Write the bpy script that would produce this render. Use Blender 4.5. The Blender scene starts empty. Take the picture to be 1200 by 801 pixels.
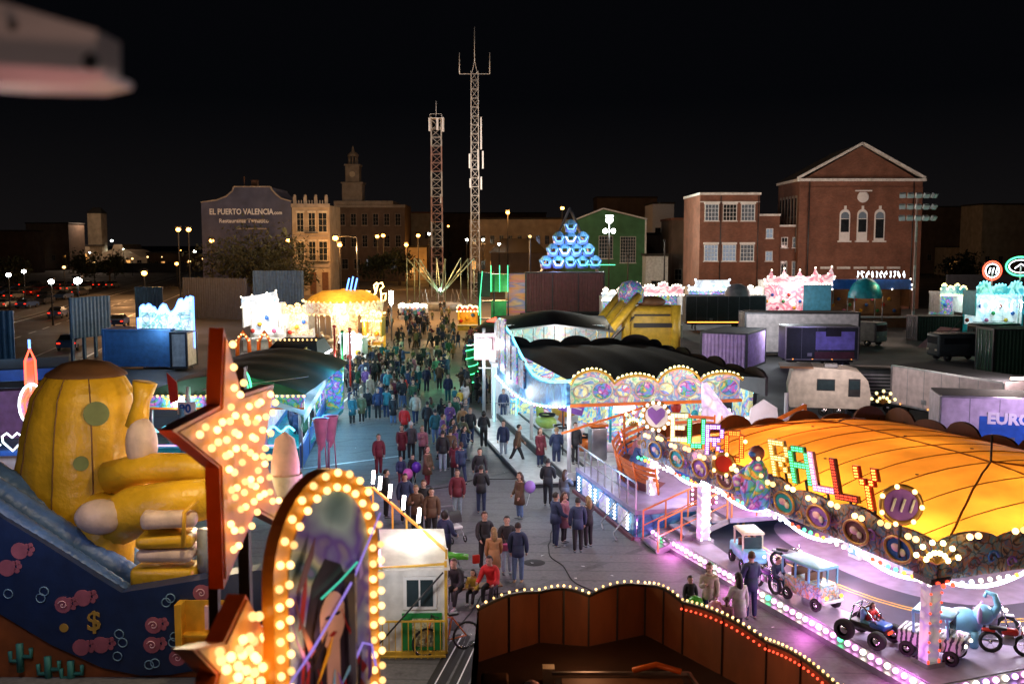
import bpy, math, random
from mathutils import Vector, Matrix
V = Vector; R = math.radians; PI = math.pi
rnd = random.Random(11)
SC = bpy.context.scene; COL = SC.collection
HC = 9.7; FX = 1167.0; PT = math.atan(114.5 / FX)
CP, SP = math.cos(PT), math.sin(PT)

# ---------- measuring: photo pixel -> place in the world (metres) ----------
def ray(px, py):
    u = (px - 600) / FX; v = (400.5 - py) / FX
    return V((u, CP + v * SP, -SP + v * CP))
def gp(px, py, z=0.0):
    r = ray(px, py); t = (z - HC) / r.z
    return V((r.x * t, r.y * t, z))
def yp(px, py, Y):
    r = ray(px, py); t = Y / r.y
    return V((r.x * t, Y, HC + r.z * t))

# ---------- materials ----------
def _nt(name):
    m = bpy.data.materials.new(name); m.use_nodes = True
    nt = m.node_tree; nt.nodes.clear()
    out = nt.nodes.new('ShaderNodeOutputMaterial')
    return m, nt, out
def _coords(nt, sc=(1, 1, 1)):
    tc = nt.nodes.new('ShaderNodeTexCoord'); mp = nt.nodes.new('ShaderNodeMapping')
    mp.inputs['Scale'].default_value = sc
    nt.links.new(tc.outputs['Object'], mp.inputs['Vector'])
    return mp.outputs['Vector']
def c4(c): return (c[0], c[1], c[2], 1)
def mat(name, col, rough=.55, metal=0., var=.18, scale=2.5, bump=0., objcol=False, transl=0., coat=0., dirt=0., sc=(1, 1, 1), alpha=1.):
    m, nt, out = _nt(name); N = nt.nodes; L = nt.links
    p = N.new('ShaderNodeBsdfPrincipled'); vec = _coords(nt, sc)
    nz = N.new('ShaderNodeTexNoise'); nz.inputs['Scale'].default_value = scale; nz.inputs['Detail'].default_value = 5
    L.new(vec, nz.inputs['Vector'])
    mr = N.new('ShaderNodeMapRange'); mr.inputs['From Min'].default_value = .3; mr.inputs['From Max'].default_value = .7
    mr.inputs['To Min'].default_value = 1 - var * 1.3; mr.inputs['To Max'].default_value = 1 + var
    L.new(nz.outputs['Fac'], mr.inputs['Value'])
    mx = N.new('ShaderNodeMix'); mx.data_type = 'RGBA'; mx.blend_type = 'MULTIPLY'; mx.inputs['Factor'].default_value = 1
    if objcol:
        oi = N.new('ShaderNodeObjectInfo'); L.new(oi.outputs['Color'], mx.inputs['A'])
    else: mx.inputs['A'].default_value = c4(col)
    L.new(mr.outputs['Result'], mx.inputs['B'])
    src = mx.outputs['Result']
    if dirt > 0:
        n2 = N.new('ShaderNodeTexNoise'); n2.inputs['Scale'].default_value = scale * .35; n2.inputs['Detail'].default_value = 8; n2.inputs['Roughness'].default_value = .7
        L.new(vec, n2.inputs['Vector'])
        rp = N.new('ShaderNodeMapRange'); rp.inputs['From Min'].default_value = .48; rp.inputs['From Max'].default_value = .68; rp.inputs['To Max'].default_value = dirt
        L.new(n2.outputs['Fac'], rp.inputs['Value'])
        m2 = N.new('ShaderNodeMix'); m2.data_type = 'RGBA'; m2.inputs['B'].default_value = (col[0] * .35 + .01, col[1] * .33 + .01, col[2] * .3 + .01, 1)
        L.new(rp.outputs['Result'], m2.inputs['Factor']); L.new(src, m2.inputs['A']); src = m2.outputs['Result']
    L.new(src, p.inputs['Base Color'])
    p.inputs['Roughness'].default_value = rough; p.inputs['Metallic'].default_value = metal
    p.inputs['Coat Weight'].default_value = coat
    if bump > 0:
        b = N.new('ShaderNodeBump'); b.inputs['Strength'].default_value = bump; b.inputs['Distance'].default_value = .03
        n3 = N.new('ShaderNodeTexNoise'); n3.inputs['Scale'].default_value = scale * 6; n3.inputs['Detail'].default_value = 6
        L.new(vec, n3.inputs['Vector']); L.new(n3.outputs['Fac'], b.inputs['Height']); L.new(b.outputs['Normal'], p.inputs['Normal'])
    if transl > 0:
        t = N.new('ShaderNodeBsdfTranslucent'); L.new(src, t.inputs['Color'])
        ms = N.new('ShaderNodeMixShader'); ms.inputs['Fac'].default_value = transl
        L.new(p.outputs[0], ms.inputs[1]); L.new(t.outputs[0], ms.inputs[2]); L.new(ms.outputs[0], out.inputs['Surface'])
    else: L.new(p.outputs[0], out.inputs['Surface'])
    return m
def em(name, col, s, mis=True):
    m, nt, out = _nt(name)
    e = nt.nodes.new('ShaderNodeEmission'); e.inputs['Color'].default_value = c4(col); e.inputs['Strength'].default_value = s
    nt.links.new(e.outputs[0], out.inputs['Surface'])
    if name.startswith('bulb'):      # no two lamps burn alike
        oi = nt.nodes.new('ShaderNodeObjectInfo'); mr = nt.nodes.new('ShaderNodeMapRange'); mr.inputs['To Min'].default_value = s * .45; mr.inputs['To Max'].default_value = s * 1.3
        nt.links.new(oi.outputs['Random'], mr.inputs['Value']); nt.links.new(mr.outputs['Result'], e.inputs['Strength'])
    m.cycles.emission_sampling = 'FRONT' if mis else 'NONE'
    return m
def art(name, cols, scale=1.2, glow=0., lines=.6, rough=.4, seed=0., dist=2.0, sc=(1, 1, 1)):
    """airbrushed showman's painting: flowing bands of colour, dark outlines; glow = emission: backlit panels, and brightness put into plain painted boards"""
    m, nt, out = _nt(name); N = nt.nodes; L = nt.links
    vec = _coords(nt, sc)
    nz = N.new('ShaderNodeTexNoise'); nz.noise_dimensions = '4D'; nz.inputs['W'].default_value = seed; nz.inputs['Scale'].default_value = scale
    nz.inputs['Detail'].default_value = 2.5; nz.inputs['Distortion'].default_value = dist
    L.new(vec, nz.inputs['Vector'])
    mr = N.new('ShaderNodeMapRange'); mr.inputs['From Min'].default_value = .25; mr.inputs['From Max'].default_value = .75
    L.new(nz.outputs['Fac'], mr.inputs['Value'])
    cr = N.new('ShaderNodeValToRGB'); cr.color_ramp.interpolation = 'LINEAR'
    e = cr.color_ramp.elements
    n = len(cols)
    for i, c in enumerate(cols):
        if i < 2: el = e[i]; el.position = i / n
        else: el = e.new(i / n)
        el.color = c4(c)
    L.new(mr.outputs['Result'], cr.inputs['Fac'])
    vo = N.new('ShaderNodeTexVoronoi'); vo.feature = 'DISTANCE_TO_EDGE'; vo.inputs['Scale'].default_value = scale * 1.7
    mv = N.new('ShaderNodeVectorMath'); mv.operation = 'ADD'; L.new(vec, mv.inputs[0])
    sv = N.new('ShaderNodeVectorMath'); sv.operation = 'SCALE'; sv.inputs['Scale'].default_value = .5 / scale
    L.new(nz.outputs['Color'], sv.inputs[0]); L.new(sv.outputs[0], mv.inputs[1]); L.new(mv.outputs[0], vo.inputs['Vector'])
    ml = N.new('ShaderNodeMapRange'); ml.inputs['From Max'].default_value = .09; ml.inputs['To Min'].default_value = 1 - lines; ml.inputs['To Max'].default_value = 1
    L.new(vo.outputs['Distance'], ml.inputs['Value'])
    mx = N.new('ShaderNodeMix'); mx.data_type = 'RGBA'; mx.blend_type = 'MULTIPLY'; mx.inputs['Factor'].default_value = 1
    L.new(cr.outputs['Color'], mx.inputs['A']); L.new(ml.outputs['Result'], mx.inputs['B'])
    p = N.new('ShaderNodeBsdfPrincipled'); p.inputs['Roughness'].default_value = rough
    L.new(mx.outputs['Result'], p.inputs['Base Color'])
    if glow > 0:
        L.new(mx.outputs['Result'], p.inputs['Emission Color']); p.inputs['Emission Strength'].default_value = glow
    L.new(p.outputs[0], out.inputs['Surface'])
    m.cycles.emission_sampling = 'NONE'
    return m
def brick(name, c1, c2, mortar, scale=1.0):
    m, nt, out = _nt(name); N = nt.nodes; L = nt.links
    tc = N.new('ShaderNodeTexCoord'); sp = N.new('ShaderNodeSeparateXYZ'); ad = N.new('ShaderNodeMath'); ad.operation = 'ADD'; cb = N.new('ShaderNodeCombineXYZ')
    L.new(tc.outputs['Object'], sp.inputs[0]); L.new(sp.outputs['X'], ad.inputs[0]); L.new(sp.outputs['Y'], ad.inputs[1])
    L.new(ad.outputs[0], cb.inputs['X']); L.new(sp.outputs['Z'], cb.inputs['Y'])
    b = N.new('ShaderNodeTexBrick'); b.inputs['Color1'].default_value = c4(c1); b.inputs['Color2'].default_value = c4(c2); b.inputs['Mortar'].default_value = c4(mortar)
    b.inputs['Scale'].default_value = scale; b.inputs['Mortar Size'].default_value = .012; b.inputs['Row Height'].default_value = .12; b.inputs['Brick Width'].default_value = .34
    L.new(cb.outputs[0], b.inputs['Vector'])
    nz = N.new('ShaderNodeTexNoise'); nz.inputs['Scale'].default_value = .35; nz.inputs['Detail'].default_value = 8; nz.inputs['Roughness'].default_value = .65
    L.new(tc.outputs['Object'], nz.inputs['Vector'])
    mr = N.new('ShaderNodeMapRange'); mr.inputs['From Min'].default_value = .3; mr.inputs['From Max'].default_value = .7; mr.inputs['To Min'].default_value = .6; mr.inputs['To Max'].default_value = 1.25
    L.new(nz.outputs['Fac'], mr.inputs['Value'])
    mx = N.new('ShaderNodeMix'); mx.data_type = 'RGBA'; mx.blend_type = 'MULTIPLY'; mx.inputs['Factor'].default_value = 1
    L.new(b.outputs['Color'], mx.inputs['A']); L.new(mr.outputs['Result'], mx.inputs['B'])
    p = N.new('ShaderNodeBsdfPrincipled'); p.inputs['Roughness'].default_value = .85; L.new(mx.outputs['Result'], p.inputs['Base Color'])
    L.new(p.outputs[0], out.inputs['Surface'])
    return m

M = {}
def MM(k, *a, **kw): M[k] = mat(k, *a, **kw); return M[k]
def ME(k, *a, **kw): M[k] = em(k, *a, **kw); return M[k]

MM('white paint', (.78, .78, .76), .4, dirt=.25); MM('white', (.8, .8, .8), .5, var=.06)
MM('cream', (.68, .6, .45), .6, dirt=.3); MM('grey paint', (.32, .33, .36), .5, dirt=.4)
MM('dark metal', (.05, .05, .055), .45, .6); MM('steel', (.42, .42, .44), .35, .9); MM('black', (.015, .015, .017), .5); MM('rubber', (.02, .02, .02), .85)
MM('dark tarp', (.016, .019, .024), .8, bump=.3, dirt=.4); MM('blue tarp', (.03, .12, .42), .45, bump=.3, dirt=.3); MM('green tarp', (.008, .055, .03), .7, bump=.2, dirt=.2)
MM('red', (.5, .025, .012), .4); MM('orange paint', (.75, .17, .02), .35); MM('yellow', (.8, .42, .03), .4); MM('yellow paint', (.75, .45, .05), .4, dirt=.2)
MM('green', (.02, .25, .06), .4); MM('green wall', (.07, .22, .10), .75, dirt=.25, scale=.6); MM('blue', (.03, .13, .5), .35); MM('light blue', (.2, .5, .7), .4); MM('teal', (.02, .35, .42), .4)
MM('pink', (.8, .16, .35), .45); MM('pale pink', (.8, .5, .55), .5); MM('purple', (.25, .1, .5), .4); MM('lilac', (.55, .38, .75), .5, dirt=.2)
MM('brown', (.16, .07, .03), .6, dirt=.3); MM('wood', (.28, .15, .07), .6, sc=(1, 6, 6), scale=2); MM('maroon', (.16, .045, .055), .5, dirt=.4)
MM('container blue', (.035, .12, .3), .5, dirt=.45, bump=.1); MM('container grey', (.20, .22, .24), .5, dirt=.35); MM('container dark', (.035, .045, .05), .5, dirt=.4)
MM('hoarding blue', (.08, .16, .25), .45, dirt=.5); MM('hoarding dark', (.06, .065, .08), .6, dirt=.5)
MM('plaster grey', (.085, .095, .16), .9, dirt=.3, scale=.5); MM('plaster beige', (.45, .36, .25), .9, dirt=.35, scale=.6); MM('plaster brown', (.16, .11, .08), .9, dirt=.4, scale=.5)
MM('stone', (.35, .3, .25), .9, dirt=.3, scale=.8); MM('roof dark', (.04, .035, .03), .9); MM('tile roof', (.2, .08, .05), .85)
MM('glass', (.02, .025, .03), .08, var=.3); MM('tinted glass', (.03, .05, .06), .12); MM('chrome', (.7, .7, .72), .15, 1)
MM('leaf', (.09, .09, .045), .8, var=.5, scale=1.5, transl=.25); MM('leaf dark', (.04, .055, .03), .8, var=.5, transl=.2); MM('bark', (.09, .065, .045), .9, bump=.5)
MM('mural cloth', (.5, .45, .4), .6)
for k, c, s in [('bulb warm', (1, .58, .2), 4.5), ('bulb gold', (1, .55, .16), 14), ('bulb white', (1, .86, .66), 6), ('bulb cool', (.75, .88, 1), 9), ('bulb pink', (1, .35, .8), 6), ('bulb violet', (.7, .35, 1), 5), ('bulb green', (.1, 1, .35), 4.5),
                ('bulb red', (1, .07, .03), 4), ('bulb orange', (1, .3, .04), 6), ('bulb yellow', (1, .85, .35), 5), ('bulb lilac', (.75, .45, 1), 4), ('sodium', (1, .38, .06), 22), ('lamp white', (.95, 1, .92), 40), ('neon blue', (.12, .3, 1), 5), ('neon cyan', (.2, .85, 1), 3.5), ('neon pink', (1, .2, .5), 4),
                ('neon red', (1, .08, .04), 5), ('neon green', (.1, 1, .4), 3), ('neon white', (.85, .95, 1), 5), ('torch', (1, .9, .85), 16), ('strip white', (.86, .9, 1), 5), ('strip pink', (1, .4, .85), 3.2)]:
    ME(k, c, s, mis=False)
ME('window lit', (1, .45, .12), 1.1, False); ME('window pale', (.75, .85, 1), .30, False); ME('window pale dim', (.6, .6, .62), .14, False); ME('arcade lit', (1, .42, .06), .55, False)

# ---------- mesh builder ----------
class MB:
    def __init__(s, m='white'):
        s.v = []; s.f = []; s.fm = []; s.fs = []; s.mats = []; s.T = None; s.sm = False; s.use(m)
    def use(s, m):
        m = M[m] if isinstance(m, str) else m
        if m not in s.mats: s.mats.append(m)
        s.c = s.mats.index(m); return s
    def at(s, loc=(0, 0, 0), rz=0, rx=0, ry=0):
        s.T = Matrix.Translation(V(loc)) @ Matrix.Rotation(rz, 4, 'Z') @ Matrix.Rotation(ry, 4, 'Y') @ Matrix.Rotation(rx, 4, 'X'); return s
    def off(s): s.T = None; return s
    def add(s, vs, fs, smooth=False):
        b = len(s.v)
        for p in vs:
            p = V(p); s.v.append(s.T @ p if s.T else p)
        for f in fs:
            s.f.append([b + i for i in f]); s.fm.append(s.c); s.fs.append(smooth)
        return s
    def box(s, c, d, rz=0, rx=0, ry=0, taper=1.):
        x, y, z = d[0] / 2, d[1] / 2, d[2] / 2
        m = Matrix.Translation(V(c)) @ Matrix.Rotation(rz, 4, 'Z') @ Matrix.Rotation(ry, 4, 'Y') @ Matrix.Rotation(rx, 4, 'X')
        P = [m @ V((a * x * (taper if cc > 0 else 1), b * y * (taper if cc > 0 else 1), cc * z)) for cc in (-1, 1) for b in (-1, 1) for a in (-1, 1)]
        return s.add(P, [(0, 2, 3, 1), (4, 5, 7, 6), (0, 1, 5, 4), (2, 6, 7, 3), (0, 4, 6, 2), (1, 3, 7, 5)])
    def b2(s, lo, hi):
        lo, hi = V(lo), V(hi); return s.box((lo + hi) / 2, hi - lo)
    def rbox(s, c, d, r=.05, rz=0, n=3):
        """box with rounded vertical profile edges (all 12 edges), by a superellipsoid-like grid"""
        x, y, z = d[0] / 2 - r, d[1] / 2 - r, d[2] / 2 - r
        vs = []; seg = 4 * n; rows = []
        lat = [(-PI / 2 + PI / 2 * i / n, -z) for i in range(n + 1)] + [(PI / 2 * i / n, z) for i in range(n + 1)]
        cr, sr = math.cos(rz), math.sin(rz)
        for la, zz in lat:
            row = []
            for q, (sx, sy) in enumerate(((1, 1), (-1, 1), (-1, -1), (1, -1))):
                for i in range(n + 1):
                    a = PI / 2 * q + PI / 2 * i / n
                    px = sx * x + r * math.cos(la) * math.cos(a); py = sy * y + r * math.cos(la) * math.sin(a); pz = zz + r * math.sin(la)
                    vs.append((c[0] + px * cr - py * sr, c[1] + px * sr + py * cr, c[2] + pz)); row.append(len(vs) - 1)
            rows.append(row)
        fs = []; k = len(rows[0])
        for i in range(len(rows) - 1):
            for j in range(k): fs.append((rows[i][j], rows[i][(j + 1) % k], rows[i + 1][(j + 1) % k], rows[i + 1][j]))
        fs.append(tuple(reversed(rows[0]))); fs.append(tuple(rows[-1]))
        return s.add(vs, fs, True)
    def bar(s, p, q, w, h=None):
        p, q = V(p), V(q); h = h or w; d = q - p; L = d.length
        if L < 1e-6: return s
        d.normalize(); up = V((0, 0, 1)) if abs(d.z) < .95 else V((0, 1, 0))
        a = d.cross(up).normalized() * w / 2; b = a.cross(d).normalized() * h / 2
        P = [p - a - b, p + a - b, p + a + b, p - a + b, q - a - b, q + a - b, q + a + b, q - a + b]
        return s.add(P, [(0, 1, 2, 3), (7, 6, 5, 4), (0, 4, 5, 1), (1, 5, 6, 2), (2, 6, 7, 3), (3, 7, 4, 0)])
    def tube(s, pts, r, n=8, caps=True, closed=False):
        pts = [V(p) for p in pts]; m = len(pts); rs = r if isinstance(r, (list, tuple)) else [r] * m
        vs = []; prev = None
        for i, p in enumerate(pts):
            if closed: d = (pts[(i + 1) % m] - pts[i - 1])
            else: d = (pts[min(i + 1, m - 1)] - pts[max(i - 1, 0)])
            d.normalize()
            if prev is None:
                a = d.cross(V((0, 0, 1)) if abs(d.z) < .9 else V((1, 0, 0))).normalized()
            else: a = (prev - d * prev.dot(d)).normalized()
            prev = a; b = d.cross(a)
            for k in range(n):
                t = 2 * PI * k / n; vs.append(p + (a * math.cos(t) + b * math.sin(t)) * rs[i])
        fs = []
        for i in range(m if closed else m - 1):
            j = (i + 1) % m
            for k in range(n): fs.append((i * n + k, i * n + (k + 1) % n, j * n + (k + 1) % n, j * n + k))
        if caps and not closed: fs += [tuple(reversed(range(n))), tuple(range((m - 1) * n, m * n))]
        return s.add(vs, fs, n > 4)
    def sph(s, c, r, n=12, k=8, sc=(1, 1, 1), M4=None):
        c = V(c); vs = []
        for i in range(k + 1):
            la = -PI / 2 + PI * i / k
            for j in range(n):
                a = 2 * PI * j / n
                p = V((r * sc[0] * math.cos(la) * math.cos(a), r * sc[1] * math.cos(la) * math.sin(a), r * sc[2] * math.sin(la)))
                if M4: p = M4 @ p
                vs.append(c + p)
        fs = [(i * n + j, i * n + (j + 1) % n, (i + 1) * n + (j + 1) % n, (i + 1) * n + j) for i in range(k) for j in range(n)]
        return s.add(vs, fs, True)
    def lathe(s, prof, c=(0, 0, 0), n=24, a0=0, a1=2 * PI, smooth=True):
        c = V(c); full = abs(a1 - a0 - 2 * PI) < 1e-4; m = n if full else n + 1
        vs = [c + V((r * math.cos(a0 + (a1 - a0) * j / n), r * math.sin(a0 + (a1 - a0) * j / n), z)) for r, z in prof for j in range(m)]
        fs = []
        for i in range(len(prof) - 1):
            for j in range(n):
                k = (j + 1) % m if full else j + 1
                fs.append((i * m + j, i * m + k, (i + 1) * m + k, (i + 1) * m + j))
        return s.add(vs, fs, smooth)
    def prism(s, pts, o, u, v, th, front=0.0, smooth=False):
        """flat outline pts (2D) in the frame o + x*u + y*v, thickness th along the normal u x v (from `front`)"""
        o, u, v = V(o), V(u).normalized(), V(v).normalized(); w = u.cross(v)
        n = len(pts); P = [o + u * a + v * b + w * front for a, b in pts] + [o + u * a + v * b + w * (front - th) for a, b in pts]
        fs = [tuple(range(n)), tuple(reversed(range(n, 2 * n)))] + [(i, n + i, n + (i + 1) % n, (i + 1) % n) for i in range(n)]
        return s.add(P, fs, smooth)
    def grid(s, fn, nu, nv, smooth=True, closeu=False):
        vs = [fn(i / nu, j / nv) for i in range(nu + 1) for j in range(nv + 1)]; w = nv + 1
        return s.add(vs, [(i * w + j, (i + 1) * w + j, (i + 1) * w + j + 1, i * w + j + 1) for i in range(nu) for j in range(nv)], smooth)
    def corr(s, p, q, z0, z1, pitch=.28, dep=.05):
        """corrugated sheet wall between two ground points"""
        p, q = V(p), V(q); d = q - p; L = d.length; d.normalize(); w = V((d.y, -d.x, 0)); n = max(2, int(L / pitch)); vs = []
        for i in range(n * 4 + 1):
            t = L * i / (n * 4); o = dep if (i % 4) in (1, 2) else 0
            b = p + d * t + w * o; vs += [V((b.x, b.y, z0)), V((b.x, b.y, z1))]
        return s.add(vs, [(2 * i, 2 * i + 2, 2 * i + 3, 2 * i + 1) for i in range(n * 4)])
    def text(s, txt, size, o, u, v, depth=.02, align='LEFT', bold=0., sx=1.):
        cu = bpy.data.curves.new('t', 'FONT'); cu.body = txt; cu.size = size; cu.extrude = depth; cu.offset = bold; cu.align_x = align; cu.resolution_u = 2
        ob = bpy.data.objects.new('t', cu); COL.objects.link(ob); dg = bpy.context.evaluated_depsgraph_get(); me = bpy.data.meshes.new_from_object(ob.evaluated_get(dg))
        o, u, v = V(o), V(u).normalized(), V(v).normalized(); w = u.cross(v)
        s.add([o + u * p.co.x * sx + v * p.co.y + w * p.co.z for p in me.vertices], [tuple(f.vertices) for f in me.polygons])
        bpy.data.objects.remove(ob); bpy.data.curves.remove(cu); bpy.data.meshes.remove(me); return s
    def mesh(s, name, inv=None):
        me = bpy.data.meshes.new(name)
        me.from_pydata([tuple(inv @ p) if inv else tuple(p) for p in s.v], [], s.f)
        for m in s.mats: me.materials.append(m)
        me.polygons.foreach_set('material_index', s.fm); me.polygons.foreach_set('use_smooth', s.fs); me.update()
        return me
    def build(s, name, parent=None, label=None, cat=None, group=None, kind=None, world=False, loc=None):
        """one mesh object. parent: local coordinates unless world=True. top-level: loc is its base point"""
        inv = None
        if parent is not None and world: inv = wm(parent).inverted()
        if parent is None and loc is not None: inv = Matrix.Translation(-V(loc))
        ob = bpy.data.objects.new(name, s.mesh(name, inv)); COL.objects.link(ob)
        if parent is not None: ob.parent = parent
        elif loc is not None: ob.location = loc
        props(ob, label, cat, group, kind); return ob

def wm(o):
    m = Matrix.Translation(o.location) @ o.rotation_euler.to_matrix().to_4x4()
    return wm(o.parent) @ m if o.parent else m
def props(o, label=None, cat=None, group=None, kind=None):
    if label: o['label'] = label
    if cat: o['category'] = cat
    if group: o['group'] = group
    if kind: o['kind'] = kind
    return o
def T(name, label, cat, loc=(0, 0, 0), rz=0, group=None):
    o = bpy.data.objects.new(name, None); COL.objects.link(o); o.location = loc; o.rotation_euler = (0, 0, rz); o.empty_display_size = .2
    return props(o, label, cat, group)
def kids(o): return [c for c in bpy.data.objects if c.parent == o]
def inst(me, name, parent, loc, rot=(0, 0, 0), sc=(1, 1, 1), color=None):
    o = bpy.data.objects.new(name, me); COL.objects.link(o); o.location = loc; o.rotation_euler = rot; o.scale = sc
    if parent is not None: o.parent = parent
    if color: o.color = c4(color)
    return o
def dup(src, loc, rz=0, label=None, group=None, ch=None):
    ch = ch if ch is not None else kids(src)
    r = src.copy(); COL.objects.link(r); r.location = loc; r.rotation_euler = (0, 0, rz)
    if label: r['label'] = label
    if group: r['group'] = group
    for c in ch:
        d = c.copy(); COL.objects.link(d); d.parent = r
        for g in kids(c):
            e = g.copy(); COL.objects.link(e); e.parent = d
    return r
_bm = {}
def bulbmesh(m, r):
    if (m, r) not in _bm:
        b = MB(m); b.sph((0, 0, 0), r, 8, 6); _bm[(m, r)] = b.mesh('bulb')
    return _bm[(m, r)]
def bulbs(parent, pts, m='bulb warm', r=.04, name='bulb', world=True, maxn=100):
    """light bulbs of one thing: up to 100 as parts, any beyond as one part"""
    inv = wm(parent).inverted() if world else Matrix.Identity(4)
    ms = m if isinstance(m, list) else [m]
    pts = [inv @ V(p) for p in pts]
    pc = sum(1 for c in parent.get('_b', [0])) if False else bc.get(parent.name, 0)
    room = max(0, maxn - pc)
    for i, p in enumerate(pts[:room]): inst(bulbmesh(ms[i % len(ms)], r), name, parent, p)
    bc[parent.name] = pc + len(pts[:room])
    if len(pts) > room:
        b = MB(ms[0])
        for i, p in enumerate(pts[room:]): b.use(ms[i % len(ms)]); b.sph(p, r, 6, 4)
        b.build('bulb_chain', parent, kind='stuff')
bc = {}
def along(a, b, step):
    a, b = V(a), V(b); n = max(1, int(round((b - a).length / step)))
    return [a.lerp(b, i / n) for i in range(n + 1)]
def lamp(loc, col, w, r=.25, kind='POINT', size=None, aim=None, spot=100, blend=.4, parent=None):  # bare light: carries the light of bulbs, also fills places without a fixture
    l = bpy.data.lights.new('lamp_or_fill_light', kind); l.energy = w; l.color = col
    if kind == 'AREA':
        l.shape = 'RECTANGLE'; l.size = size[0]; l.size_y = size[1]
    else: l.shadow_soft_size = r
    if kind == 'SPOT': l.spot_size = R(spot); l.spot_blend = blend
    o = bpy.data.objects.new('light', l); COL.objects.link(o); o.location = loc
    if aim is not None: o.rotation_euler = (V(aim) - V(loc)).to_track_quat('-Z', 'Y').to_euler()
    elif kind in ('AREA', 'SPOT'): o.rotation_euler = (0, 0, 0)
    return o

# ---------- camera, night sky ----------
cam = bpy.data.cameras.new('camera'); co = bpy.data.objects.new('camera', cam); COL.objects.link(co)
co.location = (0, 0, HC); co.rotation_euler = (PI / 2 - PT, 0, 0); cam.sensor_width = 36; cam.lens = 36 * FX / 1200; cam.clip_end = 6000; cam.clip_start = .1
cam.dof.use_dof = True; cam.dof.focus_distance = 42; cam.dof.aperture_fstop = 1.6
SC.camera = co
w = bpy.data.worlds.new('World'); SC.world = w; w.use_nodes = True; nt = w.node_tree
bg = nt.nodes['Background']; tc = nt.nodes.new('ShaderNodeTexCoord'); sx = nt.nodes.new('ShaderNodeSeparateXYZ'); cr = nt.nodes.new('ShaderNodeValToRGB')
nt.links.new(tc.outputs['Generated'], sx.inputs[0]); nt.links.new(sx.outputs['Z'], cr.inputs['Fac']); nt.links.new(cr.outputs['Color'], bg.inputs['Color'])
cr.color_ramp.elements[0].color = (.0062, .0054, .0056, 1); cr.color_ramp.elements[0].position = 0
cr.color_ramp.elements[1].color = (.0014, .0016, .0023, 1); cr.color_ramp.elements[1].position = .14
bg.inputs['Strength'].default_value = 1.0
SC.view_settings.view_transform = 'Standard'; SC.view_settings.look = 'None'; SC.view_settings.exposure = 0; SC.view_settings.gamma = 1
cy = SC.cycles; cy.use_denoising = True; cy.denoiser = 'OPENIMAGEDENOISE'; cy.use_adaptive_sampling = True; cy.adaptive_threshold = .02
cy.max_bounces = 5; cy.diffuse_bounces = 3; cy.glossy_bounces = 2; cy.transmission_bounces = 3; cy.sample_clamp_indirect = 4; cy.sample_clamp_direct = 0; cy.use_light_tree = True
cy.caustics_reflective = False; cy.caustics_refractive = False; SC.render.film_transparent = False
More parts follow.
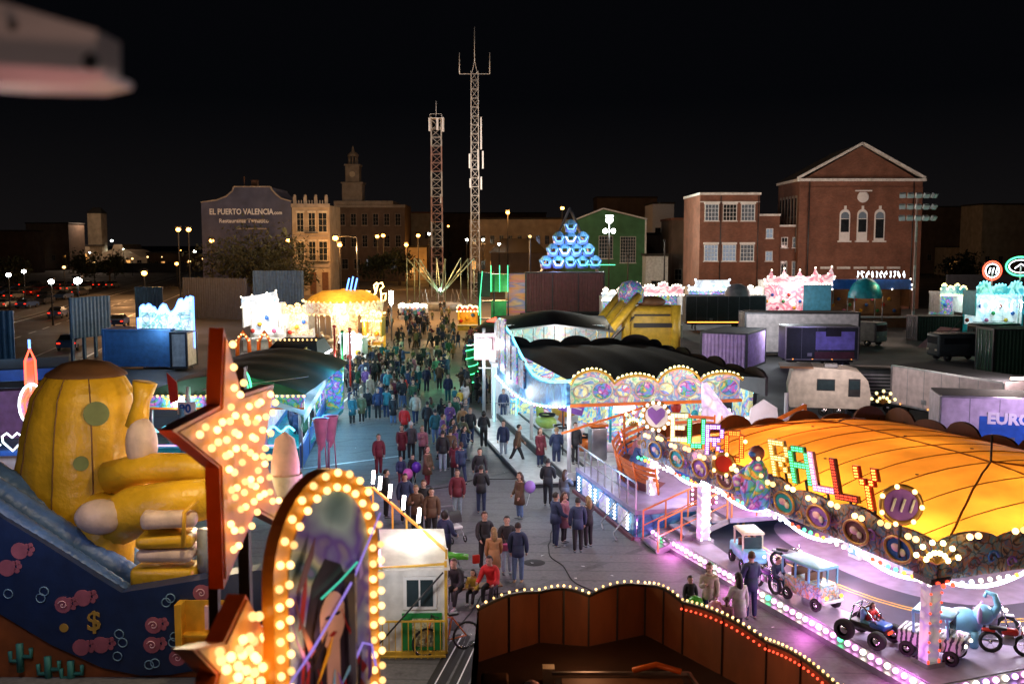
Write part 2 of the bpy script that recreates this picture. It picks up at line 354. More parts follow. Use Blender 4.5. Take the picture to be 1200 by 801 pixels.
# ================= THE SETTING =================
def asphalt(name, base, tint, rough=.75, cracks=True):
    m, nt, out = _nt(name); N = nt.nodes; L = nt.links
    tc = N.new('ShaderNodeTexCoord'); vec = tc.outputs['Object']
    p = N.new('ShaderNodeBsdfPrincipled')
    big = N.new('ShaderNodeTexNoise'); big.inputs['Scale'].default_value = .12; big.inputs['Detail'].default_value = 7; big.inputs['Roughness'].default_value = .6; L.new(vec, big.inputs['Vector'])
    fine = N.new('ShaderNodeTexNoise'); fine.inputs['Scale'].default_value = 9; fine.inputs['Detail'].default_value = 6; L.new(vec, fine.inputs['Vector'])
    cr = N.new('ShaderNodeValToRGB'); e = cr.color_ramp.elements
    e[0].position = .3; e[0].color = c4([base * t * .72 for t in tint]); e[1].position = .72; e[1].color = c4([base * t * 1.35 for t in tint])
    L.new(big.outputs['Fac'], cr.inputs['Fac'])
    mf = N.new('ShaderNodeMapRange'); mf.inputs['From Min'].default_value = .3; mf.inputs['From Max'].default_value = .7; mf.inputs['To Min'].default_value = .8; mf.inputs['To Max'].default_value = 1.2
    L.new(fine.outputs['Fac'], mf.inputs['Value'])
    m1 = N.new('ShaderNodeMix'); m1.data_type = 'RGBA'; m1.blend_type = 'MULTIPLY'; m1.inputs['Factor'].default_value = 1
    L.new(cr.outputs['Color'], m1.inputs['A']); L.new(mf.outputs['Result'], m1.inputs['B']); src = m1.outputs['Result']
    if cracks:
        # repaired strips and stains
        mp = N.new('ShaderNodeMapping'); mp.inputs['Rotation'].default_value = (0, 0, .22); mp.inputs['Scale'].default_value = (.07, .30, 1); L.new(vec, mp.inputs['Vector'])
        br = N.new('ShaderNodeTexBrick'); br.inputs['Scale'].default_value = 1; br.inputs['Mortar Size'].default_value = .012; br.inputs['Mortar'].default_value = (.5, .5, .5, 1)
        br.inputs['Color1'].default_value = (.86, .87, .9, 1); br.inputs['Color2'].default_value = (1.08, 1.06, 1.02, 1); L.new(mp.outputs[0], br.inputs['Vector'])
        m2 = N.new('ShaderNodeMix'); m2.data_type = 'RGBA'; m2.blend_type = 'MULTIPLY'; m2.inputs['Factor'].default_value = .7
        L.new(src, m2.inputs['A']); L.new(br.outputs['Color'], m2.inputs['B']); src = m2.outputs['Result']
        st = N.new('ShaderNodeTexNoise'); st.inputs['Scale'].default_value = .9; st.inputs['Detail'].default_value = 9; st.inputs['Roughness'].default_value = .72; L.new(vec, st.inputs['Vector'])
        ms = N.new('ShaderNodeMapRange'); ms.inputs['From Min'].default_value = .56; ms.inputs['From Max'].default_value = .68; ms.inputs['To Min'].default_value = 1; ms.inputs['To Max'].default_value = .5; L.new(st.outputs['Fac'], ms.inputs['Value'])
        m3 = N.new('ShaderNodeMix'); m3.data_type = 'RGBA'; m3.blend_type = 'MULTIPLY'; m3.inputs['Factor'].default_value = 1
        L.new(src, m3.inputs['A']); L.new(ms.outputs['Result'], m3.inputs['B']); src = m3.outputs['Result']
    L.new(src, p.inputs['Base Color'])
    rr = N.new('ShaderNodeMapRange'); rr.inputs['From Min'].default_value = .35; rr.inputs['From Max'].default_value = .65; rr.inputs['To Min'].default_value = rough - .28; rr.inputs['To Max'].default_value = rough + .1
    L.new(big.outputs['Fac'], rr.inputs['Value']); L.new(rr.outputs['Result'], p.inputs['Roughness'])
    b = N.new('ShaderNodeBump'); b.inputs['Strength'].default_value = .35; b.inputs['Distance'].default_value = .02; L.new(fine.outputs['Fac'], b.inputs['Height']); L.new(b.outputs['Normal'], p.inputs['Normal'])
    L.new(p.outputs[0], out.inputs['Surface']); M[name] = m; return m
asphalt('asphalt dark', .035, (1, .98, .96), .85, False); asphalt('asphalt plaza', .13, (1, .98, 1.0), .78); asphalt('dirt', .17, (1.15, .85, .55), .95, False); asphalt('road asphalt', .06, (1, .95, .9), .7, False)
asphalt('paving', .10, (1, 1, 1), .8, False)

b = MB('asphalt dark'); b.add([(-2500, -60, 0), (2500, -60, 0), (2500, 5000, 0), (-2500, 5000, 0)], [(0, 1, 2, 3)]); b.build('ground', kind='structure')
b = MB('asphalt plaza'); P = [(-16, 8), (14, 8), (13, 30), (11.5, 100), (2, 104), (-24, 100), (-24, 40)]
b.add([(x, y, .004) for x, y in P], [tuple(range(len(P)))]); b.build('plaza_pavement', kind='structure')
b = MB('dirt'); P = [(-26, 100.2), (8, 104.2), (14, 150), (6, 215), (-44, 215), (-34, 140)]
b.add([(x, y, .006) for x, y in P], [tuple(range(len(P)))]); b.build('dirt_lot', kind='structure')
cY = lambda y: -51 - .215 * (y - 112)
def strip(x0, x1, ya, yb, z): return [(cY(ya) + x0, ya, z), (cY(ya) + x1, ya, z), (cY(yb) + x1, yb, z), (cY(yb) + x0, yb, z)]
b = MB('road asphalt'); b.add(strip(-9.5, 9.5, 20, 620, .004), [(0, 1, 2, 3)]); b.build('road', kind='structure')
b = MB('white paint')
for x in (-8.6, 8.4, 3.9): b.add(strip(x, x + .22, 20, 400, .009), [(0, 1, 2, 3)])
for k in range(60): b.add(strip(-2.6, -2.4, 24 + 6 * k, 27 + 6 * k, .009), [(0, 1, 2, 3)])
b.build('road_markings', kind='structure')
b = MB('paving'); xs = strip(9.6, 12, 20, 400, .13); xb = [(x, y, 0) for x, y, z in xs]; b.add(xs + xb, [(0, 1, 2, 3), (0, 4, 5, 1), (2, 6, 7, 3), (3, 7, 4, 0), (1, 5, 6, 2)])
xs = strip(-13, -9.6, 20, 400, .13); xb = [(x, y, 0) for x, y, z in xs]; b.add(xs + xb, [(0, 1, 2, 3), (0, 4, 5, 1), (2, 6, 7, 3), (3, 7, 4, 0), (1, 5, 6, 2)])
b.build('pavement', kind='structure')
b = MB('white paint')   # painted bay lines on the plaza
for p, q in (((383, 488), (437, 440)), ((330, 552), (470, 534)), ((640, 520), (600, 470))):
    a, c = gp(*p), gp(*q); d = (c - a).normalized(); n_ = V((-d.y, d.x, 0)) * .06
    b.add([V((t.x, t.y, .008)) for t in (a - n_, a + n_, c + n_, c - n_)], [(0, 1, 2, 3)])
b.build('bay_lines', kind='structure')

# windows on a facade lying in the local plane y=y0 (faces -y)
def window(parent, x, z, w_, h_, y0=0., fr='white', pane='glass', nx=2, nz=2, d=.10, sill=True, head=False, t=.09):
    b = MB(fr)
    for xx in (x, x + w_): b.box((xx, y0 - d / 2, z + h_ / 2), (t, d, h_ + t))
    b.box((x + w_ / 2, y0 - d / 2, z + h_), (w_ - t, d - .004, t)); b.box((x + w_ / 2, y0 - d / 2, z), (w_ - t, d - .004, t))
    for i in range(1, nx): b.box((x + w_ * i / nx, y0 - .035, z + h_ / 2), (t * .6, .05, h_ - t))
    for i in range(1, nz): b.box((x + w_ / 2, y0 - .03, z + h_ * i / nz), (w_ - t, .04, t * .6))
    if sill: b.box((x + w_ / 2, y0 - .14, z - .1), (w_ + .35, .28, .10))
    if head: b.box((x + w_ / 2, y0 - .1, z + h_ + .22), (w_ + .3, .2, .3))
    f = b.build('window', parent)
    b = MB(pane); b.box((x + w_ / 2, y0 - .008, z + h_ / 2), (w_ - t, .012, h_ - t)); b.build('pane', f)
    return f

# ---- grey gabled house with the painted advertisement ----
o = T('gabled_house', 'grey blank gable wall with large white painted advertising words, behind the leafy tree', 'building', (-58.8, 190, 0))
b = MB('plaster grey'); pr = [(0, 0), (17, 0), (17, 17.7), (15.2, 18.2), (14.2, 19), (13.4, 19.9), (13.2, 20.4), (6.3, 20.4), (6, 19.6), (4.8, 18.6), (3, 17.9), (0, 17.5)]
b.prism(pr, (0, 0, 0), (1, 0, 0), (0, 0, 1), 14); b.build('wall', o)
b = MB('stone')
for (a, c) in zip(pr[2:], pr[3:] + pr[:0]):
    b.bar((a[0], .1, a[1] + .08), (c[0], .1, c[1] + .08), .7, .22)
b.build('coping', o)
b = MB('stone'); b.box((9.5, -.5, 12.6), (5.5, 1.0, .25)); b.box((9.5, -.35, 14.3), (5.0, .7, .18)); b.build('ledge', o)
b = MB('white'); b.text('EL PUERTO VALENCIA', 1.52, (1.5, -.03, 15.3), (1, 0, 0), (0, 0, 1), .02, bold=.035, sx=.80); b.text('.com', 1.0, (13.6, -.03, 15.3), (1, 0, 0), (0, 0, 1), .02, bold=.02, sx=.85); b.build('painted_name', o); b = MB('white')
b.text('Restaurante Tematico', 1.05, (8.0, -.03, 13.75), (1, 0, 0), (0, 0, 1), .02, 'CENTER', bold=.02, sx=1.0); b.build('painted_advertisement', o)
b = MB('brown'); b.box((9, 5, 21.2), (1.2, 1.2, 1.6)); b.box((7.5, 3, 21), (.15, .15, 3.2)); b.build('chimney', o)

# ---- beige facade house ----
o = T('balcony_house', 'narrow beige house with tall shuttered windows and balconies joined to the grey gable', 'building', (-41.7, 190.2, 0))
b = MB('plaster beige'); b.b2((0, 0, 0), (7.1, 12, 17.0)); b.build('wall', o)
b = MB('stone'); b.b2((-.1, -.35, 16.6), (7.2, -.01, 17.3)); b.b2((0, -.25, 11.1), (7.1, -.01, 11.35)); b.b2((0, -.3, 5.3), (7.1, -.01, 5.9)); b.build('cornice', o)
b = MB('stone')
for i in range(4): b.box((.5 + i * 2.0, .3, 17.9), (.55, .5, 1.4)); b.sph((.5 + i * 2.0, .3, 18.8), .3)
for i in range(12): b.box((.8 + i * .5, .2, 17.6), (.18, .2, .7))
b.build('parapet', o)
for z in (6.6, 12.0):
    for x in (.9, 3.1, 5.0): window(o, x, z, 1.3 if x < 5 else 1.6, 3.6, 0, 'cream', 'glass', 2, 3, head=True)
for z, x in ((6.4, 2.6), (11.8, 2.6), (6.4, 4.7)):
    b = MB('dark metal'); b.box((x + 1.1, -.5, z), (2.4, 1.0, .12))
    for i in range(11): b.box((x + i * .22, -.95, z + .5), (.03, .03, 1.0))
    b.box((x + 1.1, -.95, z + 1.0), (2.4, .05, .05)); b.build('balcony', o)
b = MB('brown')
for x in (.8, 3.2, 5.5): b.b2((x, -.06, .2), (x + 1.2, -.02, 4.4))
b.build('door', o)

# ---- clock tower building ----
o = T('clock_tower_building', 'dark brown three storey public building topped by a stepped clock tower', 'building', (-46, 262, 0))
b = MB('plaster brown'); b.b2((0, 0, 0), (18, 16, 20.0)); b.build('wall', o)
b = MB('stone'); b.b2((-.4, -.5, 19.2), (18.2, -.02, 19.9)); b.b2((-.4, -.5, 20.0), (15, 15, 20.9)); b.build('cornice', o)
for z in (9.0, 14.6):
    for i in range(6): window(o, 1.0 + i * 2.9, z, 1.4, 3.0, 0, 'stone', 'glass', 2, 3)
for i in range(5): window(o, 1.4 + i * 3.2, 3.2, 1.6, 2.6, 0, 'stone', 'window pale dim' if i in (2, 4) else 'glass', 2, 2)
b = MB('stone'); b.b2((1.4, 2, 20.9), (6.6, 7.2, 25.5)); b.b2((1.1, 1.7, 25.5), (6.9, 7.5, 25.9)); b.b2((2.2, 2.8, 25.9), (5.8, 6.4, 30.2)); b.b2((1.9, 2.5, 30.2), (6.1, 6.7, 30.6))
for i in range(8):
    a = PI / 4 * i; b.tube([(4 + 1.2 * math.cos(a), 4.6 + 1.2 * math.sin(a), 30.6), (4 + 1.2 * math.cos(a), 4.6 + 1.2 * math.sin(a), 32.8)], .16, 6)
b.lathe([(1.5, 32.8), (1.5, 33.1), (1.1, 33.6), (.5, 34.0), (.2, 35.2), (0, 35.6)], (4, 4.6, 0), 12)
b.build('tower', o)
b = MB('cream'); b.prism([(.75 * math.cos(a * PI / 8), .75 * math.sin(a * PI / 8)) for a in range(16)], (4, 2.78, 28), (1, 0, 0), (0, 0, 1), .06); b.build('clock_face', o)

# ---- far ranges of houses ----
def block(name, label, px0, px1, ytop, Y, m, depth=14, rows=2, cols=5, lit=(), roof=None, base=0, pane='glass', fr='stone', cat='building', hip=0, ww=1.3, hh=2.0):
    a = yp(px0, ytop, Y); c = yp(px1, ytop, Y); W = c.x - a.x; h = a.z
    o = T(name, label, cat, (a.x, Y, 0))
    MB(m).b2((0, 0, base), (W, depth, h)).build('wall', o)
    b = MB(roof or 'roof dark')
    if hip:
        b.add([(-.4, -.4, h), (W + .4, -.4, h), (W + .4, depth + .4, h), (-.4, depth + .4, h), (W * .2, depth / 2, h + hip), (W * .8, depth / 2, h + hip)], [(0, 1, 5, 4), (1, 2, 5), (2, 3, 4, 5), (3, 0, 4), (3, 2, 1, 0)])
    else:
        b.b2((-.25, -.3, h), (W + .25, depth, h + .45))
    b.build('roof', o)
    for r in range(rows):
        for k in range(cols):
            x = W * (k + .5) / cols - ww / 2; z = h * (.18 + .8 * r / max(rows, 1)) + .4
            window(o, x, z, ww, hh, 0, fr, 'window lit' if (r, k) in lit else pane, 2, 2, sill=False)
    return o
block('apartment_house', 'long low beige house behind the left lattice mast', 461, 506, 250, 300, 'plaster beige', rows=2, cols=4, roof='tile roof')
block('apartment_house', 'flat ochre house lit orange along its ground floor, far end of the fair', 440, 500, 290, 270, 'plaster beige', rows=1, cols=5, lit=[(0, i) for i in range(5)], hh=1.6)
wh = block('warehouse', 'long ochre warehouse range behind the tall antenna mast and blue gondolas', 550, 668, 257, 255, 'plaster beige', rows=2, cols=11, lit=((0, 0), (0, 2), (0, 3)), ww=1.1, hh=2.2)
block('factory_shed', 'dark pitched warehouse roof in front of the ochre range', 575, 640, 296, 225, 'plaster brown', rows=0, hip=3.2)
block('apartment_house', 'far terrace of dim houses above the ochre warehouse roof', 520, 640, 250, 420, 'plaster brown', rows=1, cols=8, lit=((0, 3),))
block('apartment_house', 'dark tall block with lit roof terrace right of the green hall', 700, 770, 232, 300, 'plaster brown', rows=1, cols=4)
block('white_house', 'small white tower house with dark windows beyond the green hall', 765, 790, 239, 240, 'white', rows=2, cols=2, fr='dark metal', ww=1.2)
block('apartment_house', 'low dark brick shed between the white tower house and brick factory', 758, 820, 275, 215, 'plaster brown', rows=0)
block('apartment_house', 'low tan house just left of the three storey brick factory', 788, 819, 258, 190, 'plaster brown', rows=1, cols=2, roof='tile roof')
block('garage', 'small white lean-to beside the green hall', 757, 783, 300, 182, 'white paint', depth=5, rows=1, cols=1, ww=2, hh=1.3)
block('apartment_house', 'far right dark range with one orange lit roof storey', 1085, 1160, 243, 330, 'plaster brown', rows=1, cols=6)
block('apartment_house', 'stone block at the right edge with orange washed upper wall', 1152, 1215, 240, 290, 'plaster beige', rows=1, cols=4)
block('colonnade', 'low building with glowing orange arcade beyond the right wall', 1112, 1146, 290, 310, 'plaster beige', depth=10, rows=1, cols=6, lit=[(0, i) for i in range(6)], ww=1.1, hh=3)
# left skyline
block('apartment_house', 'dark flat block with red brown top storey at far left edge', -20, 27, 271, 330, 'plaster brown', rows=1, cols=4)
block('apartment_house', 'wide dark block left of the pale tower', 30, 80, 262, 380, 'plaster brown', rows=1, cols=4)
o = block('church_tower', 'pale square tower standing above orange lit houses on the left skyline', 102, 118, 250, 420, 'plaster beige', depth=6, rows=1, cols=1, hip=2.5, ww=1.6, hh=4, cat='tower')
block('arcade_house', 'house with three bright orange lit arches under the pale tower', 80, 105, 288, 400, 'plaster beige', rows=1, cols=3, lit=[(0, i) for i in range(3)], ww=2.0, hh=4)
o = T('station_hall', 'low ochre hall with a curved baroque gable on the left skyline', 'building', (yp(103, 300, 400).x, 400, 0))
b = MB('plaster beige'); b.prism([(0, 0), (24, 0), (24, 4.0), (21, 4.5), (17, 7.0), (14.5, 7.8), (13.8, 9.6), (10.6, 9.6), (9.8, 7.8), (7, 6.6), (3, 4.5), (0, 4.0)], (0, 0, 0), (1, 0, 0), (0, 0, 1), 20); b.build('wall', o)
for i in range(5): window(o, 2 + i * 4.4, 1.0, 1.8, 2.4, 0, 'stone', 'window lit' if i == 3 else 'glass', 2, 2)
block('terrace', 'row of dim low houses between station hall and grey gable', 172, 240, 297, 360, 'plaster brown', rows=1, cols=9, lit=((0, 2), (0, 6)))
block('terrace', 'long unlit range on the far side of the car park', -20, 104, 297, 430, 'plaster brown', rows=1, cols=10, lit=((0, 7), (0, 4)))
MB('hoarding dark').b2((-120, 0, 0), (52, .4, 3.2)).build('boundary_wall', loc=(0, 0, 0), label='low dark wall along the far side of the car park', cat='wall').location = (-30, 345, 0)

# ---- green hall ----
a = yp(664, 262, 190); W = yp(757, 262, 190).x - a.x
o = T('green_hall', 'bright green gabled sheet metal hall with white edge trim and tall gridded windows', 'building', (a.x, 190, 0))
b = MB('green wall'); pr = [(0, 0), (W, 0), (W, 14.2), (W * .46, 16.2), (0, 13.4)]; b.prism(pr, (0, 0, 0), (1, 0, 0), (0, 0, 1), 22); b.build('wall', o)
b = MB('white paint'); b.bar((-.2, -.1, 13.6), (W * .46, -.1, 16.4), .5, .25); b.bar((W * .46, -.1, 16.4), (W + .2, -.1, 14.4), .5, .25); b.b2((W - .2, -.2, 0), (W + .1, -.02, 14.2)); b.build('roof_trim', o)
window(o, W * .68, 6.2, 2.9, 4.9, 0, 'white', 'tinted glass', 6, 8, t=.07); window(o, W * .41, 7.0, 2.6, 4.2, 0, 'white', 'tinted glass', 5, 6, t=.07)

# ---- brick factory ----
BR = brick('brick red', (.27, .10, .06), (.19, .07, .042), (.18, .13, .10)); M['brick red'] = BR
o = T('brick_factory', 'three storey red brick factory with six large white gridded windows', 'building', (28.1, 150, 0))
b = MB('brick red'); b.b2((0, 0, 0), (8.9, 14, 17.0)); b.b2((8.9, .6, 0), (12.1, 14, 13.9)); b.build('wall', o)
b = MB('white paint'); b.b2((-.15, -.25, 17.0), (9.05, 14, 17.35)); b.b2((8.95, .35, 13.9), (12.2, 14, 14.2)); b.b2((0, -.08, 15.9), (8.9, -.01, 16.05)); b.build('cornice', o)
for z, pn in ((13.2, ('window pale dim', 'glass', 'window pale dim')), (7.2, ('window pale', 'window pale', 'window pale dim'))):
    for x, pp_ in zip((.75, 3.45, 6.15), pn): window(o, x, z, 2.0, 2.4, 0, 'white', pp_, 4, 4, d=.12, head=True)
for x in (3.1, 8.7): MB('dark metal').tube([(x, -.12, 0), (x, -.12, 16.9)], .06, 6).build('drainpipe', o)
for z in (10.6, 7.2): window(o, 10.1, z, 1.0, 1.4, .6, 'white', 'window pale', 2, 2)
o = T('brick_annex', 'low brick link with four small windows between the factory and gabled hall', 'building', (40.3, 151.2, 0))
b = MB('brick red'); b.b2((0, 0, 0), (3.6, 9, 12.3)); b.build('wall', o); MB('white paint').b2((-.1, -.2, 12.3), (3.7, 9, 12.6)).build('cornice', o)
for z in (9.2, 4.9):
    for x in (.4, 2.1): window(o, x, z, .9, 1.5 if z > 6 else 2.2, 0, 'white', 'window pale dim' if x > 1 else 'glass', 2, 2)

# ---- gabled brick hall ----
o = T('brick_hall', 'tall red brick hall with white edged pediment and three arched windows', 'building', (42.9, 150, 0))
Wd = 18.3; b = MB('brick red'); b.b2((0, 0, 0), (Wd, 12, 19.0)); b.prism([(0, 19.0), (Wd, 19.0), (Wd / 2, 24.2)], (0, .35, 0), (1, 0, 0), (0, 0, 1), 11.6)
for x in (0, Wd - 1.1): b.b2((x, -.18, 0), (x + 1.1, -.003, 18.2))
b.b2((0, -.22, 17.4), (Wd, -.19, 18.2)); b.build('wall', o)
b = MB('white paint'); b.b2((-.35, -.55, 19.0), (Wd + .35, .34, 19.4)); b.bar((-.3, .05, 19.5), (Wd / 2, .05, 24.6), .8, .35); b.bar((Wd / 2, .05, 24.6), (Wd + .3, .05, 19.5), .8, .35); b.b2((-.35, .4, 19.0), (-.003, 12, 19.4)); b.build('cornice', o)
b = MB('roof dark'); b.add([(-.4, .5, 19.45), (Wd / 2, .5, 24.5), (Wd / 2, 12.3, 24.5), (-.4, 12.3, 19.45), (Wd + .4, .5, 19.45), (Wd + .4, 12.3, 19.45)], [(0, 1, 2, 3), (1, 4, 5, 2)]); b.build('roof', o)
def archpts(w_, h_, n=10): return [(-w_ / 2, 0), (w_ / 2, 0)] + [(w_ / 2 * math.cos(PI * i / n), h_ - w_ / 2 + w_ / 2 * math.sin(PI * i / n)) for i in range(n + 1)]
for i, x in enumerate((6.85, 9.45, 12.05)):
    b = MB('white'); 
    b.prism(archpts(1.55, 4.8), (x, -.02, 10.1), (1, 0, 0), (0, 0, 1), .16, .14); b.box((x, -.15, 15.15), (.35, .2, .5)); b.box((x, -.22, 10.1), (2.0, .35, .22)); f = b.build('window', o)
    b = MB('glass'); b.b2((x - .6, -.19, 11.5 if i < 2 else 10.6), (x + .6, -.165, 13.4)); 
    b.build('pane', f)
    b = MB('window pale dim'); b.prism(archpts(1.2, 1.0), (x, -.17, 13.5), (1, 0, 0), (0, 0, 1), .02, .0); b.build('fanlight', f)
b = MB('white'); b.lathe([(0, 0), (.85, 0), (.85, .12), (.7, .16), (0, .16)], (0, 0, 0), 24); 
for i in range(len(b.v)): q = b.v[i]; b.v[i] = V((9.45 + q.x, -.05 - q.z, 16.7 + q.y))
b.b2((8.2, -.35, 17.5), (10.7, -.02, 17.7)); b.build('round_window', o)
for x in (1.4, 16.9): MB('dark metal').tube([(x, -.3, 0), (x, -.3, 19)], .08, 6).build('drainpipe', o)
for i in range(5): MB('white paint').b2((3.4 + i * 2.5, -.12, 6.0), (5.4 + i * 2.5, -.02, 6.35)).build('lintel', o)
for i in range(6):
    f = MB('stone').b2((-.12, 1.0 + i * 1.7, 8.5), (-.004, 1.9 + i * 1.7, 17.0)).build('window', o); MB('glass').b2((-.14, 1.12 + i * 1.7, 8.8), (-.123, 1.78 + i * 1.7, 16.6)).build('pane', f)
MB('hoarding dark').b2((0, 0, 0), (70, .4, 5.4)).build('screen_wall', label='tall dark green screening wall behind the right hand stalls', cat='wall', loc=(0, 0, 0)).location = (62, 142, 0)
MB('hoarding dark').b2((0, 0, 0), (26, .3, 3.4)).build('screen_wall', label='low dark wall below the green hall and small lean-to', cat='wall', loc=(0, 0, 0)).location = (18, 150, 0)

# ---- masts ----
def lattice(name, label, px_b, py_top, Y, w0, w1, bands, extras, lean=0):
    base = gp(px_b, 286 + 11320 / Y * .997); base = V((yp(px_b, 320, Y).x, Y, 0)); top = yp(px_b, py_top, Y).z
    o = T(name, label, 'mast', base); n = int(top / 1.5)
    colr = bands
    leg = [MB(c) for c in bands]
    for i in range(n):
        z0, z1 = top * i / n, top * (i + 1) / n; a = (w0 + (w1 - w0) * i / n) / 2; c = (w0 + (w1 - w0) * (i + 1) / n) / 2
        B_ = leg[int(i * len(bands) / n)]
        cs0 = [(-a, -a), (a, -a), (a, a), (-a, a)]; cs1 = [(-c, -c), (c, -c), (c, c), (-c, c)]
        for k in range(4):
            B_.bar((*cs0[k], z0), (*cs1[k], z1), .10); B_.bar((*cs0[k], z0), (*cs0[(k + 1) % 4], z0), .06)
            if (i + k) % 2: B_.bar((*cs0[k], z0), (*cs1[(k + 1) % 4], z1), .06)
            else: B_.bar((*cs0[(k + 1) % 4], z0), (*cs1[k], z1), .06)
    for c in leg: c.build('lattice', o)
    b = MB('dark metal'); b.bar((.12, 0, 0), (.12, 0, top), .03); b.bar((-.2, 0, 0), (-.2, 0, top), .03)
    for i in range(int(top / .4)): b.bar((-.2, 0, i * .4), (.12, 0, i * .4), .02)
    b.build('ladder', o)
    extras(o, top); return o
def ex1(o, t):
    for x, y, h in ((-1.2, -.4, 2.4), (1.2, -.3, 2.6), (-1.25, .4, 2.0), (1.25, .5, 2.4), (.3, -1.2, 2.2)):
        b = MB('white'); b.box((x, y, t - .8), (.35, .25, h)); b.build('antenna_panel', o)
    b = MB('white'); b.box((0, 0, t + .3), (2.2, 2.2, .08))
    for sx_, sy_ in ((-1, -1), (1, -1), (1, 1), (-1, 1)): b.bar((sx_ * 1.05, sy_ * 1.05, t + .3), (sx_ * 1.05, sy_ * 1.05, t + 1.0), .05); b.bar((sx_ * 1.05, -1.05, t + 1.0), (sx_ * 1.05, 1.05, t + 1.0), .05)
    b.bar((-1.05, -1.05, t + 1), (1.05, -1.05, t + 1), .05); b.build('platform', o); b = MB('white'); b.tube([(0, 0, t), (0, 0, t + 3.4)], .06, 6); b.build('whip_antenna', o)
    b = MB('white'); b.box((.8, -.4, t * .56), (.3, .2, 1.6)); b.build('antenna_panel', o)
MM('mast white', (.55, .52, .48), .5); MM('mast red', (.42, .24, .2), .5)
lattice('antenna_mast', 'shorter lattice mast with white antenna panels round its square head', 512.5, 141, 185, 2.1, 1.8, ['mast white', 'mast red', 'mast white', 'mast red', 'mast white', 'mast red', 'mast white'], ex1)
def ex2(o, t):
    b = MB('mast white')
    b.bar((-2.6, 0, t - .4), (2.6, 0, t - .4), .10)
    for s_ in (-1, 1): b.tube([(s_ * 2.6, 0, t - .4), (s_ * 2.6, 0, t + 3.2)], .09, 6)
    b.build('cross_arm', o)
    b = MB('mast white'); b.bar((-.5, 0, t - .4), (0, 0, t + 1.8), .1); b.bar((.5, 0, t - .4), (0, 0, t + 1.8), .1); b.tube([(0, 0, t + 1.5), (0, 0, t + 7.5)], [.08, .05], 6); b.build('whip_antenna', o)
    for x, z, h in ((1.1, t - 10.5, 5.5), (.6, t - 15, 3.5), (1.4, t - 15, 3), (-.9, t - 15.2, 2.5), (-.8, t - 19, 1.6), (1.1, t - 19, 2.2)):
        b = MB('white'); b.box((x, -.5, z), (.26, .26, h)); b.build('antenna_panel', o)
lattice('antenna_mast', 'tallest lattice mast with a U shaped cross arm and long whip aerial', 557, 84, 175, 1.5, 1.2, ['mast white', 'mast white'], ex2)
# floodlight mast
p = gp(1069, 391); o = T('floodlight_mast', 'red and white banded pole carrying three rows of floodlights', 'mast', p)
top = yp(1069, 229, p.y).z
for i in range(6):
        b = MB(('mast white', 'mast red')[i % 2]); b.tube([(0, 0, top * i / 6), (0, 0, top * (i + 1) / 6)], [.17 - .01 * i, .17 - .01 * (i + 1)], 10, caps=False)
        b.build('pole', o)
for r in range(3):
    b = MB('steel'); b.bar((-1.8, 0, top - .2 - r * 1.2), (1.8, 0, top - .2 - r * 1.2), .1); b.build('cross_arm', o)
    for k in range(5):
        b = MB('white'); x = -1.7 + .85 * k; b.box((x, -.25, top - .0 - r * 1.2), (.6, .35, .5), rx=.6, rz=.25 * (k - 2)); b.build('floodlight', o)

# ---- street lamps ----
MM('lamp post', (.05, .05, .055), .6, .3)
def street_lamp(px, py, Z, kind, label, group, Y=None, r=.3, arm=0):
    if Y is None: Y = max(90, min(520, abs((Z - HC) * FX / (286.0001 - py))))
    p = yp(px, py, Y); z = p.z
    o = T('street_lamp', label, 'street lamp', (p.x + arm, Y, 0), group=group)
    b = MB('lamp post'); pts = [(0, 0, 0), (0, 0, z - .6)] + ([(0, 0, z + .1), (-arm * .5, 0, z + .3), (-arm, 0, z + .15)] if arm else [(0, 0, z)])
    b.tube(pts, [.12, .09] + [.05] * (len(pts) - 2), 8); b.build('post', o)
    b = MB('lamp post'); b.box((-arm, 0, z + r * 1.1), (r * 2.2, r * 1.6, r * .5)); h = b.build('lamp_head', o)
    b = MB(kind); b.sph((-arm, 0, z), r, 10, 6, (1, 1, .8)); b.build('bulb', h)
    return o, V((p.x, Y, z))
gl = 'sodium and white lamps along the far streets'
for px, py in ((75, 313), (110, 308), (134, 305), (155, 303), (173, 301), (187, 299.5), (202, 298), (222, 306), (238, 303), (28, 318), (10, 322), (60, 330)):
    street_lamp(px, py, 5.2, 'bulb warm' if px > 60 else 'lamp white', 'small pale globe lamp in the row across the left car park', gl, r=.34)
street_lamp(91, 329, 6, 'lamp white', 'white lamp among the parked cars at the left', gl, r=.4)
street_lamp(131, 282, 12, 'lamp white', 'single faint lamp above the curved gable roofline', gl, Y=330, r=.35)
street_lamp(207, 309, 5.2, 'sodium', 'amber lamp low beside the road left of the grey gable', gl, r=.4)
street_lamp(228, 294.5, 12, 'lamp white', 'white lamp standing just left of the grey gable wall', gl, Y=300, r=.4)
street_lamp(169, 320, 5.2, 'sodium', 'brightest amber lamp beside the road above the fair hoarding', gl, Y=150, r=.42)
for i, px in enumerate((209, 221)): street_lamp(px, 269, 12, 'sodium', ('left' if i == 0 else 'right') + ' of the two high amber lamps between road and grey gable', gl, Y=165, r=.4)
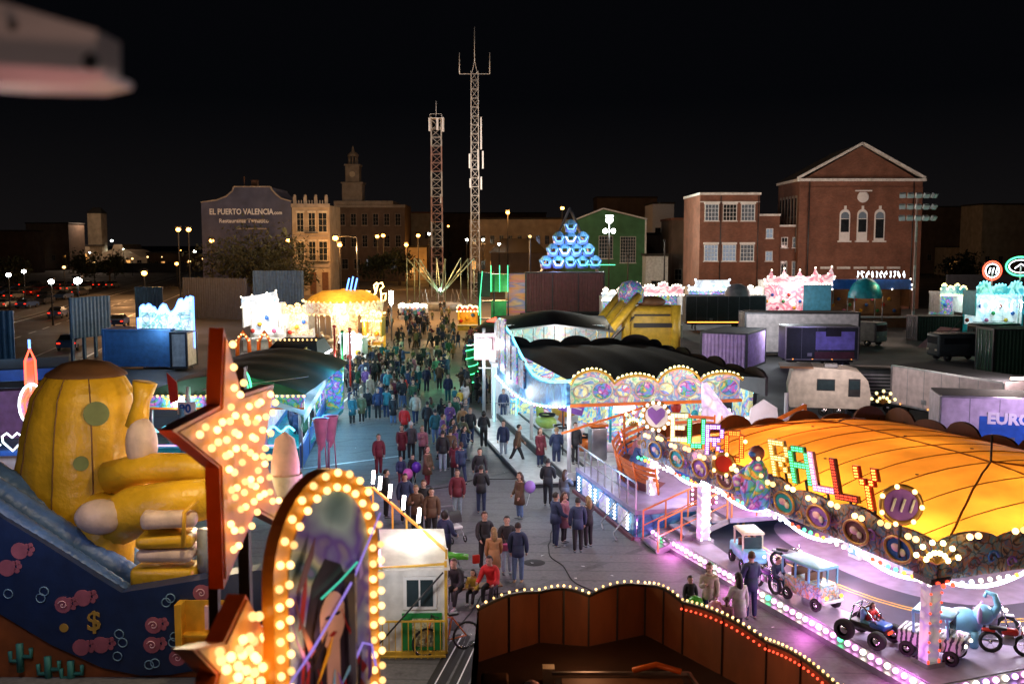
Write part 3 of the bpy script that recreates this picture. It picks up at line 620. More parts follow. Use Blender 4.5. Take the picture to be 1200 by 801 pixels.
for px, py, t_ in ((248, 282, 'amber lamp at the left edge of the grey gable'), (338, 282, 'amber lamp where the grey gable meets the beige house'), (398, 287, 'amber lamp low in front of the clock tower building'), (449, 276, 'amber lamp before the right end of the clock tower building'),
                   (442, 277, 'dimmer lamp just left of the amber lamp before the clock tower building'), (490, 276, 'amber lamp left of the shorter lattice mast'), (503, 274, 'white lamp touching the shorter lattice mast'), (476, 287, 'amber lamp over the orange lit ground floor'), (547, 281, 'lamp just left of the tall mast'),
                   (566, 281, 'lamp just right of the tall mast'), (595, 249, 'large amber lamp above the ochre warehouse'), (659, 244, 'amber lamp on the roofline left of the green hall'), (585, 286, 'white lamp low before the ochre warehouse')):
    am = 'amber' in t_; _, q = street_lamp(px, py, 12, 'sodium' if am else 'lamp white', t_, gl, Y=185 if px < 400 else 225, r=.42 if am else .3)
    if am and px in (398, 595, 476): lamp(q + V((0, -1.5, -.3)), (1, .42, .1), 2500, .4)
_, q = street_lamp(393, 279, 12, 'sodium', 'amber lamp on a tall curved arm in front of the beige house', gl, Y=140, r=.4, arm=3.0); lamp(q + V((0, 0, -.5)), (1, .42, .1), 2200, .3)
_, q = street_lamp(621, 277, 12, 'bulb warm', 'warm lamp on a thin pole left of the blue gondola pyramid', gl, Y=120, r=.2)
o, q = street_lamp(714, 258, 12, 'lamp white', 'bright white double head lamp on a pole before the green hall', gl, Y=150, r=.55); lamp(q + V((0, -.8, 0)), (.9, 1, .9), 13000, .4)
b = MB('lamp white'); b.sph((-.6, 0, q.z - 1.6), .35); b.sph((.6, 0, q.z - 1.6), .35); b.build('bulb', o)
street_lamp(811, 248, 12, 'lamp white', 'white floodlight left of the brick factory roof', gl, Y=175, r=.45)
for px in (736, 779): 
    street_lamp(px, 300 if px == 736 else 283, 8, 'lamp post', 'unlit grey pole lamp ' + ('before the green hall window' if px == 736 else 'right of the white lean-to'), gl, Y=140, r=.18)

for i in range(44):
    px = rnd.choice([rnd.uniform(0, 235), rnd.uniform(0, 235), rnd.uniform(400, 660), rnd.uniform(1080, 1200)]); py = rnd.uniform(291, 303) if px < 400 else rnd.uniform(262, 284)
    street_lamp(px, py, 5.5 if py > 286 else 16, rnd.choice(['sodium', 'sodium', 'bulb warm', 'lamp white']), 'tiny distant street lamp in the dark town beyond the fair', 'tiny distant lamps', Y=rnd.uniform(330, 480), r=rnd.uniform(.2, .42))
# ---- trees ----
def tree(name, label, base, h, cr, n, leafm='leaf', seed=1, flat=.75, lf=.30, bare=0):
    rr = random.Random(seed); o = T(name, label, 'tree', base)
    b = MB('bark'); b.tube([(0, 0, 0), (.1, 0, h * .25), (-.1, .1, h * .5), (.05, 0, h * .7)], [h * .035, h * .03, h * .022, h * .01], 8)
    clumps = []
    for i in range(16):
        a = rr.uniform(0, 2 * PI); t = rr.uniform(.3, .65); q = V((0, 0, h * t)); e = V((math.cos(a) * cr * rr.uniform(.4, .95), math.sin(a) * cr * rr.uniform(.4, .95), h * rr.uniform(.5, .95)))
        md = q.lerp(e, .5) + V((0, 0, -.3)); b.tube([q, md, e], [h * .014, h * .009, .02], 5)
        for _ in range(3):
            f = e + V((rr.gauss(0, 1), rr.gauss(0, 1), rr.gauss(0, .7))) * cr * .28; b.tube([md, f], [.035, .012], 4); clumps.append(f)
    b.build('trunk', o)
    b = MB(leafm)
    for i in range(n):
        c = clumps[i % len(clumps)]; s_ = cr * .26
        p = c + V((rr.gauss(0, s_), rr.gauss(0, s_), rr.gauss(0, s_ * flat))); d = V((rr.uniform(-1, 1), rr.uniform(-1, 1), rr.uniform(-1, 1))).normalized(); e = d.cross(V((rr.uniform(-1, 1), .3, 1))).normalized(); l = lf * rr.uniform(.6, 1.4)
        b.add([p - d * l, p + e * l * .5, p + d * l, p - e * l * .5], [(0, 1, 2, 3)])
    b.build('crown', o); return o
tree('leafy_tree', 'pale lit sparse tree standing in front of the grey gable wall', (-46, 176, 0), 9.4, 7.0, 4200, 'leaf', 3, lf=.40)
tree('leafy_tree', 'thin dark tree right of the pale lit one, behind the grey hoarding', (-37.5, 166, 0), 6.5, 3.5, 1200, 'leaf', 5, lf=.36)
for i, (px, Y, h) in enumerate(((96, 230, 7), (15, 210, 6), (128, 240, 7), (440, 215, 7), (468, 235, 8), (1128, 190, 7))):
    tree('street_tree', ['dark tree in the left car park beneath the pale tower', 'dark tree near the left edge in the car park', 'dark tree beside the road below the curved gable', 'dark bushy tree below the clock tower building', 'dark tree before the orange lit ground floor', 'dark tree beyond the right screening wall'][i], (yp(px, 320, Y).x, Y, 0), h, h * .4, 1300, 'leaf dark', 20 + i, lf=.4)

# ---- cars ----
MM('car paint', (1, 1, 1), .3, .2, objcol=True, coat=.6, var=.04); ME('tail light', (1, .03, .01), 3, mis=False); ME('head light', (1, .85, .6), 5, mis=False)
def make_car(loc, rz, label, color):
    o = T('parked_car', label, 'car', loc, rz, 'cars in the left car park')
    b = MB('car paint'); sec = [(-2.1, .35), (-2.1, .85), (-1.95, 1.0), (-1.3, 1.05), (1.0, 1.0), (1.9, .85), (2.1, .65), (2.1, .35)]
    b.prism(sec, (0, -.86, 0), (1, 0, 0), (0, 0, 1), 1.72, 0); b.v = [V((p.x, -p.y if False else p.y, p.z)) for p in b.v]
    b.add([(x, s * yy, z) for x, z, yy in ((-1.75, 1.0, .8), (1.15, 1.0, .8), (.35, 1.45, .62), (-1.35, 1.45, .62)) for s in (-1, 1)], [(4, 5, 7, 6)])
    k = b.build('body', o); k.color = c4(color)
    b = MB('glass'); q = [(x, s * yy, z) for x, z, yy in ((-1.75, 1.0, .8), (1.15, 1.0, .8), (.35, 1.45, .62), (-1.35, 1.45, .62)) for s in (-1, 1)]
    b.add(q, [(0, 1, 7, 6), (2, 4, 5, 3), (0, 6, 4, 2), (1, 3, 5, 7)]); b.build('window', o)
    for x in (-1.3, 1.3):
        for s in (-1, 1):
            b = MB('rubber'); b.lathe([(0, -.1), (.3, -.1), (.32, 0), (.3, .1), (0, .1)], (0, 0, 0), 14); b.v = [V((x + p.x, s * .8 + p.z, .32 + p.y)) for p in b.v]; b.build('wheel', o)
    for s in (-1, 1): MB('tail light').box((-2.11, s * .65, .75), (.04, .3, .12)).build('tail_light', o)
    return o
c0 = make_car((0, 0, 0), 0, 'small parked car in the rows of the dark left car park', (.3, .3, .32)); ck = kids(c0); first = True
cols = [(.5, .5, .5), (.05, .05, .06), (.25, .03, .02), (.6, .6, .58), (.05, .1, .25), (.2, .2, .2)]
for row, Y in enumerate((152, 163, 176, 190, 206, 224)):
    for k in range(8):
        x = cY(Y) - 14.5 - k * 3.0
        if rnd.random() < .2: continue
        loc = (x, Y + rnd.uniform(-.4, .4), 0); rz = PI / 2 + (PI if rnd.random() < .4 else 0)
        if first: c = c0; c.location = loc; c.rotation_euler = (0, 0, rz); first = False; kk = ck
        else: c = dup(c0, loc, rz, ch=ck); kk = kids(c)
        cl = rnd.choice(cols)
        for q in kk:
            if q.name.startswith('body'): q.color = c4(cl)
for i, (dx, Y) in enumerate(((-5, 132), (5.6, 118), (5.8, 92))):
    c = dup(c0, (cY(Y) + dx, Y, 0), PI / 2 + .2, ['car driving on the far lane of the left road', 'car on the left road beyond the blue hoarding on legs', 'car glimpsed on the road between blue hoarding and castle board'][i], ch=ck); del c['group']
for Y, x in ((150, -58), (185, -72), (120, -42)): lamp((x, Y, 9), (1, .48, .18), 4800, .4)
lamp((-62, 210, 9), (1, .6, .3), 2200, .4)

# added lights without fixtures, for fair and street light on the background buildings
lamp((-52, 168, 16), (.66, .66, .9), 1000, 1.5); lamp((-37, 172, 14), (1, .72, .4), 1700, 1)
lamp((33, 136, 13), (1, .76, .6), 1700, 1.5); lamp((52, 128, 15), (1, .72, .55), 3100, 2); lamp((46, 132, 8), (1, .7, .6), 2500, 1.5)
lamp((-5, 165, 22), (1, .85, .75), 3500, 1); lamp((-14, 172, 30), (1, .8, .7), 1800, 1); lamp((-6, 150, 48), (1, .85, .8), 3500, 1)
lamp((-40, 245, 20), (1, .75, .6), 650, 1); lamp((-24, 262, 5), (1, .42, .08), 1800, .5); lamp((92, 280, 14), (1, .5, .2), 2500, .5); lamp((-165, 390, 22), (1, .7, .5), 9000, 1)
for x, y in ((-14, 128), (-2, 120), (4, 140), (-22, 140)): lamp((x, y, 9), (1, .55, .2), 3600, .5)
# ================= THE RIGHT SIDE OF THE FAIR =================
def rzof(d): return math.atan2(d[1], d[0])
A1 = art('fairground scroll painting', [(.05, .03, .10), (.22, .07, .20), (.04, .14, .36), (.42, .16, .08), (.08, .24, .42), (.45, .30, .18), (.03, .02, .05)], 1.9, seed=1, lines=.85)
A2 = art('turquoise sea painting', [(.02, .25, .6), (.35, .75, .8), (.04, .4, .65), (.85, .75, .25), (.05, .3, .7), (.7, .15, .2), (.5, .85, .9)], .9, glow=.65, seed=3, lines=.35)  # glow brightens the painted backdrop, which is no lamp
A3 = art('pastel scallop painting', [(.55, .7, .2), (.12, .5, .35), (.75, .8, .5), (.1, .3, .6), (.65, .3, .35), (.25, .6, .55)], 1.3, glow=.42, seed=5, lines=.3)  # glow put in so the fascia paint reads brightly lit
A4 = art('pink backlit panels', [(.9, .75, .8), (.85, .5, .65), (.9, .9, .85), (.5, .75, .8), (.9, .8, .6), (.85, .6, .75)], .8, glow=.25, seed=8, lines=.25)
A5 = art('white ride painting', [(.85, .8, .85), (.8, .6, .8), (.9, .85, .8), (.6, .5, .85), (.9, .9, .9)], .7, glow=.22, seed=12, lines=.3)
A6 = art('warm carousel painting', [(.9, .75, .4), (.9, .5, .2), (.95, .85, .65), (.6, .3, .15), (.9, .8, .6)], 1.1, glow=.5, seed=15, lines=.4)
A7 = art('night poster painting', [(.02, .05, .15), (.1, .2, .5), (.6, .6, .7), (.03, .04, .1), (.5, .1, .1), (.05, .2, .4)], 1.2, glow=.08, seed=19)
A8 = art('blue swoop painting', [(.02, .10, .28), (.05, .25, .5), (.03, .12, .35), (.12, .4, .6)], .8, seed=23, glow=.03)
A9 = art('sunset mural painting', [(.35, .15, .5), (.75, .2, .35), (.9, .4, .12), (.3, .3, .65), (.9, .6, .3)], .35, glow=.12, seed=27, lines=.15, sc=(.5, 1, 2.2), dist=1)
A10 = art('rainbow ride painting', [(.8, .1, .08), (.9, .6, .1), (.1, .5, .2), (.1, .3, .8), (.6, .1, .5), (.9, .9, .8)], 1.5, glow=.15, seed=31)
A11 = art('lilac scenery painting', [(.5, .4, .8), (.8, .75, .9), (.4, .6, .85), (.85, .6, .75), (.3, .3, .7)], .7, glow=.18, seed=35, lines=.2)

# dot matrix letters
DOT = {'E': ('11111', '10000', '10000', '11110', '10000', '10000', '11111'), 'U': ('10001', '10001', '10001', '10001', '10001', '10001', '01110'),
       'R': ('11110', '10001', '10001', '11110', '10100', '10010', '10001'), 'O': ('01110', '10001', '10001', '10001', '10001', '10001', '01110'),
       'A': ('01110', '10001', '10001', '11111', '10001', '10001', '10001'), 'L': ('10000', '10000', '10000', '10000', '10000', '10000', '11111'),
       'Y': ('10001', '10001', '01010', '00100', '00100', '00100', '00100')}
def bulb_letter(parent, ch, o, u, h, bm, back, label, v=(0, 0, 1)):
    """raised sign letter studded with bulbs; o = lower left corner, u = reading direction (local to parent)"""
    u = V(u).normalized(); v = V(v); w_ = u.cross(v).normalized(); g = h / 7; rows = DOT[ch]; o = V(o)
    b = MB(back)
    cells = [(c, 6 - r) for r in range(7) for c in range(5) if rows[r][c] == '1']
    for c, r in cells:
        p = o + u * (c + .5) * g * .82 + v * (r + .5) * g; q = u * g * .58 + V((0, 0, 0))
        P = [p + q * a + v * g * .6 * bb + w_ * (.10 if k else -.06) for k in (0, 1) for a, bb in ((-1, -1), (1, -1), (1, 1), (-1, 1))]
        b.add(P, [(3, 2, 1, 0), (4, 5, 6, 7), (0, 1, 5, 4), (1, 2, 6, 5), (2, 3, 7, 6), (3, 0, 4, 7)])
    l = b.build('letter', parent, label=label)
    b = MB(bm)
    for c, r in cells:
        for a in (-.22, .22):
            for d_ in (-.24, .24): b.sph(o + u * (c + .5 + a) * g * .82 + v * (r + .5 + d_) * g + w_ * .125, g * .17, 6, 4)
    b.build('bulb_chain', l, kind='stuff')
    b = MB('dark metal'); c0 = o + u * 2.5 * g * .82 - w_ * .1; b.bar(c0 + v * .1, c0 - v * .75, .05); b.build('stand', l)

def scallop(L, h0, amp, period, n=8, ph=0.):
    """top edge points of a scalloped board, x from 0 to L"""
    k = max(1, round(L / period)); P = L / k; pts = []
    for i in range(k):
        a = amp * (1.0 if i % 2 == 0 else .55)
        for j in range(n): t = j / n; pts.append((i * P + P * t, h0 + a * math.sin(PI * t) ** .6))
    return pts + [(L, h0)]

# ---------- the big yellow canopy ride ----------
ex = V((.94, .342, 0)).normalized(); ey = V((-ex.y, ex.x, 0)); er = rzof(ex)
O1 = V((9.3, 21.2, 0)); LX, LY = 10.6, 14.0
ride = T('junior_car_ride', 'big children ride with glowing yellow vaulted canopy and bulb letters reading EURO RALLY', 'fairground ride', O1, er)
W1 = lambda x, y, z=0: O1 + ex * x + ey * y + V((0, 0, z))
b = MB('grey paint'); b.b2((-.63, -.7, .02), (LX + 1, LY + .3, .34)); b.build('platform', ride)
MM('ride floor', (.36, .31, .44), .35, dirt=.2); MM('track', (.045, .05, .07), .4, dirt=.2)
b = MB('ride floor'); b.b2((-.58, -.65, .342), (LX + .95, LY + .25, .36)); b.build('floor', ride)
def stad(cx, cy_, hx, hy, n=40, p=2.6):
    out = []
    for i in range(n):
        a = 2 * PI * i / n; c_, s_ = math.cos(a), math.sin(a)
        out.append((cx + hx * math.copysign(abs(c_) ** (2 / p), c_), cy_ + hy * math.copysign(abs(s_) ** (2 / p), s_)))
    return out
def ring(b, cx, cy_, hx, hy, wd, z):
    a, c = stad(cx, cy_, hx, hy), stad(cx, cy_, hx - wd, hy - wd); n = len(a)
    b.add([(x, y, z) for x, y in a + c], [(i, (i + 1) % n, n + (i + 1) % n, n + i) for i in range(n)])
cxr, cyr = LX / 2, LY / 2
b = MB('track'); ring(b, cxr, cyr, 5.15, 6.85, 2.3, .366); b.build('track', ride)
b = MB('yellow paint'); ring(b, cxr, cyr, 3.98, 5.68, .07, .371); ring(b, cxr, cyr, 3.82, 5.52, .07, .371); b.build('track_stripe', ride)
for x, y in ((.1, .25), (.15, 10.0), (LX - .2, .25), (LX - .2, LY - .3), (.3, LY - .3), (LX / 2, LY - .2)):
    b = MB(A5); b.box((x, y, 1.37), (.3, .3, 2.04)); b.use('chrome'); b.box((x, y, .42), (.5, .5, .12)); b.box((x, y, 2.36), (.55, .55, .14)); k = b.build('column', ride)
    b = MB('bulb red' if y < 9 else 'bulb white')
    for i in range(8):
        for sx_ in (-.15, .15): b.sph((x + sx_, y - .16, .5 + i * .22), .03, 6, 4)
    b.build('bulb_chain', k, kind='stuff')
# fascia boards
def fascia(p0, p1, z0, z1, m, lean=.0, amp=.22, per=1.7, th=.1, name='fascia', back=None, parent=None, front=1):
    p0, p1 = V((*p0, 0)), V((*p1, 0)); d = p1 - p0; L = d.length; pts = [(0, z0), (L, z0)] + list(reversed(scallop(L, z1, amp, per)))
    b = MB(m); b.prism(pts, p0, d, (0, 0, 1), th); return b.build(name, parent)
fascia((0, LY), (0, 0), 2.36, 3.14, A1, parent=ride, th=.12); fascia((-.02, -.0), (LX, -.0), 2.36, 3.14, A1, parent=ride, th=.12)
MM('raw board', (.16, .065, .025), .7, dirt=.35, sc=(1, 1, .3), scale=3)
f1 = fascia((.1, LY + .1), (LX, LY + .1), 2.4, 3.1, 'raw board', amp=.42, per=1.45, parent=ride); f2 = fascia((LX + .1, 0), (LX + .1, LY + .1), 2.4, 3.1, 'raw board', amp=.42, per=1.5, parent=ride)
b = MB('dark metal')
for i in range(16): b.bar((.3 + i * .66, LY - .02, 2.2), (.3 + i * .66, LY - .02, 3.1), .035)
for i in range(20): b.bar((LX - .02, .3 + i * .67, 2.2), (LX - .02, .3 + i * .67, 3.05), .035)
b.build('board_batten', ride)
# carved relief on the fascia: scroll work
b = MB('gold leaf') if 'gold leaf' in M else MB(MM('gold leaf', (.45, .25, .07), .4, .6))
rr = random.Random(4)
for side in (0, 1):
    Lf = LY if side == 0 else LX
    for i in range(int(Lf / .55)):
        s0 = .3 + i * .55; zc = 2.72 + rr.uniform(-.12, .15); rad = rr.uniform(.12, .22); pts = []
        for k in range(10):
            a = k * .75 + rr.uniform(-.1, .1); r_ = rad * (1 - k / 12); u_ = s0 + r_ * math.cos(a); z_ = zc + r_ * math.sin(a)
            pts.append((-.15, u_, z_) if side == 0 else (u_, -.15, z_))
        b.use(['gold leaf', 'maroon', 'blue', 'purple'][i % 4]); b.tube(pts, [.035 * (1 - k / 14) for k in range(10)], 5)
b.build('carving', ride)
for k in range(9):
    y = 1.0 + k * 1.45; b = MB(['blue', 'maroon', 'purple', 'teal'][k % 4]); b.T = Matrix.Translation(V((-.16, y, 2.8))) @ Matrix.Rotation(-PI / 2, 4, 'Z'); n0 = 18
    b.prism([(.42 * math.cos(t * PI / 9), .26 * math.sin(t * PI / 9)) for t in range(n0)], (0, 0, 0), (1, 0, 0), (0, 0, 1), .05); b.use('gold leaf'); b.tube([(.44 * math.cos(t * PI / 9), -.03, .28 * math.sin(t * PI / 9)) for t in range(n0)], .04, 5, closed=True); b.use('pale pink'); b.sph((-.08, -.02, .02), .12, 8, 6, (1.4, .4, .8)); b.use('cream'); b.sph((.12, -.02, -.04), .09, 8, 6, (1.2, .4, 1)); b.build('cartouche', ride)
# roof
MM('canopy cloth', (.86, .31, .018), .55, var=.22, scale=.7, transl=.75); MM('seam', (.30, .10, .01), .6)
def roofz(x, y):
    u_ = abs(2 * x / LX - 1); v_ = abs(2 * y / LY - 1)
    return 2.85 + 1.0 * (1 - u_ ** 2.3) * (1 - v_ ** 4.0) + .02 * math.sin(y * 9)
b = MB('canopy cloth'); b.grid(lambda i, j: V((i * LX, j * LY, roofz(i * LX, j * LY))), 40, 60); b.build('canopy', ride)
b = MB('seam')
for k in range(1, 12):
    y = LY * k / 12; b.tube([(x_ * LX / 14, y + .25 * math.sin(x_ / 14 * PI), roofz(x_ * LX / 14, y + .25 * math.sin(x_ / 14 * PI)) + .012) for x_ in range(15)], .016, 4)
for x in (.5,): b.tube([(LX * x, y_ * LY / 20, roofz(LX * x, y_ * LY / 20) + .02) for y_ in range(21)], .022, 4)
for sx_ in (-1, 1):
    for ye in (0, 1):
        pts = [(LX / 2 + sx_ * LX / 2 * t, (LY * .27 * (1 - t)) if ye == 0 else LY - LY * .27 * (1 - t)) for t in [i / 10 for i in range(11)]]
        b.tube([(x, y, roofz(x, y) + .025) for x, y in pts], .03, 4)
b.build('canopy_seam', ride)
b = MB('black')
for k in range(14): x, y = rr.uniform(1, LX - 1), rr.uniform(1, LY - 1); b.sph((x, y, roofz(x, y) + .01), .06, 8, 4, (1, 1, .3))
b.build('grommet', ride, kind='stuff')
MB('dark metal').tube([(LX / 2, LY * .27, 2.6), (LX / 2, LY * .27, roofz(LX / 2, LY * .27) + .75)], .03, 6).build('canopy_pole', ride)
# bulbs: pairs along the fascia top, coloured row under it, strip at the platform edge
pts = []
for i in range(15):
    for d_ in (-.12, .12): pts.append(W1(-.22, .55 + i * .9 + d_, 3.2 + .07 * (i % 2)))
for i in range(7):
    for d_ in (-.12, .12): pts.append(W1(.8 + i * 1.3 + d_, -.2, 3.34))
bulbs(ride, pts, 'bulb warm', .075)
b = MB('bulb white'); cyc = ['bulb white', 'bulb orange', 'bulb green', 'bulb red', 'bulb cool', 'bulb white']
for i, p in enumerate(along((-.1, .1, 2.27), (-.1, LY, 2.27), .26) + along((.1, -.1, 2.27), (LX, -.1, 2.27), .26)): b.use(cyc[(i // 2) % 6]); b.sph(p, .055, 6, 4)
b.build('coloured_bulb_row', ride, kind='stuff')
b = MB('strip white')
for k in range(4):    # bright lamp arcs below the canopy
    y0, y1 = .4 + k * 3.2, .4 + (k + 1) * 3.2
    b.tube([(.5, y0 + (y1 - y0) * t / 12, 2.22 - .36 * math.sin(PI * t / 12)) for t in range(13)], .05, 5); b.tube([(1.3, y0 + (y1 - y0) * t / 12, 2.36 - .5 * math.sin(PI * t / 12)) for t in range(13)], .045, 5)
for k in range(3):
    x0, x1 = .4 + k * 3.2, .4 + (k + 1) * 3.2
    b.tube([(x0 + (x1 - x0) * t / 12, .5, 2.22 - .36 * math.sin(PI * t / 12)) for t in range(13)], .05, 5)

for k in range(5):
    y0, y1 = .4 + k * 2.6, .4 + (k + 1) * 2.6; b.tube([(2.4, y0 + (y1 - y0) * t / 12, 2.4 - .45 * math.sin(PI * t / 12)) for t in range(13)], .04, 5)
b.build('light_garland', ride)
b = MB('bulb pink')
for i, p in enumerate(along((-.68, -.7, .27), (-.68, LY + .2, .27), .27)): b.use(['bulb pink', 'bulb pink', 'bulb white'][i % 3] if i % 11 else 'bulb green'); b.sph(p, .07, 8, 5)
for i, p in enumerate(along((-.6, -.75, .27), (LX, -.75, .27), .27)): b.use(['bulb pink', 'bulb white', 'bulb violet'][i % 3]); b.sph(p, .07, 8, 5)
b.build('edge_bulb_row', ride, kind='stuff')
b = MB('steel'); b.b2((-.82, -.88, 0), (-.64, LY + .3, .16)); b.b2((-.64, -.88, 0), (LX + 1, -.71, .16)); b.build('kerb_profile', ride)
# centre piece
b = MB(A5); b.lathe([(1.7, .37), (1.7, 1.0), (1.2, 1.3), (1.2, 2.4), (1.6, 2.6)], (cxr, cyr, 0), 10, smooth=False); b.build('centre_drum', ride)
for i in range(8):
    a = i * PI / 4; b = MB('white'); b.box((cxr + 1.75 * math.cos(a), cyr + 2.4 * math.sin(a), .8), (.5, .1, .85), rz=a + PI / 2); b.use('light blue'); b.box((cxr + 1.82 * math.cos(a), cyr + 2.48 * math.sin(a), .8), (.34, .06, .6), rz=a + PI / 2); b.build('scenery_panel', ride)
# bulb letters
uE = V((.62, -.78, 0)); uE = V((uE.dot(ex), uE.dot(ey), 0))
for i, (ch, bm, bk) in enumerate(zip('EURO', ('bulb yellow', 'bulb green', 'bulb lilac', 'bulb orange'), ('cream', 'green', 'purple', 'orange paint'))):
    bulb_letter(ride, ch, V((-.1, 11.7 - i * 1.08, 3.3)), V((.84, -.54, 0)), .92, bm, bk, ['cream', 'green', 'lilac', 'orange'][i] + ' bulb letter ' + ch)
for i, (ch, bm, bk) in enumerate(zip('RALLY', ('bulb yellow', 'bulb green', 'bulb pink', 'bulb red', 'bulb orange'), ('yellow paint', 'green', 'pale pink', 'maroon', 'red'))):
    bulb_letter(ride, ch, V((-.1, 5.9 - i * .88, 3.42)), V((.45, -.9, 0)), .95, bm, bk, ['yellow', 'green', 'pink', 'dark red', 'orange'][i] + ' bulb letter ' + ch, (0, .32, 1))
# medallions
def medal(p, r_, face, npt, bm='bulb warm', pole=.8, u=(.75, -.66, 0)):
    p = V(p); u = V(u).normalized(); v = V((0, 0, 1)); w_ = u.cross(v)
    b = MB(face); b.prism([(r_ * math.cos(a * PI / 12), r_ * math.sin(a * PI / 12)) for a in range(24)], p, u, v, .12); b.use('gold leaf'); b.tube([p + (u * math.cos(a * PI / 12) + v * math.sin(a * PI / 12)) * r_ for a in range(24)], .06, 6, closed=True)
    b.use('dark metal'); b.bar(p - v * r_, p - v * (r_ + pole), .05); k = b.build('medallion', ride)
    b = MB(bm)
    for i in range(npt): a = 2 * PI * i / npt; b.sph(p + (u * math.cos(a) + v * math.sin(a)) * (r_ + .02) + w_ * .1, .06, 6, 4)
    b.build('bulb_chain', k, kind='stuff'); return p, u, w_
p, u_, w_ = medal((-.2, .95, 3.85), .42, 'purple', 7)
b = MB('white'); 
for k in range(3): b.tube([p + u_ * (-.2 + .2 * k) + V((0, 0, -.15)) + w_ * .05, p + u_ * (-.12 + .2 * k) + V((0, 0, .15)) + w_ * .05], .03, 5)
b.build('emblem_stroke', ride)
p, u_, w_ = medal((-.1, 12.7, 3.95), .45, 'white', 14, 'bulb white', .7)
hp = [(0, -.3), (.28, .02), (.3, .2), (.16, .3), (0, .18), (-.16, .3), (-.3, .2), (-.28, .02)]
b = MB('purple'); b.prism(hp, p + w_ * .06, u_, (0, 0, 1), .05); b.build('emblem_heart', ride)
medal((-.35, 8.1, 3.3), .3, 'red', 5, pole=.2)
# bulb sprays on the corners
def spray(x, y, z, n, m='bulb yellow'):
    b = MB('gold leaf'); q = []
    for i in range(n):
        a = -1.2 + 2.4 * i / (n - 1)
        for rr_ in (.25, .48): q.append((x + rr_ * math.sin(a) * .8, y - rr_ * math.sin(a) * .5, z + rr_ * math.cos(a)))
        b.tube([(x, y, z), q[-1]], .03, 4)
    k = b.build('corner_spray', ride); b = MB(m)
    for p in q: b.sph(p, .065, 6, 4)
    b.build('bulb_chain', k, kind='stuff')
spray(-.25, -.25, 2.85, 6); spray(LX - .2, LY, 3.6, 5); spray(-.3, LY, 3.4, 5)
# carved racing figure on the fascia
MM('figure paint', (.05, .06, .25), .35, var=.5)
b = MB(A10); fx, fy, fz = -.25, 6.5, 2.95
b.tube([(fx, fy, fz - .5), (fx - .1, fy - .05, fz), (fx - .05, fy, fz + .55), (fx, fy, fz + .8)], [.35, .42, .3, .12], 12); b.tube([(fx - .1, fy + .25, fz + .5), (fx - .35, fy + .55, fz + .15), (fx - .4, fy + .3, fz - .2)], [.14, .12, .08], 8); b.tube([(fx - .1, fy - .25, fz + .5), (fx - .3, fy - .6, fz + .15), (fx - .45, fy - .4, fz - .25)], [.14, .12, .08], 8)
b.use('maroon'); b.tube([(fx - .1, fy - .3, fz + .55), (fx - .45, fy + .1, fz + .1)], .06, 6); b.use('yellow'); b.bar((fx - .42, fy - .25, fz + .35), (fx - .42, fy + .25, fz + .35), .07); b.use('maroon'); b.sph((fx - .05, fy, fz + .98), .22, 14, 10); b.use('blue'); b.sph((fx - .12, fy - .02, fz + .98), .2, 12, 8, (1, .8, .5)); b.use('pink'); b.box((fx - .38, fy, fz + .2), (.1, .3, .3), rz=.3); b.build('racing_figure', ride)
bulbs(ride, [W1(fx - .2, fy + .35, fz + 1.25), W1(fx - .2, fy - .3, fz + .9), W1(fx - .3, fy - .6, fz + .5)], 'bulb warm', .06)
# light of its bulbs and garlands, with unseen fill lights for floor and fascia
for y in (2.2, 6.6, 11): lamp(W1(LX / 2, y, 2.75), (1, .85, .9), 62, .5)
for y in (1.5, 5, 8.5, 12): lamp(W1(1.0, y, 2.0), (.92, .88, 1), 190, .25)
for x in (3.5, 7): lamp(W1(x, .9, 1.9), (.85, .85, 1), 180, .25)
for y in (2, 6, 10): lamp(W1(2.6, y, 1.5), (1, .55, .95), 120, .3)
for y in (0, 3.3, 6.6, 10, 13): lamp(W1(-.98, y, .4), (1, .22, .85), 48, .15)
lamp(W1(4, -1.1, .35), (.6, .2, 1), 26, .15); lamp(W1(-1.2, 9, 4.4), (1, .75, .35), 60, .3); lamp(W1(-1.5, 4.5, 4.0), (1, .7, .35), 100, .3); lamp(W1(-.6, -1.2, 3.9), (1, .75, .4), 90, .3)

# ---------- small vehicles on the track ----------
def wheel(b, c, r, w_, rz=0, m='rubber', hub='chrome'):
    T0 = b.T; base = T0 if T0 else Matrix.Identity(4)
    b.T = base @ Matrix.Translation(V(c)) @ Matrix.Rotation(rz, 4, 'Z') @ Matrix.Rotation(PI / 2, 4, 'X')
    b.use(m); b.lathe([(r * .55, -w_ / 2), (r * .92, -w_ / 2), (r, -w_ * .3), (r, w_ * .3), (r * .92, w_ / 2), (r * .55, w_ / 2)], (0, 0, 0), 18)
    b.use(hub); b.lathe([(0, -w_ * .36), (r * .56, -w_ * .42), (r * .56, w_ * .42), (0, w_ * .36)], (0, 0, 0), 14); b.T = T0
hd = math.atan2(-ey.y, -ey.x)
def veh(px, py, label, name='toy_car', rot=0., cat='ride car', z=.372):
    p = gp(px, py, z); o = T(name, label, cat, p, hd + rot, 'cars on the yellow canopy ride'); o.scale = (.84,) * 3; return o
A12 = art('bus side painting', [(.7, .7, .3), (.2, .5, .3), (.8, .4, .2), (.3, .6, .8), (.9, .8, .5)], 2.5, seed=41, glow=0)
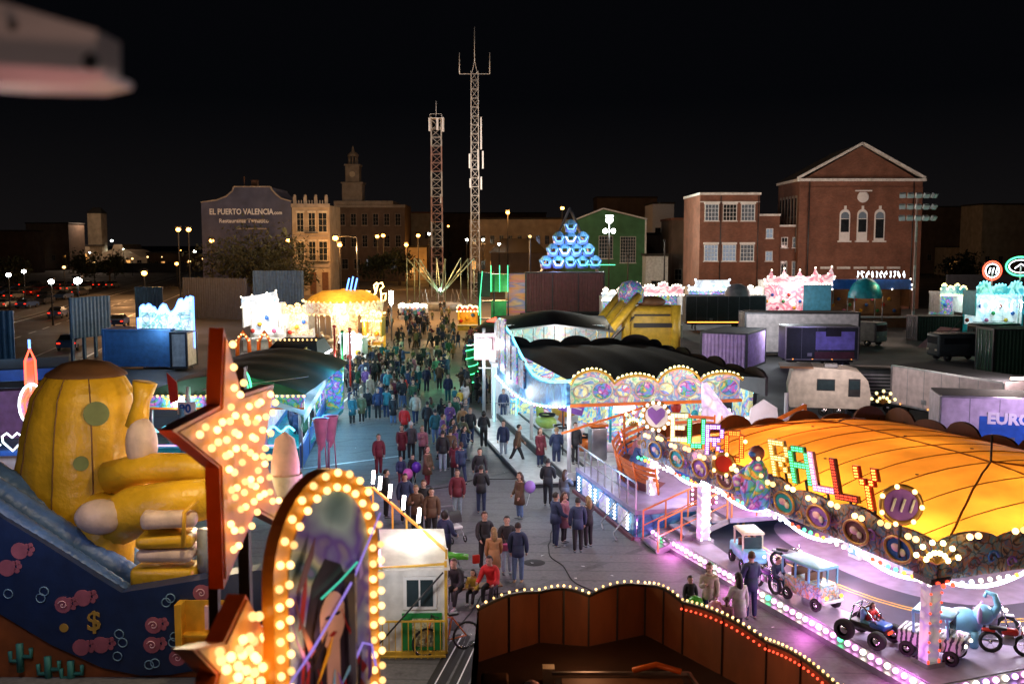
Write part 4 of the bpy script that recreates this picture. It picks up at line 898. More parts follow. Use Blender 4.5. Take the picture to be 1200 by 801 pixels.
# little bus
o = veh(950, 706, 'pale blue and yellow painted toy bus with open windows, longest vehicle on the track', 'toy_bus', .12)
b = MB(A12); b.rbox((0, 0, .52), (1.6, .8, .55), .08); b.build('body', o)
b = MB('light blue'); b.rbox((-.1, 0, 1.3), (1.65, .86, .1), .045)
for x in (-.88, -.3, .28, .68):
    for s_ in (-1, 1): b.bar((x, s_ * .38, .78), (x, s_ * .38, 1.28), .05)
b.build('roof', o)
for x in (-.62, .62):
    for s_ in (-1, 1): b = MB(); wheel(b, (x, s_ * .4, .2), .2, .14); b.build('wheel', o)
for x in (-.5, .1): b = MB('brown'); b.rbox((x, 0, .9), (.12, .66, .3), .04); b.build('seat', o)
for s_ in (-1, 1): MB('bulb orange').sph((.96, s_ * .3, .5), .06).build('headlight', o)
b = MB('white'); b.rbox((.93, 0, .34), (.08, .84, .1), .03); b.build('bumper', o)
# buggy
o = veh(1018, 750, 'dark blue open buggy with big knobbly wheels and tubular roll bar', 'toy_buggy', .35)
b = MB('black'); b.rbox((0, 0, .42), (1.15, .42, .2), .07); b.use('blue'); b.rbox((.35, 0, .55), (.5, .46, .16), .07); b.build('body', o)
b = MB('chrome')
for s_ in (-1, 1): b.tube([(-.5, s_ * .2, .5), (-.35, s_ * .22, 1.02), (-.05, s_ * .22, 1.0), (.35, s_ * .2, .6)], .025, 6); b.bar((.3, s_ * .15, .4), (.5, s_ * .42, .3), .04); b.bar((-.4, s_ * .15, .4), (-.5, s_ * .42, .32), .04)
b.bar((-.35, -.22, 1.02), (-.35, .22, 1.02), .04); b.bar((-.05, -.22, 1.0), (-.05, .22, 1.0), .04); b.build('roll_bar', o)
for x, r_ in ((-.5, .3), (.5, .26)):
    for s_ in (-1, 1): b = MB(); wheel(b, (x, s_ * .45, r_), r_, .22); b.build('wheel', o)
b = MB('light blue'); b.rbox((-.15, 0, .7), (.1, .34, .42), .04); b.rbox((0, 0, .55), (.35, .34, .08), .03); b.build('seat', o)
MB('bulb red').box((.64, 0, .42), (.03, .22, .08)).build('light_bar', o)
b = MB('black'); b.tube([(.28, .12 * math.cos(a * PI / 5), .78 + .12 * math.sin(a * PI / 5)) for a in range(10)], .018, 5, closed=True); b.build('steering_wheel', o)
# zebra painted truck
def zebra():
    m, nt, out = _nt('zebra paint'); N = nt.nodes; wv = N.new('ShaderNodeTexWave'); wv.inputs['Scale'].default_value = 2.2; wv.inputs['Distortion'].default_value = 5; wv.inputs['Detail Scale'].default_value = 1.5
    nt.links.new(_coords(nt), wv.inputs['Vector']); cr = N.new('ShaderNodeValToRGB'); cr.color_ramp.interpolation = 'CONSTANT'; cr.color_ramp.elements[0].color = (.05, .05, .07, 1); cr.color_ramp.elements[1].color = (.75, .75, .78, 1); cr.color_ramp.elements[1].position = .4
    nt.links.new(wv.outputs['Fac'], cr.inputs['Fac']); p = N.new('ShaderNodeBsdfPrincipled'); p.inputs['Roughness'].default_value = .3; nt.links.new(cr.outputs['Color'], p.inputs['Base Color']); nt.links.new(p.outputs[0], out.inputs['Surface']); M['zebra'] = m
zebra()
def toy_truck(px, py, label, m, cabm, rot=0):
    o = veh(px, py, label, 'toy_truck', rot)
    b = MB(m); b.rbox((0, 0, .5), (1.7, .8, .42), .09); b.rbox((.68, 0, .62), (.42, .76, .3), .09); b.build('body', o)
    b = MB(cabm); b.rbox((.05, 0, 1.27), (1.05, .78, .1), .045)
    for x in (-.4, .48):
        for s_ in (-1, 1): b.bar((x, s_ * .34, .68), (x - .04, s_ * .34, 1.26), .055)
    b.build('cab', o); MB('tinted glass').box((.5, 0, .95), (.02, .62, .4)).build('windscreen', o)
    for x in (-.55, .58):
        for s_ in (-1, 1): b = MB(); wheel(b, (x, s_ * .38, .21), .21, .15); b.build('wheel', o)
    for s_ in (-1, 1): MB('bulb white').sph((.9, s_ * .26, .58), .05).build('headlight', o)
    b = MB('brown'); b.rbox((-.15, 0, .82), (.12, .6, .3), .04); b.build('seat', o); return o
toy_truck(1092, 768, 'black and white zebra striped safari truck behind the near corner column', 'zebra', 'light blue', .55)
toy_truck(876, 662, 'cream roofed pale green toy van at the far corner of the track', 'light blue', 'cream', -.25)
# motorcycles
def moto(px, py, label, m, rot=0, z=.372):
    o = veh(px, py, label, 'toy_motorcycle', rot, z=z)
    for x in (-.42, .44):
        b = MB('rubber'); b.tube([(x + .26 * math.cos(a * PI / 9), 0, .28 + .26 * math.sin(a * PI / 9)) for a in range(18)], .055, 6, closed=True)
        b.use('chrome'); b.tube([(x, -.05, .28), (x, .05, .28)], .05, 8)
        for k in range(6): b.bar((x, 0, .28), (x + .25 * math.cos(k * PI / 3), 0, .28 + .25 * math.sin(k * PI / 3)), .014)
        b.build('wheel', o)
    b = MB(m); b.rbox((.05, 0, .62), (.42, .2, .2), .08); b.rbox((-.48, 0, .6), (.34, .16, .07), .03); b.rbox((.46, 0, .6), (.28, .14, .05), .02); b.build('body', o)
    b = MB('black'); b.rbox((-.25, 0, .68), (.46, .2, .1), .045); b.build('saddle', o)
    b = MB('steel'); b.rbox((.02, 0, .38), (.32, .2, .26), .06); b.tube([(-.1, .12, .3), (-.6, .14, .26)], .04, 6); b.build('engine', o)
    b = MB('chrome'); b.tube([(.44, -.06, .28), (.3, -.06, .82)], .02, 5); b.tube([(.44, .06, .28), (.3, .06, .82)], .02, 5); b.tube([(.2, -.3, .88), (.3, -.1, .85), (.3, .1, .85), (.2, .3, .88)], .02, 5); b.build('handlebar', o)
    MB('bulb white').sph((.38, 0, .74), .06).build('headlight', o); return o
moto(1180, 765, 'red toy motorcycle with big wheels at the right edge of the ride', 'red', .85); moto(1160, 742, 'white and blue toy motorcycle behind the red one at the right edge', 'white', .9)
moto(897, 690, 'black and purple toy motorcycle with a boy on it, by the platform edge', 'purple', .1); moto(925, 668, 'small grey toy motorcycle between the boy and the cream roofed van', 'grey paint', .5)
# blue hooked toy figure on the column side: elephant trunk ride animal
o = veh(1128, 752, 'blue toy elephant with a raised curled trunk behind the corner column', 'toy_elephant', .7)
b = MB('light blue'); b.sph((0, 0, .62), .42, 14, 10, (1.2, .8, .9)); b.sph((.5, 0, .9), .28, 12, 8); b.tube([(.7, 0, .9), (.85, 0, 1.2), (.75, 0, 1.5), (.55, 0, 1.55), (.5, 0, 1.4)], [.12, .1, .08, .06, .05], 8)
for x in (-.3, .3):
    for s_ in (-.2, .2): b.tube([(x, s_, .45), (x, s_, 0)], [.14, .12], 8)
b.build('body', o); b = MB('lilac')
for s_ in (-1, 1): b.sph((.42, s_ * .3, .95), .24, 10, 8, (.3, .4, 1))
b.build('ear', o)

# ---------- kiddie water ride with scalloped fascia ----------
K2 = V((2.3, 39, 0)); e2 = V((.98, .197, 0)).normalized(); d2 = V((-e2.y, e2.x, 0)); r2 = rzof(e2); W2 = lambda x, y, z=0: K2 + e2 * x + d2 * y + V((0, 0, z))
r = T('sea_theme_ride', 'bright turquoise children ride under a dark roof with pastel scalloped fascia', 'fairground ride', K2, r2)
MM('ride deck', (.62, .62, .6), .4, dirt=.25)
b = MB('dark metal'); b.b2((-1.7, .3, .0), (9.5, 15.2, .16)); b.build('base', r)
b = MB('ride deck'); b.b2((-1.65, .35, .162), (-.15, 15.1, .22)); b.b2((-.1, .35, .222), (9.5, 15.1, .55)); b.build('deck', r)
b = MB('black'); b.b2((-.16, .35, .2), (-.102, 15.1, .5)); b.b2((.9, .35, .552), (1.0, 14.9, .6)); b.build('step_edge', r)
pts = [(0, 3.35), (7.3, 3.35)] + list(reversed(scallop(7.3, 4.15, .55, 2.0))); b = MB(A3); b.prism(pts, (0, .3, 0), (1, 0, 0), (0, 0, 1), .15); b.use('yellow paint'); b.tube([(x, -.0, z + .02) for x, z in scallop(7.3, 4.15, .55, 2.0, 12)], .06, 5); fa = b.build('scalloped_fascia', r)
for k in range(8):
    x = .5 + k * .9; rr0 = .34 if k % 2 else .24; b = MB([A2, A10][k % 2]); b.prism([(rr0 * 1.2 * math.cos(t * PI / 8), rr0 * math.sin(t * PI / 8)) for t in range(16)], (x, .28, 3.85), (1, 0, 0), (0, 0, 1), .03, .03); b.use('cream'); b.tube([(x + rr0 * 1.25 * math.cos(t * PI / 8), .24, 3.85 + rr0 * 1.05 * math.sin(t * PI / 8)) for t in range(16)], .035, 5, closed=True); b.build('cartouche', fa)
b = MB('orange paint'); b.bar((0, .1, 3.32), (7.3, .1, 3.32), .16, .12); b.bar((-.3, .2, 2.2), (3.2, .05, 3.2), .08); b.build('fascia_trim', r)
bulbs(r, [W2(x, .1, z + .08) for x, z in scallop(7.3, 4.15, .55, 2.0, 10)], 'bulb yellow', .06)
zu = lambda t: 4.25 - 1.1 * math.sin(PI * min(1, t * 1.25)) * .55 + 1.35 * max(0, t - .45) / .55; zl = lambda t: 3.35 - .55 * math.sin(PI * t) - .7 * t
n = 16; pts = [(15 * i / n, zl(i / n)) for i in range(n + 1)] + [(15 * i / n, zu(i / n)) for i in range(n, -1, -1)]
b = MB(A8); b.prism(pts, (0, 0, 0), (0, 1, 0), (0, 0, 1), .15); b.build('swooping_fascia', r)
b = MB('neon cyan'); b.tube([(-.02, 15 * i / n, zu(i / n) + .08) for i in range(n + 1)], .06, 5); b.use('neon cyan'); b.tube([(-.05, 15 * i / n, zl(i / n)) for i in range(n + 1)], .045, 5); b.build('neon_or_reflection_tube', r)
for i, t in enumerate((.55, .66, .76, .86, .95)):
    y = 15 * t; b = MB([A7, A10][i % 2]); b.b2((-.26, y - .6, zl(t) + .5), (-.18, y + .6, zu(t) + (.25 if i != 3 else .6))); b.build('poster_panel', r)
b = MB('dark tarp'); b.grid(lambda i, j: V((.2 + i * 8.3, .5 + j * 14.6, 4.2 + .35 * math.sin(PI * i) * math.sin(PI * j) + .05 * math.sin(i * 30))), 16, 24); b.build('roof', r)
MM('dark board', (.04, .035, .04), .7, dirt=.4)
b = MB('dark board'); b.prism([(0, 3.4), (8.6, 3.4)] + list(reversed(scallop(8.6, 4.35, .35, 1.9))), (0, 15.1, 0), (1, 0, 0), (0, 0, 1), .12); b.prism([(0, 3.4), (14.8, 3.4)] + list(reversed(scallop(14.8, 4.2, .3, 2.0))), (8.6, .4, 0), (0, 1, 0), (0, 0, 1), .12); b.build('rear_fascia', r)
for x, y in ((.1, .5), (.1, 14.8), (.1, 7.5), (9.5, .5), (9.5, 14.8)): b = MB('white'); b.tube([(x, y, .5), (x, y, 3.5)], .09, 8); b.build('column', r)
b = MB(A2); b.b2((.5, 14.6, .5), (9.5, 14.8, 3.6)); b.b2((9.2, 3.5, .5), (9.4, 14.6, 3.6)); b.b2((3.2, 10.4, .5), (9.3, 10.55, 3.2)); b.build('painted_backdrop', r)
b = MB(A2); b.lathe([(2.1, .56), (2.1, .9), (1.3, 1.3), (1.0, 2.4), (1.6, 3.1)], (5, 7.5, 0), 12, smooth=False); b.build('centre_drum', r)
b = MB('chrome'); b.prism([(.95 * math.cos(a * PI / 14), .95 * math.sin(a * PI / 14)) for a in range(28)], (4.3, 1.6, 1.7), (1, .0, 0), (0, 0, 1), .1); b.use('white'); b.tube([(4.3 + .95 * math.cos(a * PI / 14), 1.55, 1.7 + .95 * math.sin(a * PI / 14)) for a in range(28)], .1, 6, closed=True)
b.use(A2); b.prism([(.8 * math.cos(a * PI / 14), .8 * math.sin(a * PI / 14)) for a in range(28)], (4.3, 1.48, 1.7), (1, .0, 0), (0, 0, 1), .04); b.build('round_mirror', r)
for x, z in ((6.8, 2.6), (2.6, 3.0), (8.2, 2.2)): MB('lamp white' if False else 'strip white').box((x, 1.1, z), (.9, .1, .4)).build('light_box', r)
b = MB('steel'); b.rbox((1.9, 2.6, 1.25), (.7, .6, 1.4), .05); b.use('orange paint'); b.rbox((1.9, 2.6, 2.05), (.8, .7, .14), .05); b.build('control_box', r)
bulbs(r, [W2(-.25, y, zl(y / 15) - .05) for y in [i * .6 for i in range(26)]], 'bulb cool', .05)
sign = T('hanging_panel', 'slanted mauve framed panel standing in the turquoise ride', 'sign', W2(1.0, 3.5, .6), r2); b = MB('purple'); b.box((0, 0, 2.1), (1.1, .06, .55), ry=.3); b.use('dark metal'); b.bar((-.4, 0, 0), (-.4, 0, 2.2), .05); b.build('panel', sign); b = MB('white'); b.box((0, -.035, 2.1), (.9, .01, .06), ry=.3); b.build('stripe', sign)
rs = random.Random(8)
for k in range(16):
    x, y = rs.uniform(2.2, 8.6), rs.uniform(2.2, 9.5); h_ = rs.uniform(.9, 2.2)
    if math.hypot(x - 5, y - 7.5) < 2.3: continue
    b = MB(['white', 'orange paint', 'blue', 'pink', 'yellow', 'teal', 'red'][k % 7]); b.tube([(x, y, .55), (x, y, .55 + h_)], .06, 6); b.sph((x, y, .6 + h_), rs.uniform(.15, .32), 10, 7, (1, 1, rs.uniform(.7, 1.6))); b.use('white' if k % 2 else 'yellow'); b.rbox((x, y, .75), (.5, .5, .4), .08); k_ = b.build('scenery_prop', r); b = MB(['bulb cool', 'bulb yellow', 'bulb pink'][k % 3])
    for i in range(5): b.sph((x - .28, y - .28, .8 + h_ * i / 5), .045, 6, 4)
    b.build('bulb_chain', k_, kind='stuff')
gc = 'animal and boat cars of the turquoise ride'
def boat(x, y, rz, m, m2, label, kind):
    o = T('ride_boat', label, 'ride car', W2(x, y, .56), rz, gc)
    b = MB(m); b.sph((0, 0, .42), .5, 16, 10, (1.5, .85, .7)); b.build('hull', o)
    b = MB('black'); b.lathe([(0, 0), (.4, 0), (.42, .1)], (-.1, 0, .72), 14); b.build('cockpit', o)
    b = MB(m2)
    if kind == 0: b.sph((.5, 0, .95), .3, 12, 8, (1, 1, 1)); b.tube([(.4, 0, .5), (.5, 0, .9)], [.25, .2], 8)
    elif kind == 1: b.tube([(.5, 0, .6), (.65, 0, 1.1), (.75, 0, 1.5)], [.22, .18, .1], 8); b.sph((.8, 0, 1.55), .22)
    else: b.tube([(-.2, 0, .7), (-.2, 0, 1.7)], .04, 6); b.prism([(0, 0), (.6, .1), (0, .8)], (-.18, .02, .9), (1, 0, 0), (0, 0, 1), .03)
    b.build('figurehead', o); b = MB('white')
    for s_ in (-1, 1): b.sph((.66, s_ * .14, 1.08 if kind == 0 else .7), .07, 8, 6)
    b.build('lamp', o); return o
MM('lime', (.45, .6, .12), .35)
for a in ((1.3, 9.6, 1.9, 'lime', 'lime', 'lime green rounded boat with a tall fin at the left end of the ride', 1), (1.3, 6.4, 1.7, 'white', 'orange paint', 'white boat with an orange mast near the steps', 2), (1.6, 4.0, 1.6, 'orange paint', 'white', 'orange ride boat behind the man on the steps', 0),
          (3.2, 1.9, .4, 'blue', 'light blue', 'blue ride boat before the control box', 0), (6.2, 2.0, .2, 'white', 'pink', 'white ride boat with pink nose near the round mirror', 0), (7.6, 2.9, .6, 'light blue', 'yellow', 'pale blue boat with yellow mast at the right', 2), (3.0, 12.6, 2.4, 'yellow', 'red', 'yellow boat deep inside the turquoise ride', 1)):
    boat(a[0], a[1], r2 + a[2], *a[3:])
for x, y, c_ in ((3, 3.5, (.85, .95, 1)), (7, 3.5, (.9, .95, 1)), (3, 8, (.8, .95, 1)), (7, 7.5, (.8, .95, 1)), (3, 12.5, (.9, .9, 1))): lamp(W2(x, y, 3.3), c_, 125, .5)
for y in (3, 8, 13): lamp(W2(-.6, y, 2.7), (.85, .93, 1), 55, .4)
lamp(W2(5, -.7, 4.0), (1, .95, .8), 25, .4)

# white painted wall of the ride behind
o = T('slide_side_wall', 'white painted wall panel with orange beams between turquoise ride and yellow canopy', 'fairground ride', (7.6, 39.3, 0), .1)
b = MB(A5); b.prism([(0, 0), (4.2, 0), (4.2, 3.3), (3.9, 2.9), (2.6, 2.3), (1.6, 2.6), (.9, 3.3), (.15, 4.25), (0, 4.2)], (0, 0, 0), (1, 0, 0), (0, 0, 1), .15); b.build('panel', o)
b = MB('orange paint'); b.bar((.2, -.15, 1.35), (4.2, -.15, 3.25), .12, .14); b.bar((4.2, -.12, 0), (4.2, -.12, 3.3), .1); b.build('beam', o)
b = MB('white'); b.prism([(0, 0), (1.3, 0), (1.2, .8), (.65, 1.15), (.1, .8)], (2.0, .3, 2.3), (1, 0, 0), (0, 0, 1), .1); b.build('arched_panel', o)
MB('tinted glass').b2((3.0, -.02, 1.9), (3.9, 0 - .003, 2.4)).build('window', o)
lamp((9.5, 37.9, 3.6), (1, .85, 1), 120, .3)
o = T('neon_star_sign', 'small blue and violet neon sign with an orange lozenge beside the caravan', 'sign', yp(860, 500, 46), 0)
o.location = (yp(862, 450, 46).x, 46, 0); zc = yp(862, 458, 46).z
b = MB('black'); b.b2((-1.0, 0, 0), (1.0, .1, zc + .9)); b.build('board', o); b = MB('neon blue')
b.tube([(1.0 * math.cos(a) * .8, -.05, zc + .5 * math.sin(a)) for a in [i * PI / 8 for i in range(16)]], .04, 5, closed=True); b.use('bulb orange'); b.tube([(-.35, -.06, zc), (0, -.06, zc + .22), (.35, -.06, zc), (0, -.06, zc - .22)], .05, 5, closed=True); b.use('neon cyan'); b.tube([(.5, -.06, zc - .2), (.6, -.06, zc + .2), (.8, -.06, zc - .1), (.9, -.06, zc + .3)], .04, 5); b.build('neon_or_reflection_tube', o)

# ---------- tilting bowl ride with stairs ----------
Q3 = V((4.05, 32.0, 0)); e3 = V((.972, .235, 0)).normalized(); d3 = V((-e3.y, e3.x, 0)); r3 = rzof(e3); W3 = lambda x, y, z=0: Q3 + e3 * x + d3 * y + V((0, 0, z))
t3 = T('bowl_ride', 'blue skirted spinning bowl ride with orange slatted benches and front stairs', 'fairground ride', Q3, r3)
MM('violet deck', (.3, .25, .4), .4, dirt=.2)
b = MB('violet deck'); b.b2((.0, .0, .85), (7.2, 6.6, 1.0)); b.b2((2.6, -1.6, .85), (7.2, -.003, .99)); b.build('deck', t3)
b = MB(A8); b.b2((-.02, .05, .1), (.06, 6.5, .84)); b.b2((.1, .0, .1), (7.1, .08, .84)); b.build('skirt', t3)
for y in (1.2, 3.3, 5.4): b = MB('white'); b.b2((-.1, y - .5, .25), (-.03, y + .5, .8)); b.use('neon white'); 
for y in (1.0, 3.0, 5.0):
    b = MB(A5); b.b2((-.09, y - .45, .22), (-.03, y + .45, .8)); b.build('skirt_panel', t3)
b = MB('neon white')
for y in (.4, 1.7, 2.4, 3.8, 4.4, 5.8):
    for i in range(5):
        for j in range(2): b.sph((-.1, y + j * .12, .28 + i * .12), .035, 6, 4)
b.build('skirt_bulb_chain', t3, kind='stuff')
MB('maroon').b2((-.14, -.02, .0), (-.02, 6.6, .12)).build('skirt_base', t3)
bc3 = V((3.5, 3.5, 0)); Tt = Matrix.Translation(V((3.5, 3.5, 1.35))) @ Matrix.Rotation(.16, 4, 'X') @ Matrix.Rotation(-.1, 4, 'Y')
b = MB('violet deck'); b.T = Tt; b.lathe([(0, 0), (2.5, 0), (2.75, .1), (2.75, -.12), (0, -.14)], (0, 0, 0), 32, smooth=False); b.build('turntable', t3)
MM('slat orange', (.62, .16, .04), .35)
for q in range(8):
    b = MB('slat orange'); b.T = Tt; a0 = q * PI / 4 + .05; a1 = (q + 1) * PI / 4 - .05
    if q == 5: continue
    for k in range(4): b.lathe([(2.62 + .06 * k, .42 + k * .2), (2.62 + .06 * k, .54 + k * .2), (2.67 + .06 * k, .54 + k * .2), (2.67 + .06 * k, .42 + k * .2), (2.62 + .06 * k, .42 + k * .2)], (0, 0, 0), 5, a0, a1, smooth=False)
    b.use('maroon'); b.lathe([(2.1, .36), (2.6, .36), (2.6, .05)], (0, 0, 0), 5, a0, a1, smooth=False); b.use('orange paint')
    for a in (a0, (a0 + a1) / 2, a1): b.tube([(2.66 * math.cos(a), 2.66 * math.sin(a), .05), (2.88 * math.cos(a), 2.88 * math.sin(a), 1.2)], .035, 5)
    b.build('bench', t3)
b = MB('blue'); b.T = Tt; b.lathe([(0, .5), (.4, .5), (.6, .05)], (0, 0, 0), 12); b.build('hub', t3)
MM('rail orange', (.75, .25, .08), .3, .3)
def railing(parent, pts, h=1.0, m='rail orange', step=.8, mid=1, name='railing'):
    b = MB(m); pts = [V(p) for p in pts]; up = V((0, 0, 1))
    for a, c in zip(pts, pts[1:]):
        for p in along(a, c, step): b.bar(p, p + up * h, .045)
        b.bar(a + up * h, c + up * h, .05)
        for k in range(mid): b.bar(a + up * h * (k + 1) / (mid + 1), c + up * h * (k + 1) / (mid + 1), .03)
    return b.build(name, parent)
b = MB('steel')
for i in range(5): b.box((.35 + i * .48, -.85, .1 + i * .2), (.46, 1.3, .07)); 
for y in (-1.48, -.2): b.bar((.15, y, .02), (2.6, y, .9), .06, .18)
b.build('stairs', t3)
railing(t3, [(.2, -1.5, .05), (2.55, -1.5, .95)], name='stair_rail'); railing(t3, [(.2, -.2, .05), (2.55, -.2, .95)], name='stair_rail'); railing(t3, [(.05, .1, 1.0), (.05, 6.4, 1.0)], .9, 'steel'); railing(t3, [(2.7, -1.5, 1), (7.1, -1.5, 1)], .95); railing(t3, [(7.1, -1.5, 1), (7.1, 3, 1)])
b = MB('blue'); b.b2((4.0, -1.0, 1.0), (5.6, -.4, 1.6)); b.use('pink'); b.b2((3.9, -1.05, 1.6), (5.7, -.35, 1.66)); b.build('bench_box', t3)
b = MB('maroon'); b.b2((2.0, .1, 1.0), (2.9, .2, 2.5)); b.build('sign_board', t3); bulbs(t3, [W3(x, .02, z) for x in (2.02, 2.88) for z in [1.1 + .16 * i for i in range(9)]], ['bulb cool', 'bulb pink'], .045)
# bright steel frames of a gate at the deck left edge
b = MB('steel')
for y in (.3, 1.6, 2.9): b.tube([(-.1, y, .9), (-.5, y + .4, .1), (-.7, y - .4, .1)], .03, 5)
b.build('gate_frame', t3)
lamp(W3(1.5, -1.2, 3.0), (1, .4, .55), 130, .3); lamp(W3(5, -1.2, 3.0), (1, .35, .5), 120, .3); lamp(W3(3.5, 3.5, 4.2), (1, .75, .7), 300, .4); lamp(W3(-.9, 3, 1.6), (.3, .5, 1), 70, .2); lamp(W3(-.7, 5.4, 1.8), (.6, .75, 1), 70, .2); lamp(W3(2.2, 1.0, 2.4), (.4, .3, 1), 60, .2)
# ================= VEHICLES, CONTAINERS AND STALLS AT THE RIGHT =================
def container(label, loc, rz, L, W_, Hh, m, z0=0., name='shipping_container', cat='container', group=None, doors=True, corr=True, roofm='dark tarp'):
    o = T(name, label, cat, loc, rz, group)
    b = MB(m)
    if corr: b.corr((0, 0, 0), (L, 0, 0), z0 + .12, z0 + Hh - .1); b.corr((L, W_, 0), (0, W_, 0), z0 + .12, z0 + Hh - .1); b.corr((L, 0, 0), (L, W_, 0), z0 + .12, z0 + Hh - .1); b.corr((0, W_, 0), (0, 0, 0), z0 + .12, z0 + Hh - .1); b.b2((.06, .06, z0 + .1), (L - .06, W_ - .06, z0 + Hh - .12))
    else: b.b2((0, 0, z0 + .1), (L, W_, z0 + Hh - .1))
    b.build('body', o)
    b = MB('dark metal' if m != 'container blue' else m)
    for x in (0, L):
        for y in (0, W_): b.box((x, y, z0 + Hh / 2), (.16, .16, Hh))
    for z in (z0 + .08, z0 + Hh - .08):
        b.bar((.08, 0, z), (L - .08, 0, z), .14); b.bar((.08, W_, z), (L - .08, W_, z), .14); b.bar((0, .08, z), (0, W_ - .08, z), .14); b.bar((L, .08, z), (L, W_ - .08, z), .14)
    b.build('frame', o)
    MB(roofm).b2((.05, .05, z0 + Hh - .09), (L - .05, W_ - .05, z0 + Hh - .03)).build('roof', o)
    if doors:
        for k in (0, 1):
            b = MB(m); b.b2((-.07, .12 + k * (W_ / 2 - .1), z0 + .15), (-.02, W_ / 2 - .02 + k * (W_ / 2 - .1), z0 + Hh - .15)); d = b.build('door', o)
            b = MB('steel')
            for t in (.3, .7): y = .12 + k * (W_ / 2 - .1) + t * (W_ / 2 - .14); b.tube([(-.1, y, z0 + .2), (-.1, y, z0 + Hh - .2)], .02, 6)
            b.build('lock_rod', d)
    return o
def trailer(label, loc, rz, L, W_, Hh, m, name='box_trailer', z0=.9, roofm='dark tarp', extra=None, cat='trailer'):
    o = T(name, label, cat, loc, rz)
    b = MB(m); b.b2((0, 0, z0), (L, W_, Hh)); b.build('body', o)
    b = MB('steel'); b.bar((0, 0, Hh), (L, 0, Hh), .09); b.bar((0, 0, z0), (L, 0, z0), .1); b.bar((0, 0, z0), (0, 0, Hh), .09); b.bar((L, 0, z0), (L, 0, Hh), .09); b.build('edge_profile', o)
    MB(roofm).b2((.05, .05, Hh + .005), (L - .05, W_ - .05, Hh + .05)).build('roof', o)
    b = MB('grey paint')
    for i in range(1, int(L / 1.2)): b.b2((i * 1.2 - .015, -.012, z0 + .06), (i * 1.2 + .015, -.001, Hh - .06))
    b.use('steel'); b.b2((L * .3, -.03, z0 + .25), (L * .3 + .35, -.013, z0 + .5)); b.build('side_rib', o)
    b = MB('bulb orange')
    for i in range(4): b.box((L * (.1 + .27 * i), -.03, z0 + .03), (.09, .04, .05))
    b.build('marker_light', o)
    b = MB('dark metal'); b.b2((.2, .5, z0 - .25), (L - .2, .65, z0 - .02)); b.b2((.2, W_ - .65, z0 - .25), (L - .2, W_ - .5, z0 - .02)); b.build('chassis', o)
    for x in (L * .68, L * .82):
        for y in (.25, W_ - .25): b = MB(); wheel(b, (x, y, .45), .45, .28); b.build('wheel', o)
    for y in (.3, W_ - .3): MB('dark metal').b2((L * .12, y - .06, 0), (L * .12 + .12, y + .06, z0 - .02)).build('leg', o)
    return o
# purple lit trailer with EURO RALLY
p0, p1 = gp(1100, 562), gp(1215, 600); d_ = V((7.0, -1.6, 0)).normalized()
MM('trailer white', (.62, .55, .66), .45, dirt=.2)
pA = yp(1101, 500, 43); pA.z = 0
o = trailer('lilac lit trailer with blue and white EURO RALLY lettering, right edge of the photo', pA, math.atan2(-.22, 1), 9, 2.5, 3.1, 'trailer white')
b = MB('blue'); b.b2((1.6, -.02, 1.0), (8.9, -.003, 2.3)); b.build('painted_band', o)
b = MB('white'); b.text('EURO RALLY', .66, (1.9, -.03, 2.0), (1, 0, -.02), (0, 0, 1), .02, bold=.03, sx=1.05); b.use('maroon'); b.b2((4.0, -.035, 1.1), (7.5, -.022, 1.25)); b.build('lettering', o)
lamp(pA + V((3, -3.5, 3.6)), (.8, .55, 1), 480, .4)  # added lilac light on the trailer side, no fixture
# long pinkish white truck box
pB = gp(1044, 487); d_ = (gp(1176, 492 + 24) - pB)
pB = yp(1044, 470, 55); pB.z = 0; dB = yp(1176, 450, 48); rzB = math.atan2(dB.y - pB.y, dB.x - pB.x)
MM('truck box', (.6, .52, .52), .5, dirt=.15)
o = trailer('long dusty pinkish white truck box with dark roof, behind the yellow canopy', pB, rzB, math.hypot(dB.x - pB.x, dB.y - pB.y), 2.6, 3.0, 'truck box', name='box_truck', cat='truck')
pC = yp(1180, 440, 49); pC.z = 0
o = trailer('dark brown topped awning trailer with folded tan awning at right edge', pC, -.1, 5, 2.4, 2.9, 'brown', name='awning_trailer'); b = MB('cream'); b.tube([(.1, -.2, 3.0), (2.5, -.3, 3.12)], .16, 8); b.build('awning', o); b = MB('white'); b.prism([(0, 0), (1.3, 0), (.5, .8)], (1.1, -.4, 1.6), (1, 0, 0), (0, 0, 1), .2); b.build('cover', o)
lamp(pB + V((3, -7, 4)), (1, .78, .75), 1000, .5)  # unseen light added to whiten the truck box
# caravan
pD = yp(925, 480, 56); pD.z = 0
o = T('caravan', 'cream caravan with two windows and rounded roof beside the white painted ride wall', 'caravan', pD, -.22)
MM('caravan cream', (.62, .55, .48), .4, dirt=.2)
b = MB('caravan cream'); sec = [(0, .5), (4.3, .5), (4.4, 1.2), (4.2, 2.1), (3.8, 2.55), (3.2, 2.7), (.5, 2.85), (.1, 2.6), (-.1, 1.6)]; b.prism([(x, y) for x, y in sec], (0, 0, 0), (1, 0, 0), (0, 0, 1), 2.2); b.v = [V((p.x, p.y, p.z)) for p in b.v]; b.build('body', o)
for x, w_ in ((1.5, .9), (3.2, .55)):
    f = MB('dark metal').b2((x - .04, -.03, 1.5 if x < 3 else 1.2), (x + w_ + .04, -.003, 2.15 if x < 3 else 2.2)).build('window', o); MB('tinted glass').b2((x, -.045, 1.55 if x < 3 else 1.6), (x + w_, -.031, 2.1)).build('pane', f)
b = MB('brown'); b.b2((-.6, -.8, 2.8), (1.2, 1.4, 2.9)); b.build('roof_rack', o); MB('grey paint').b2((1.9, .5, 2.76), (2.6, 1.1, 2.95)).build('roof_hatch', o)
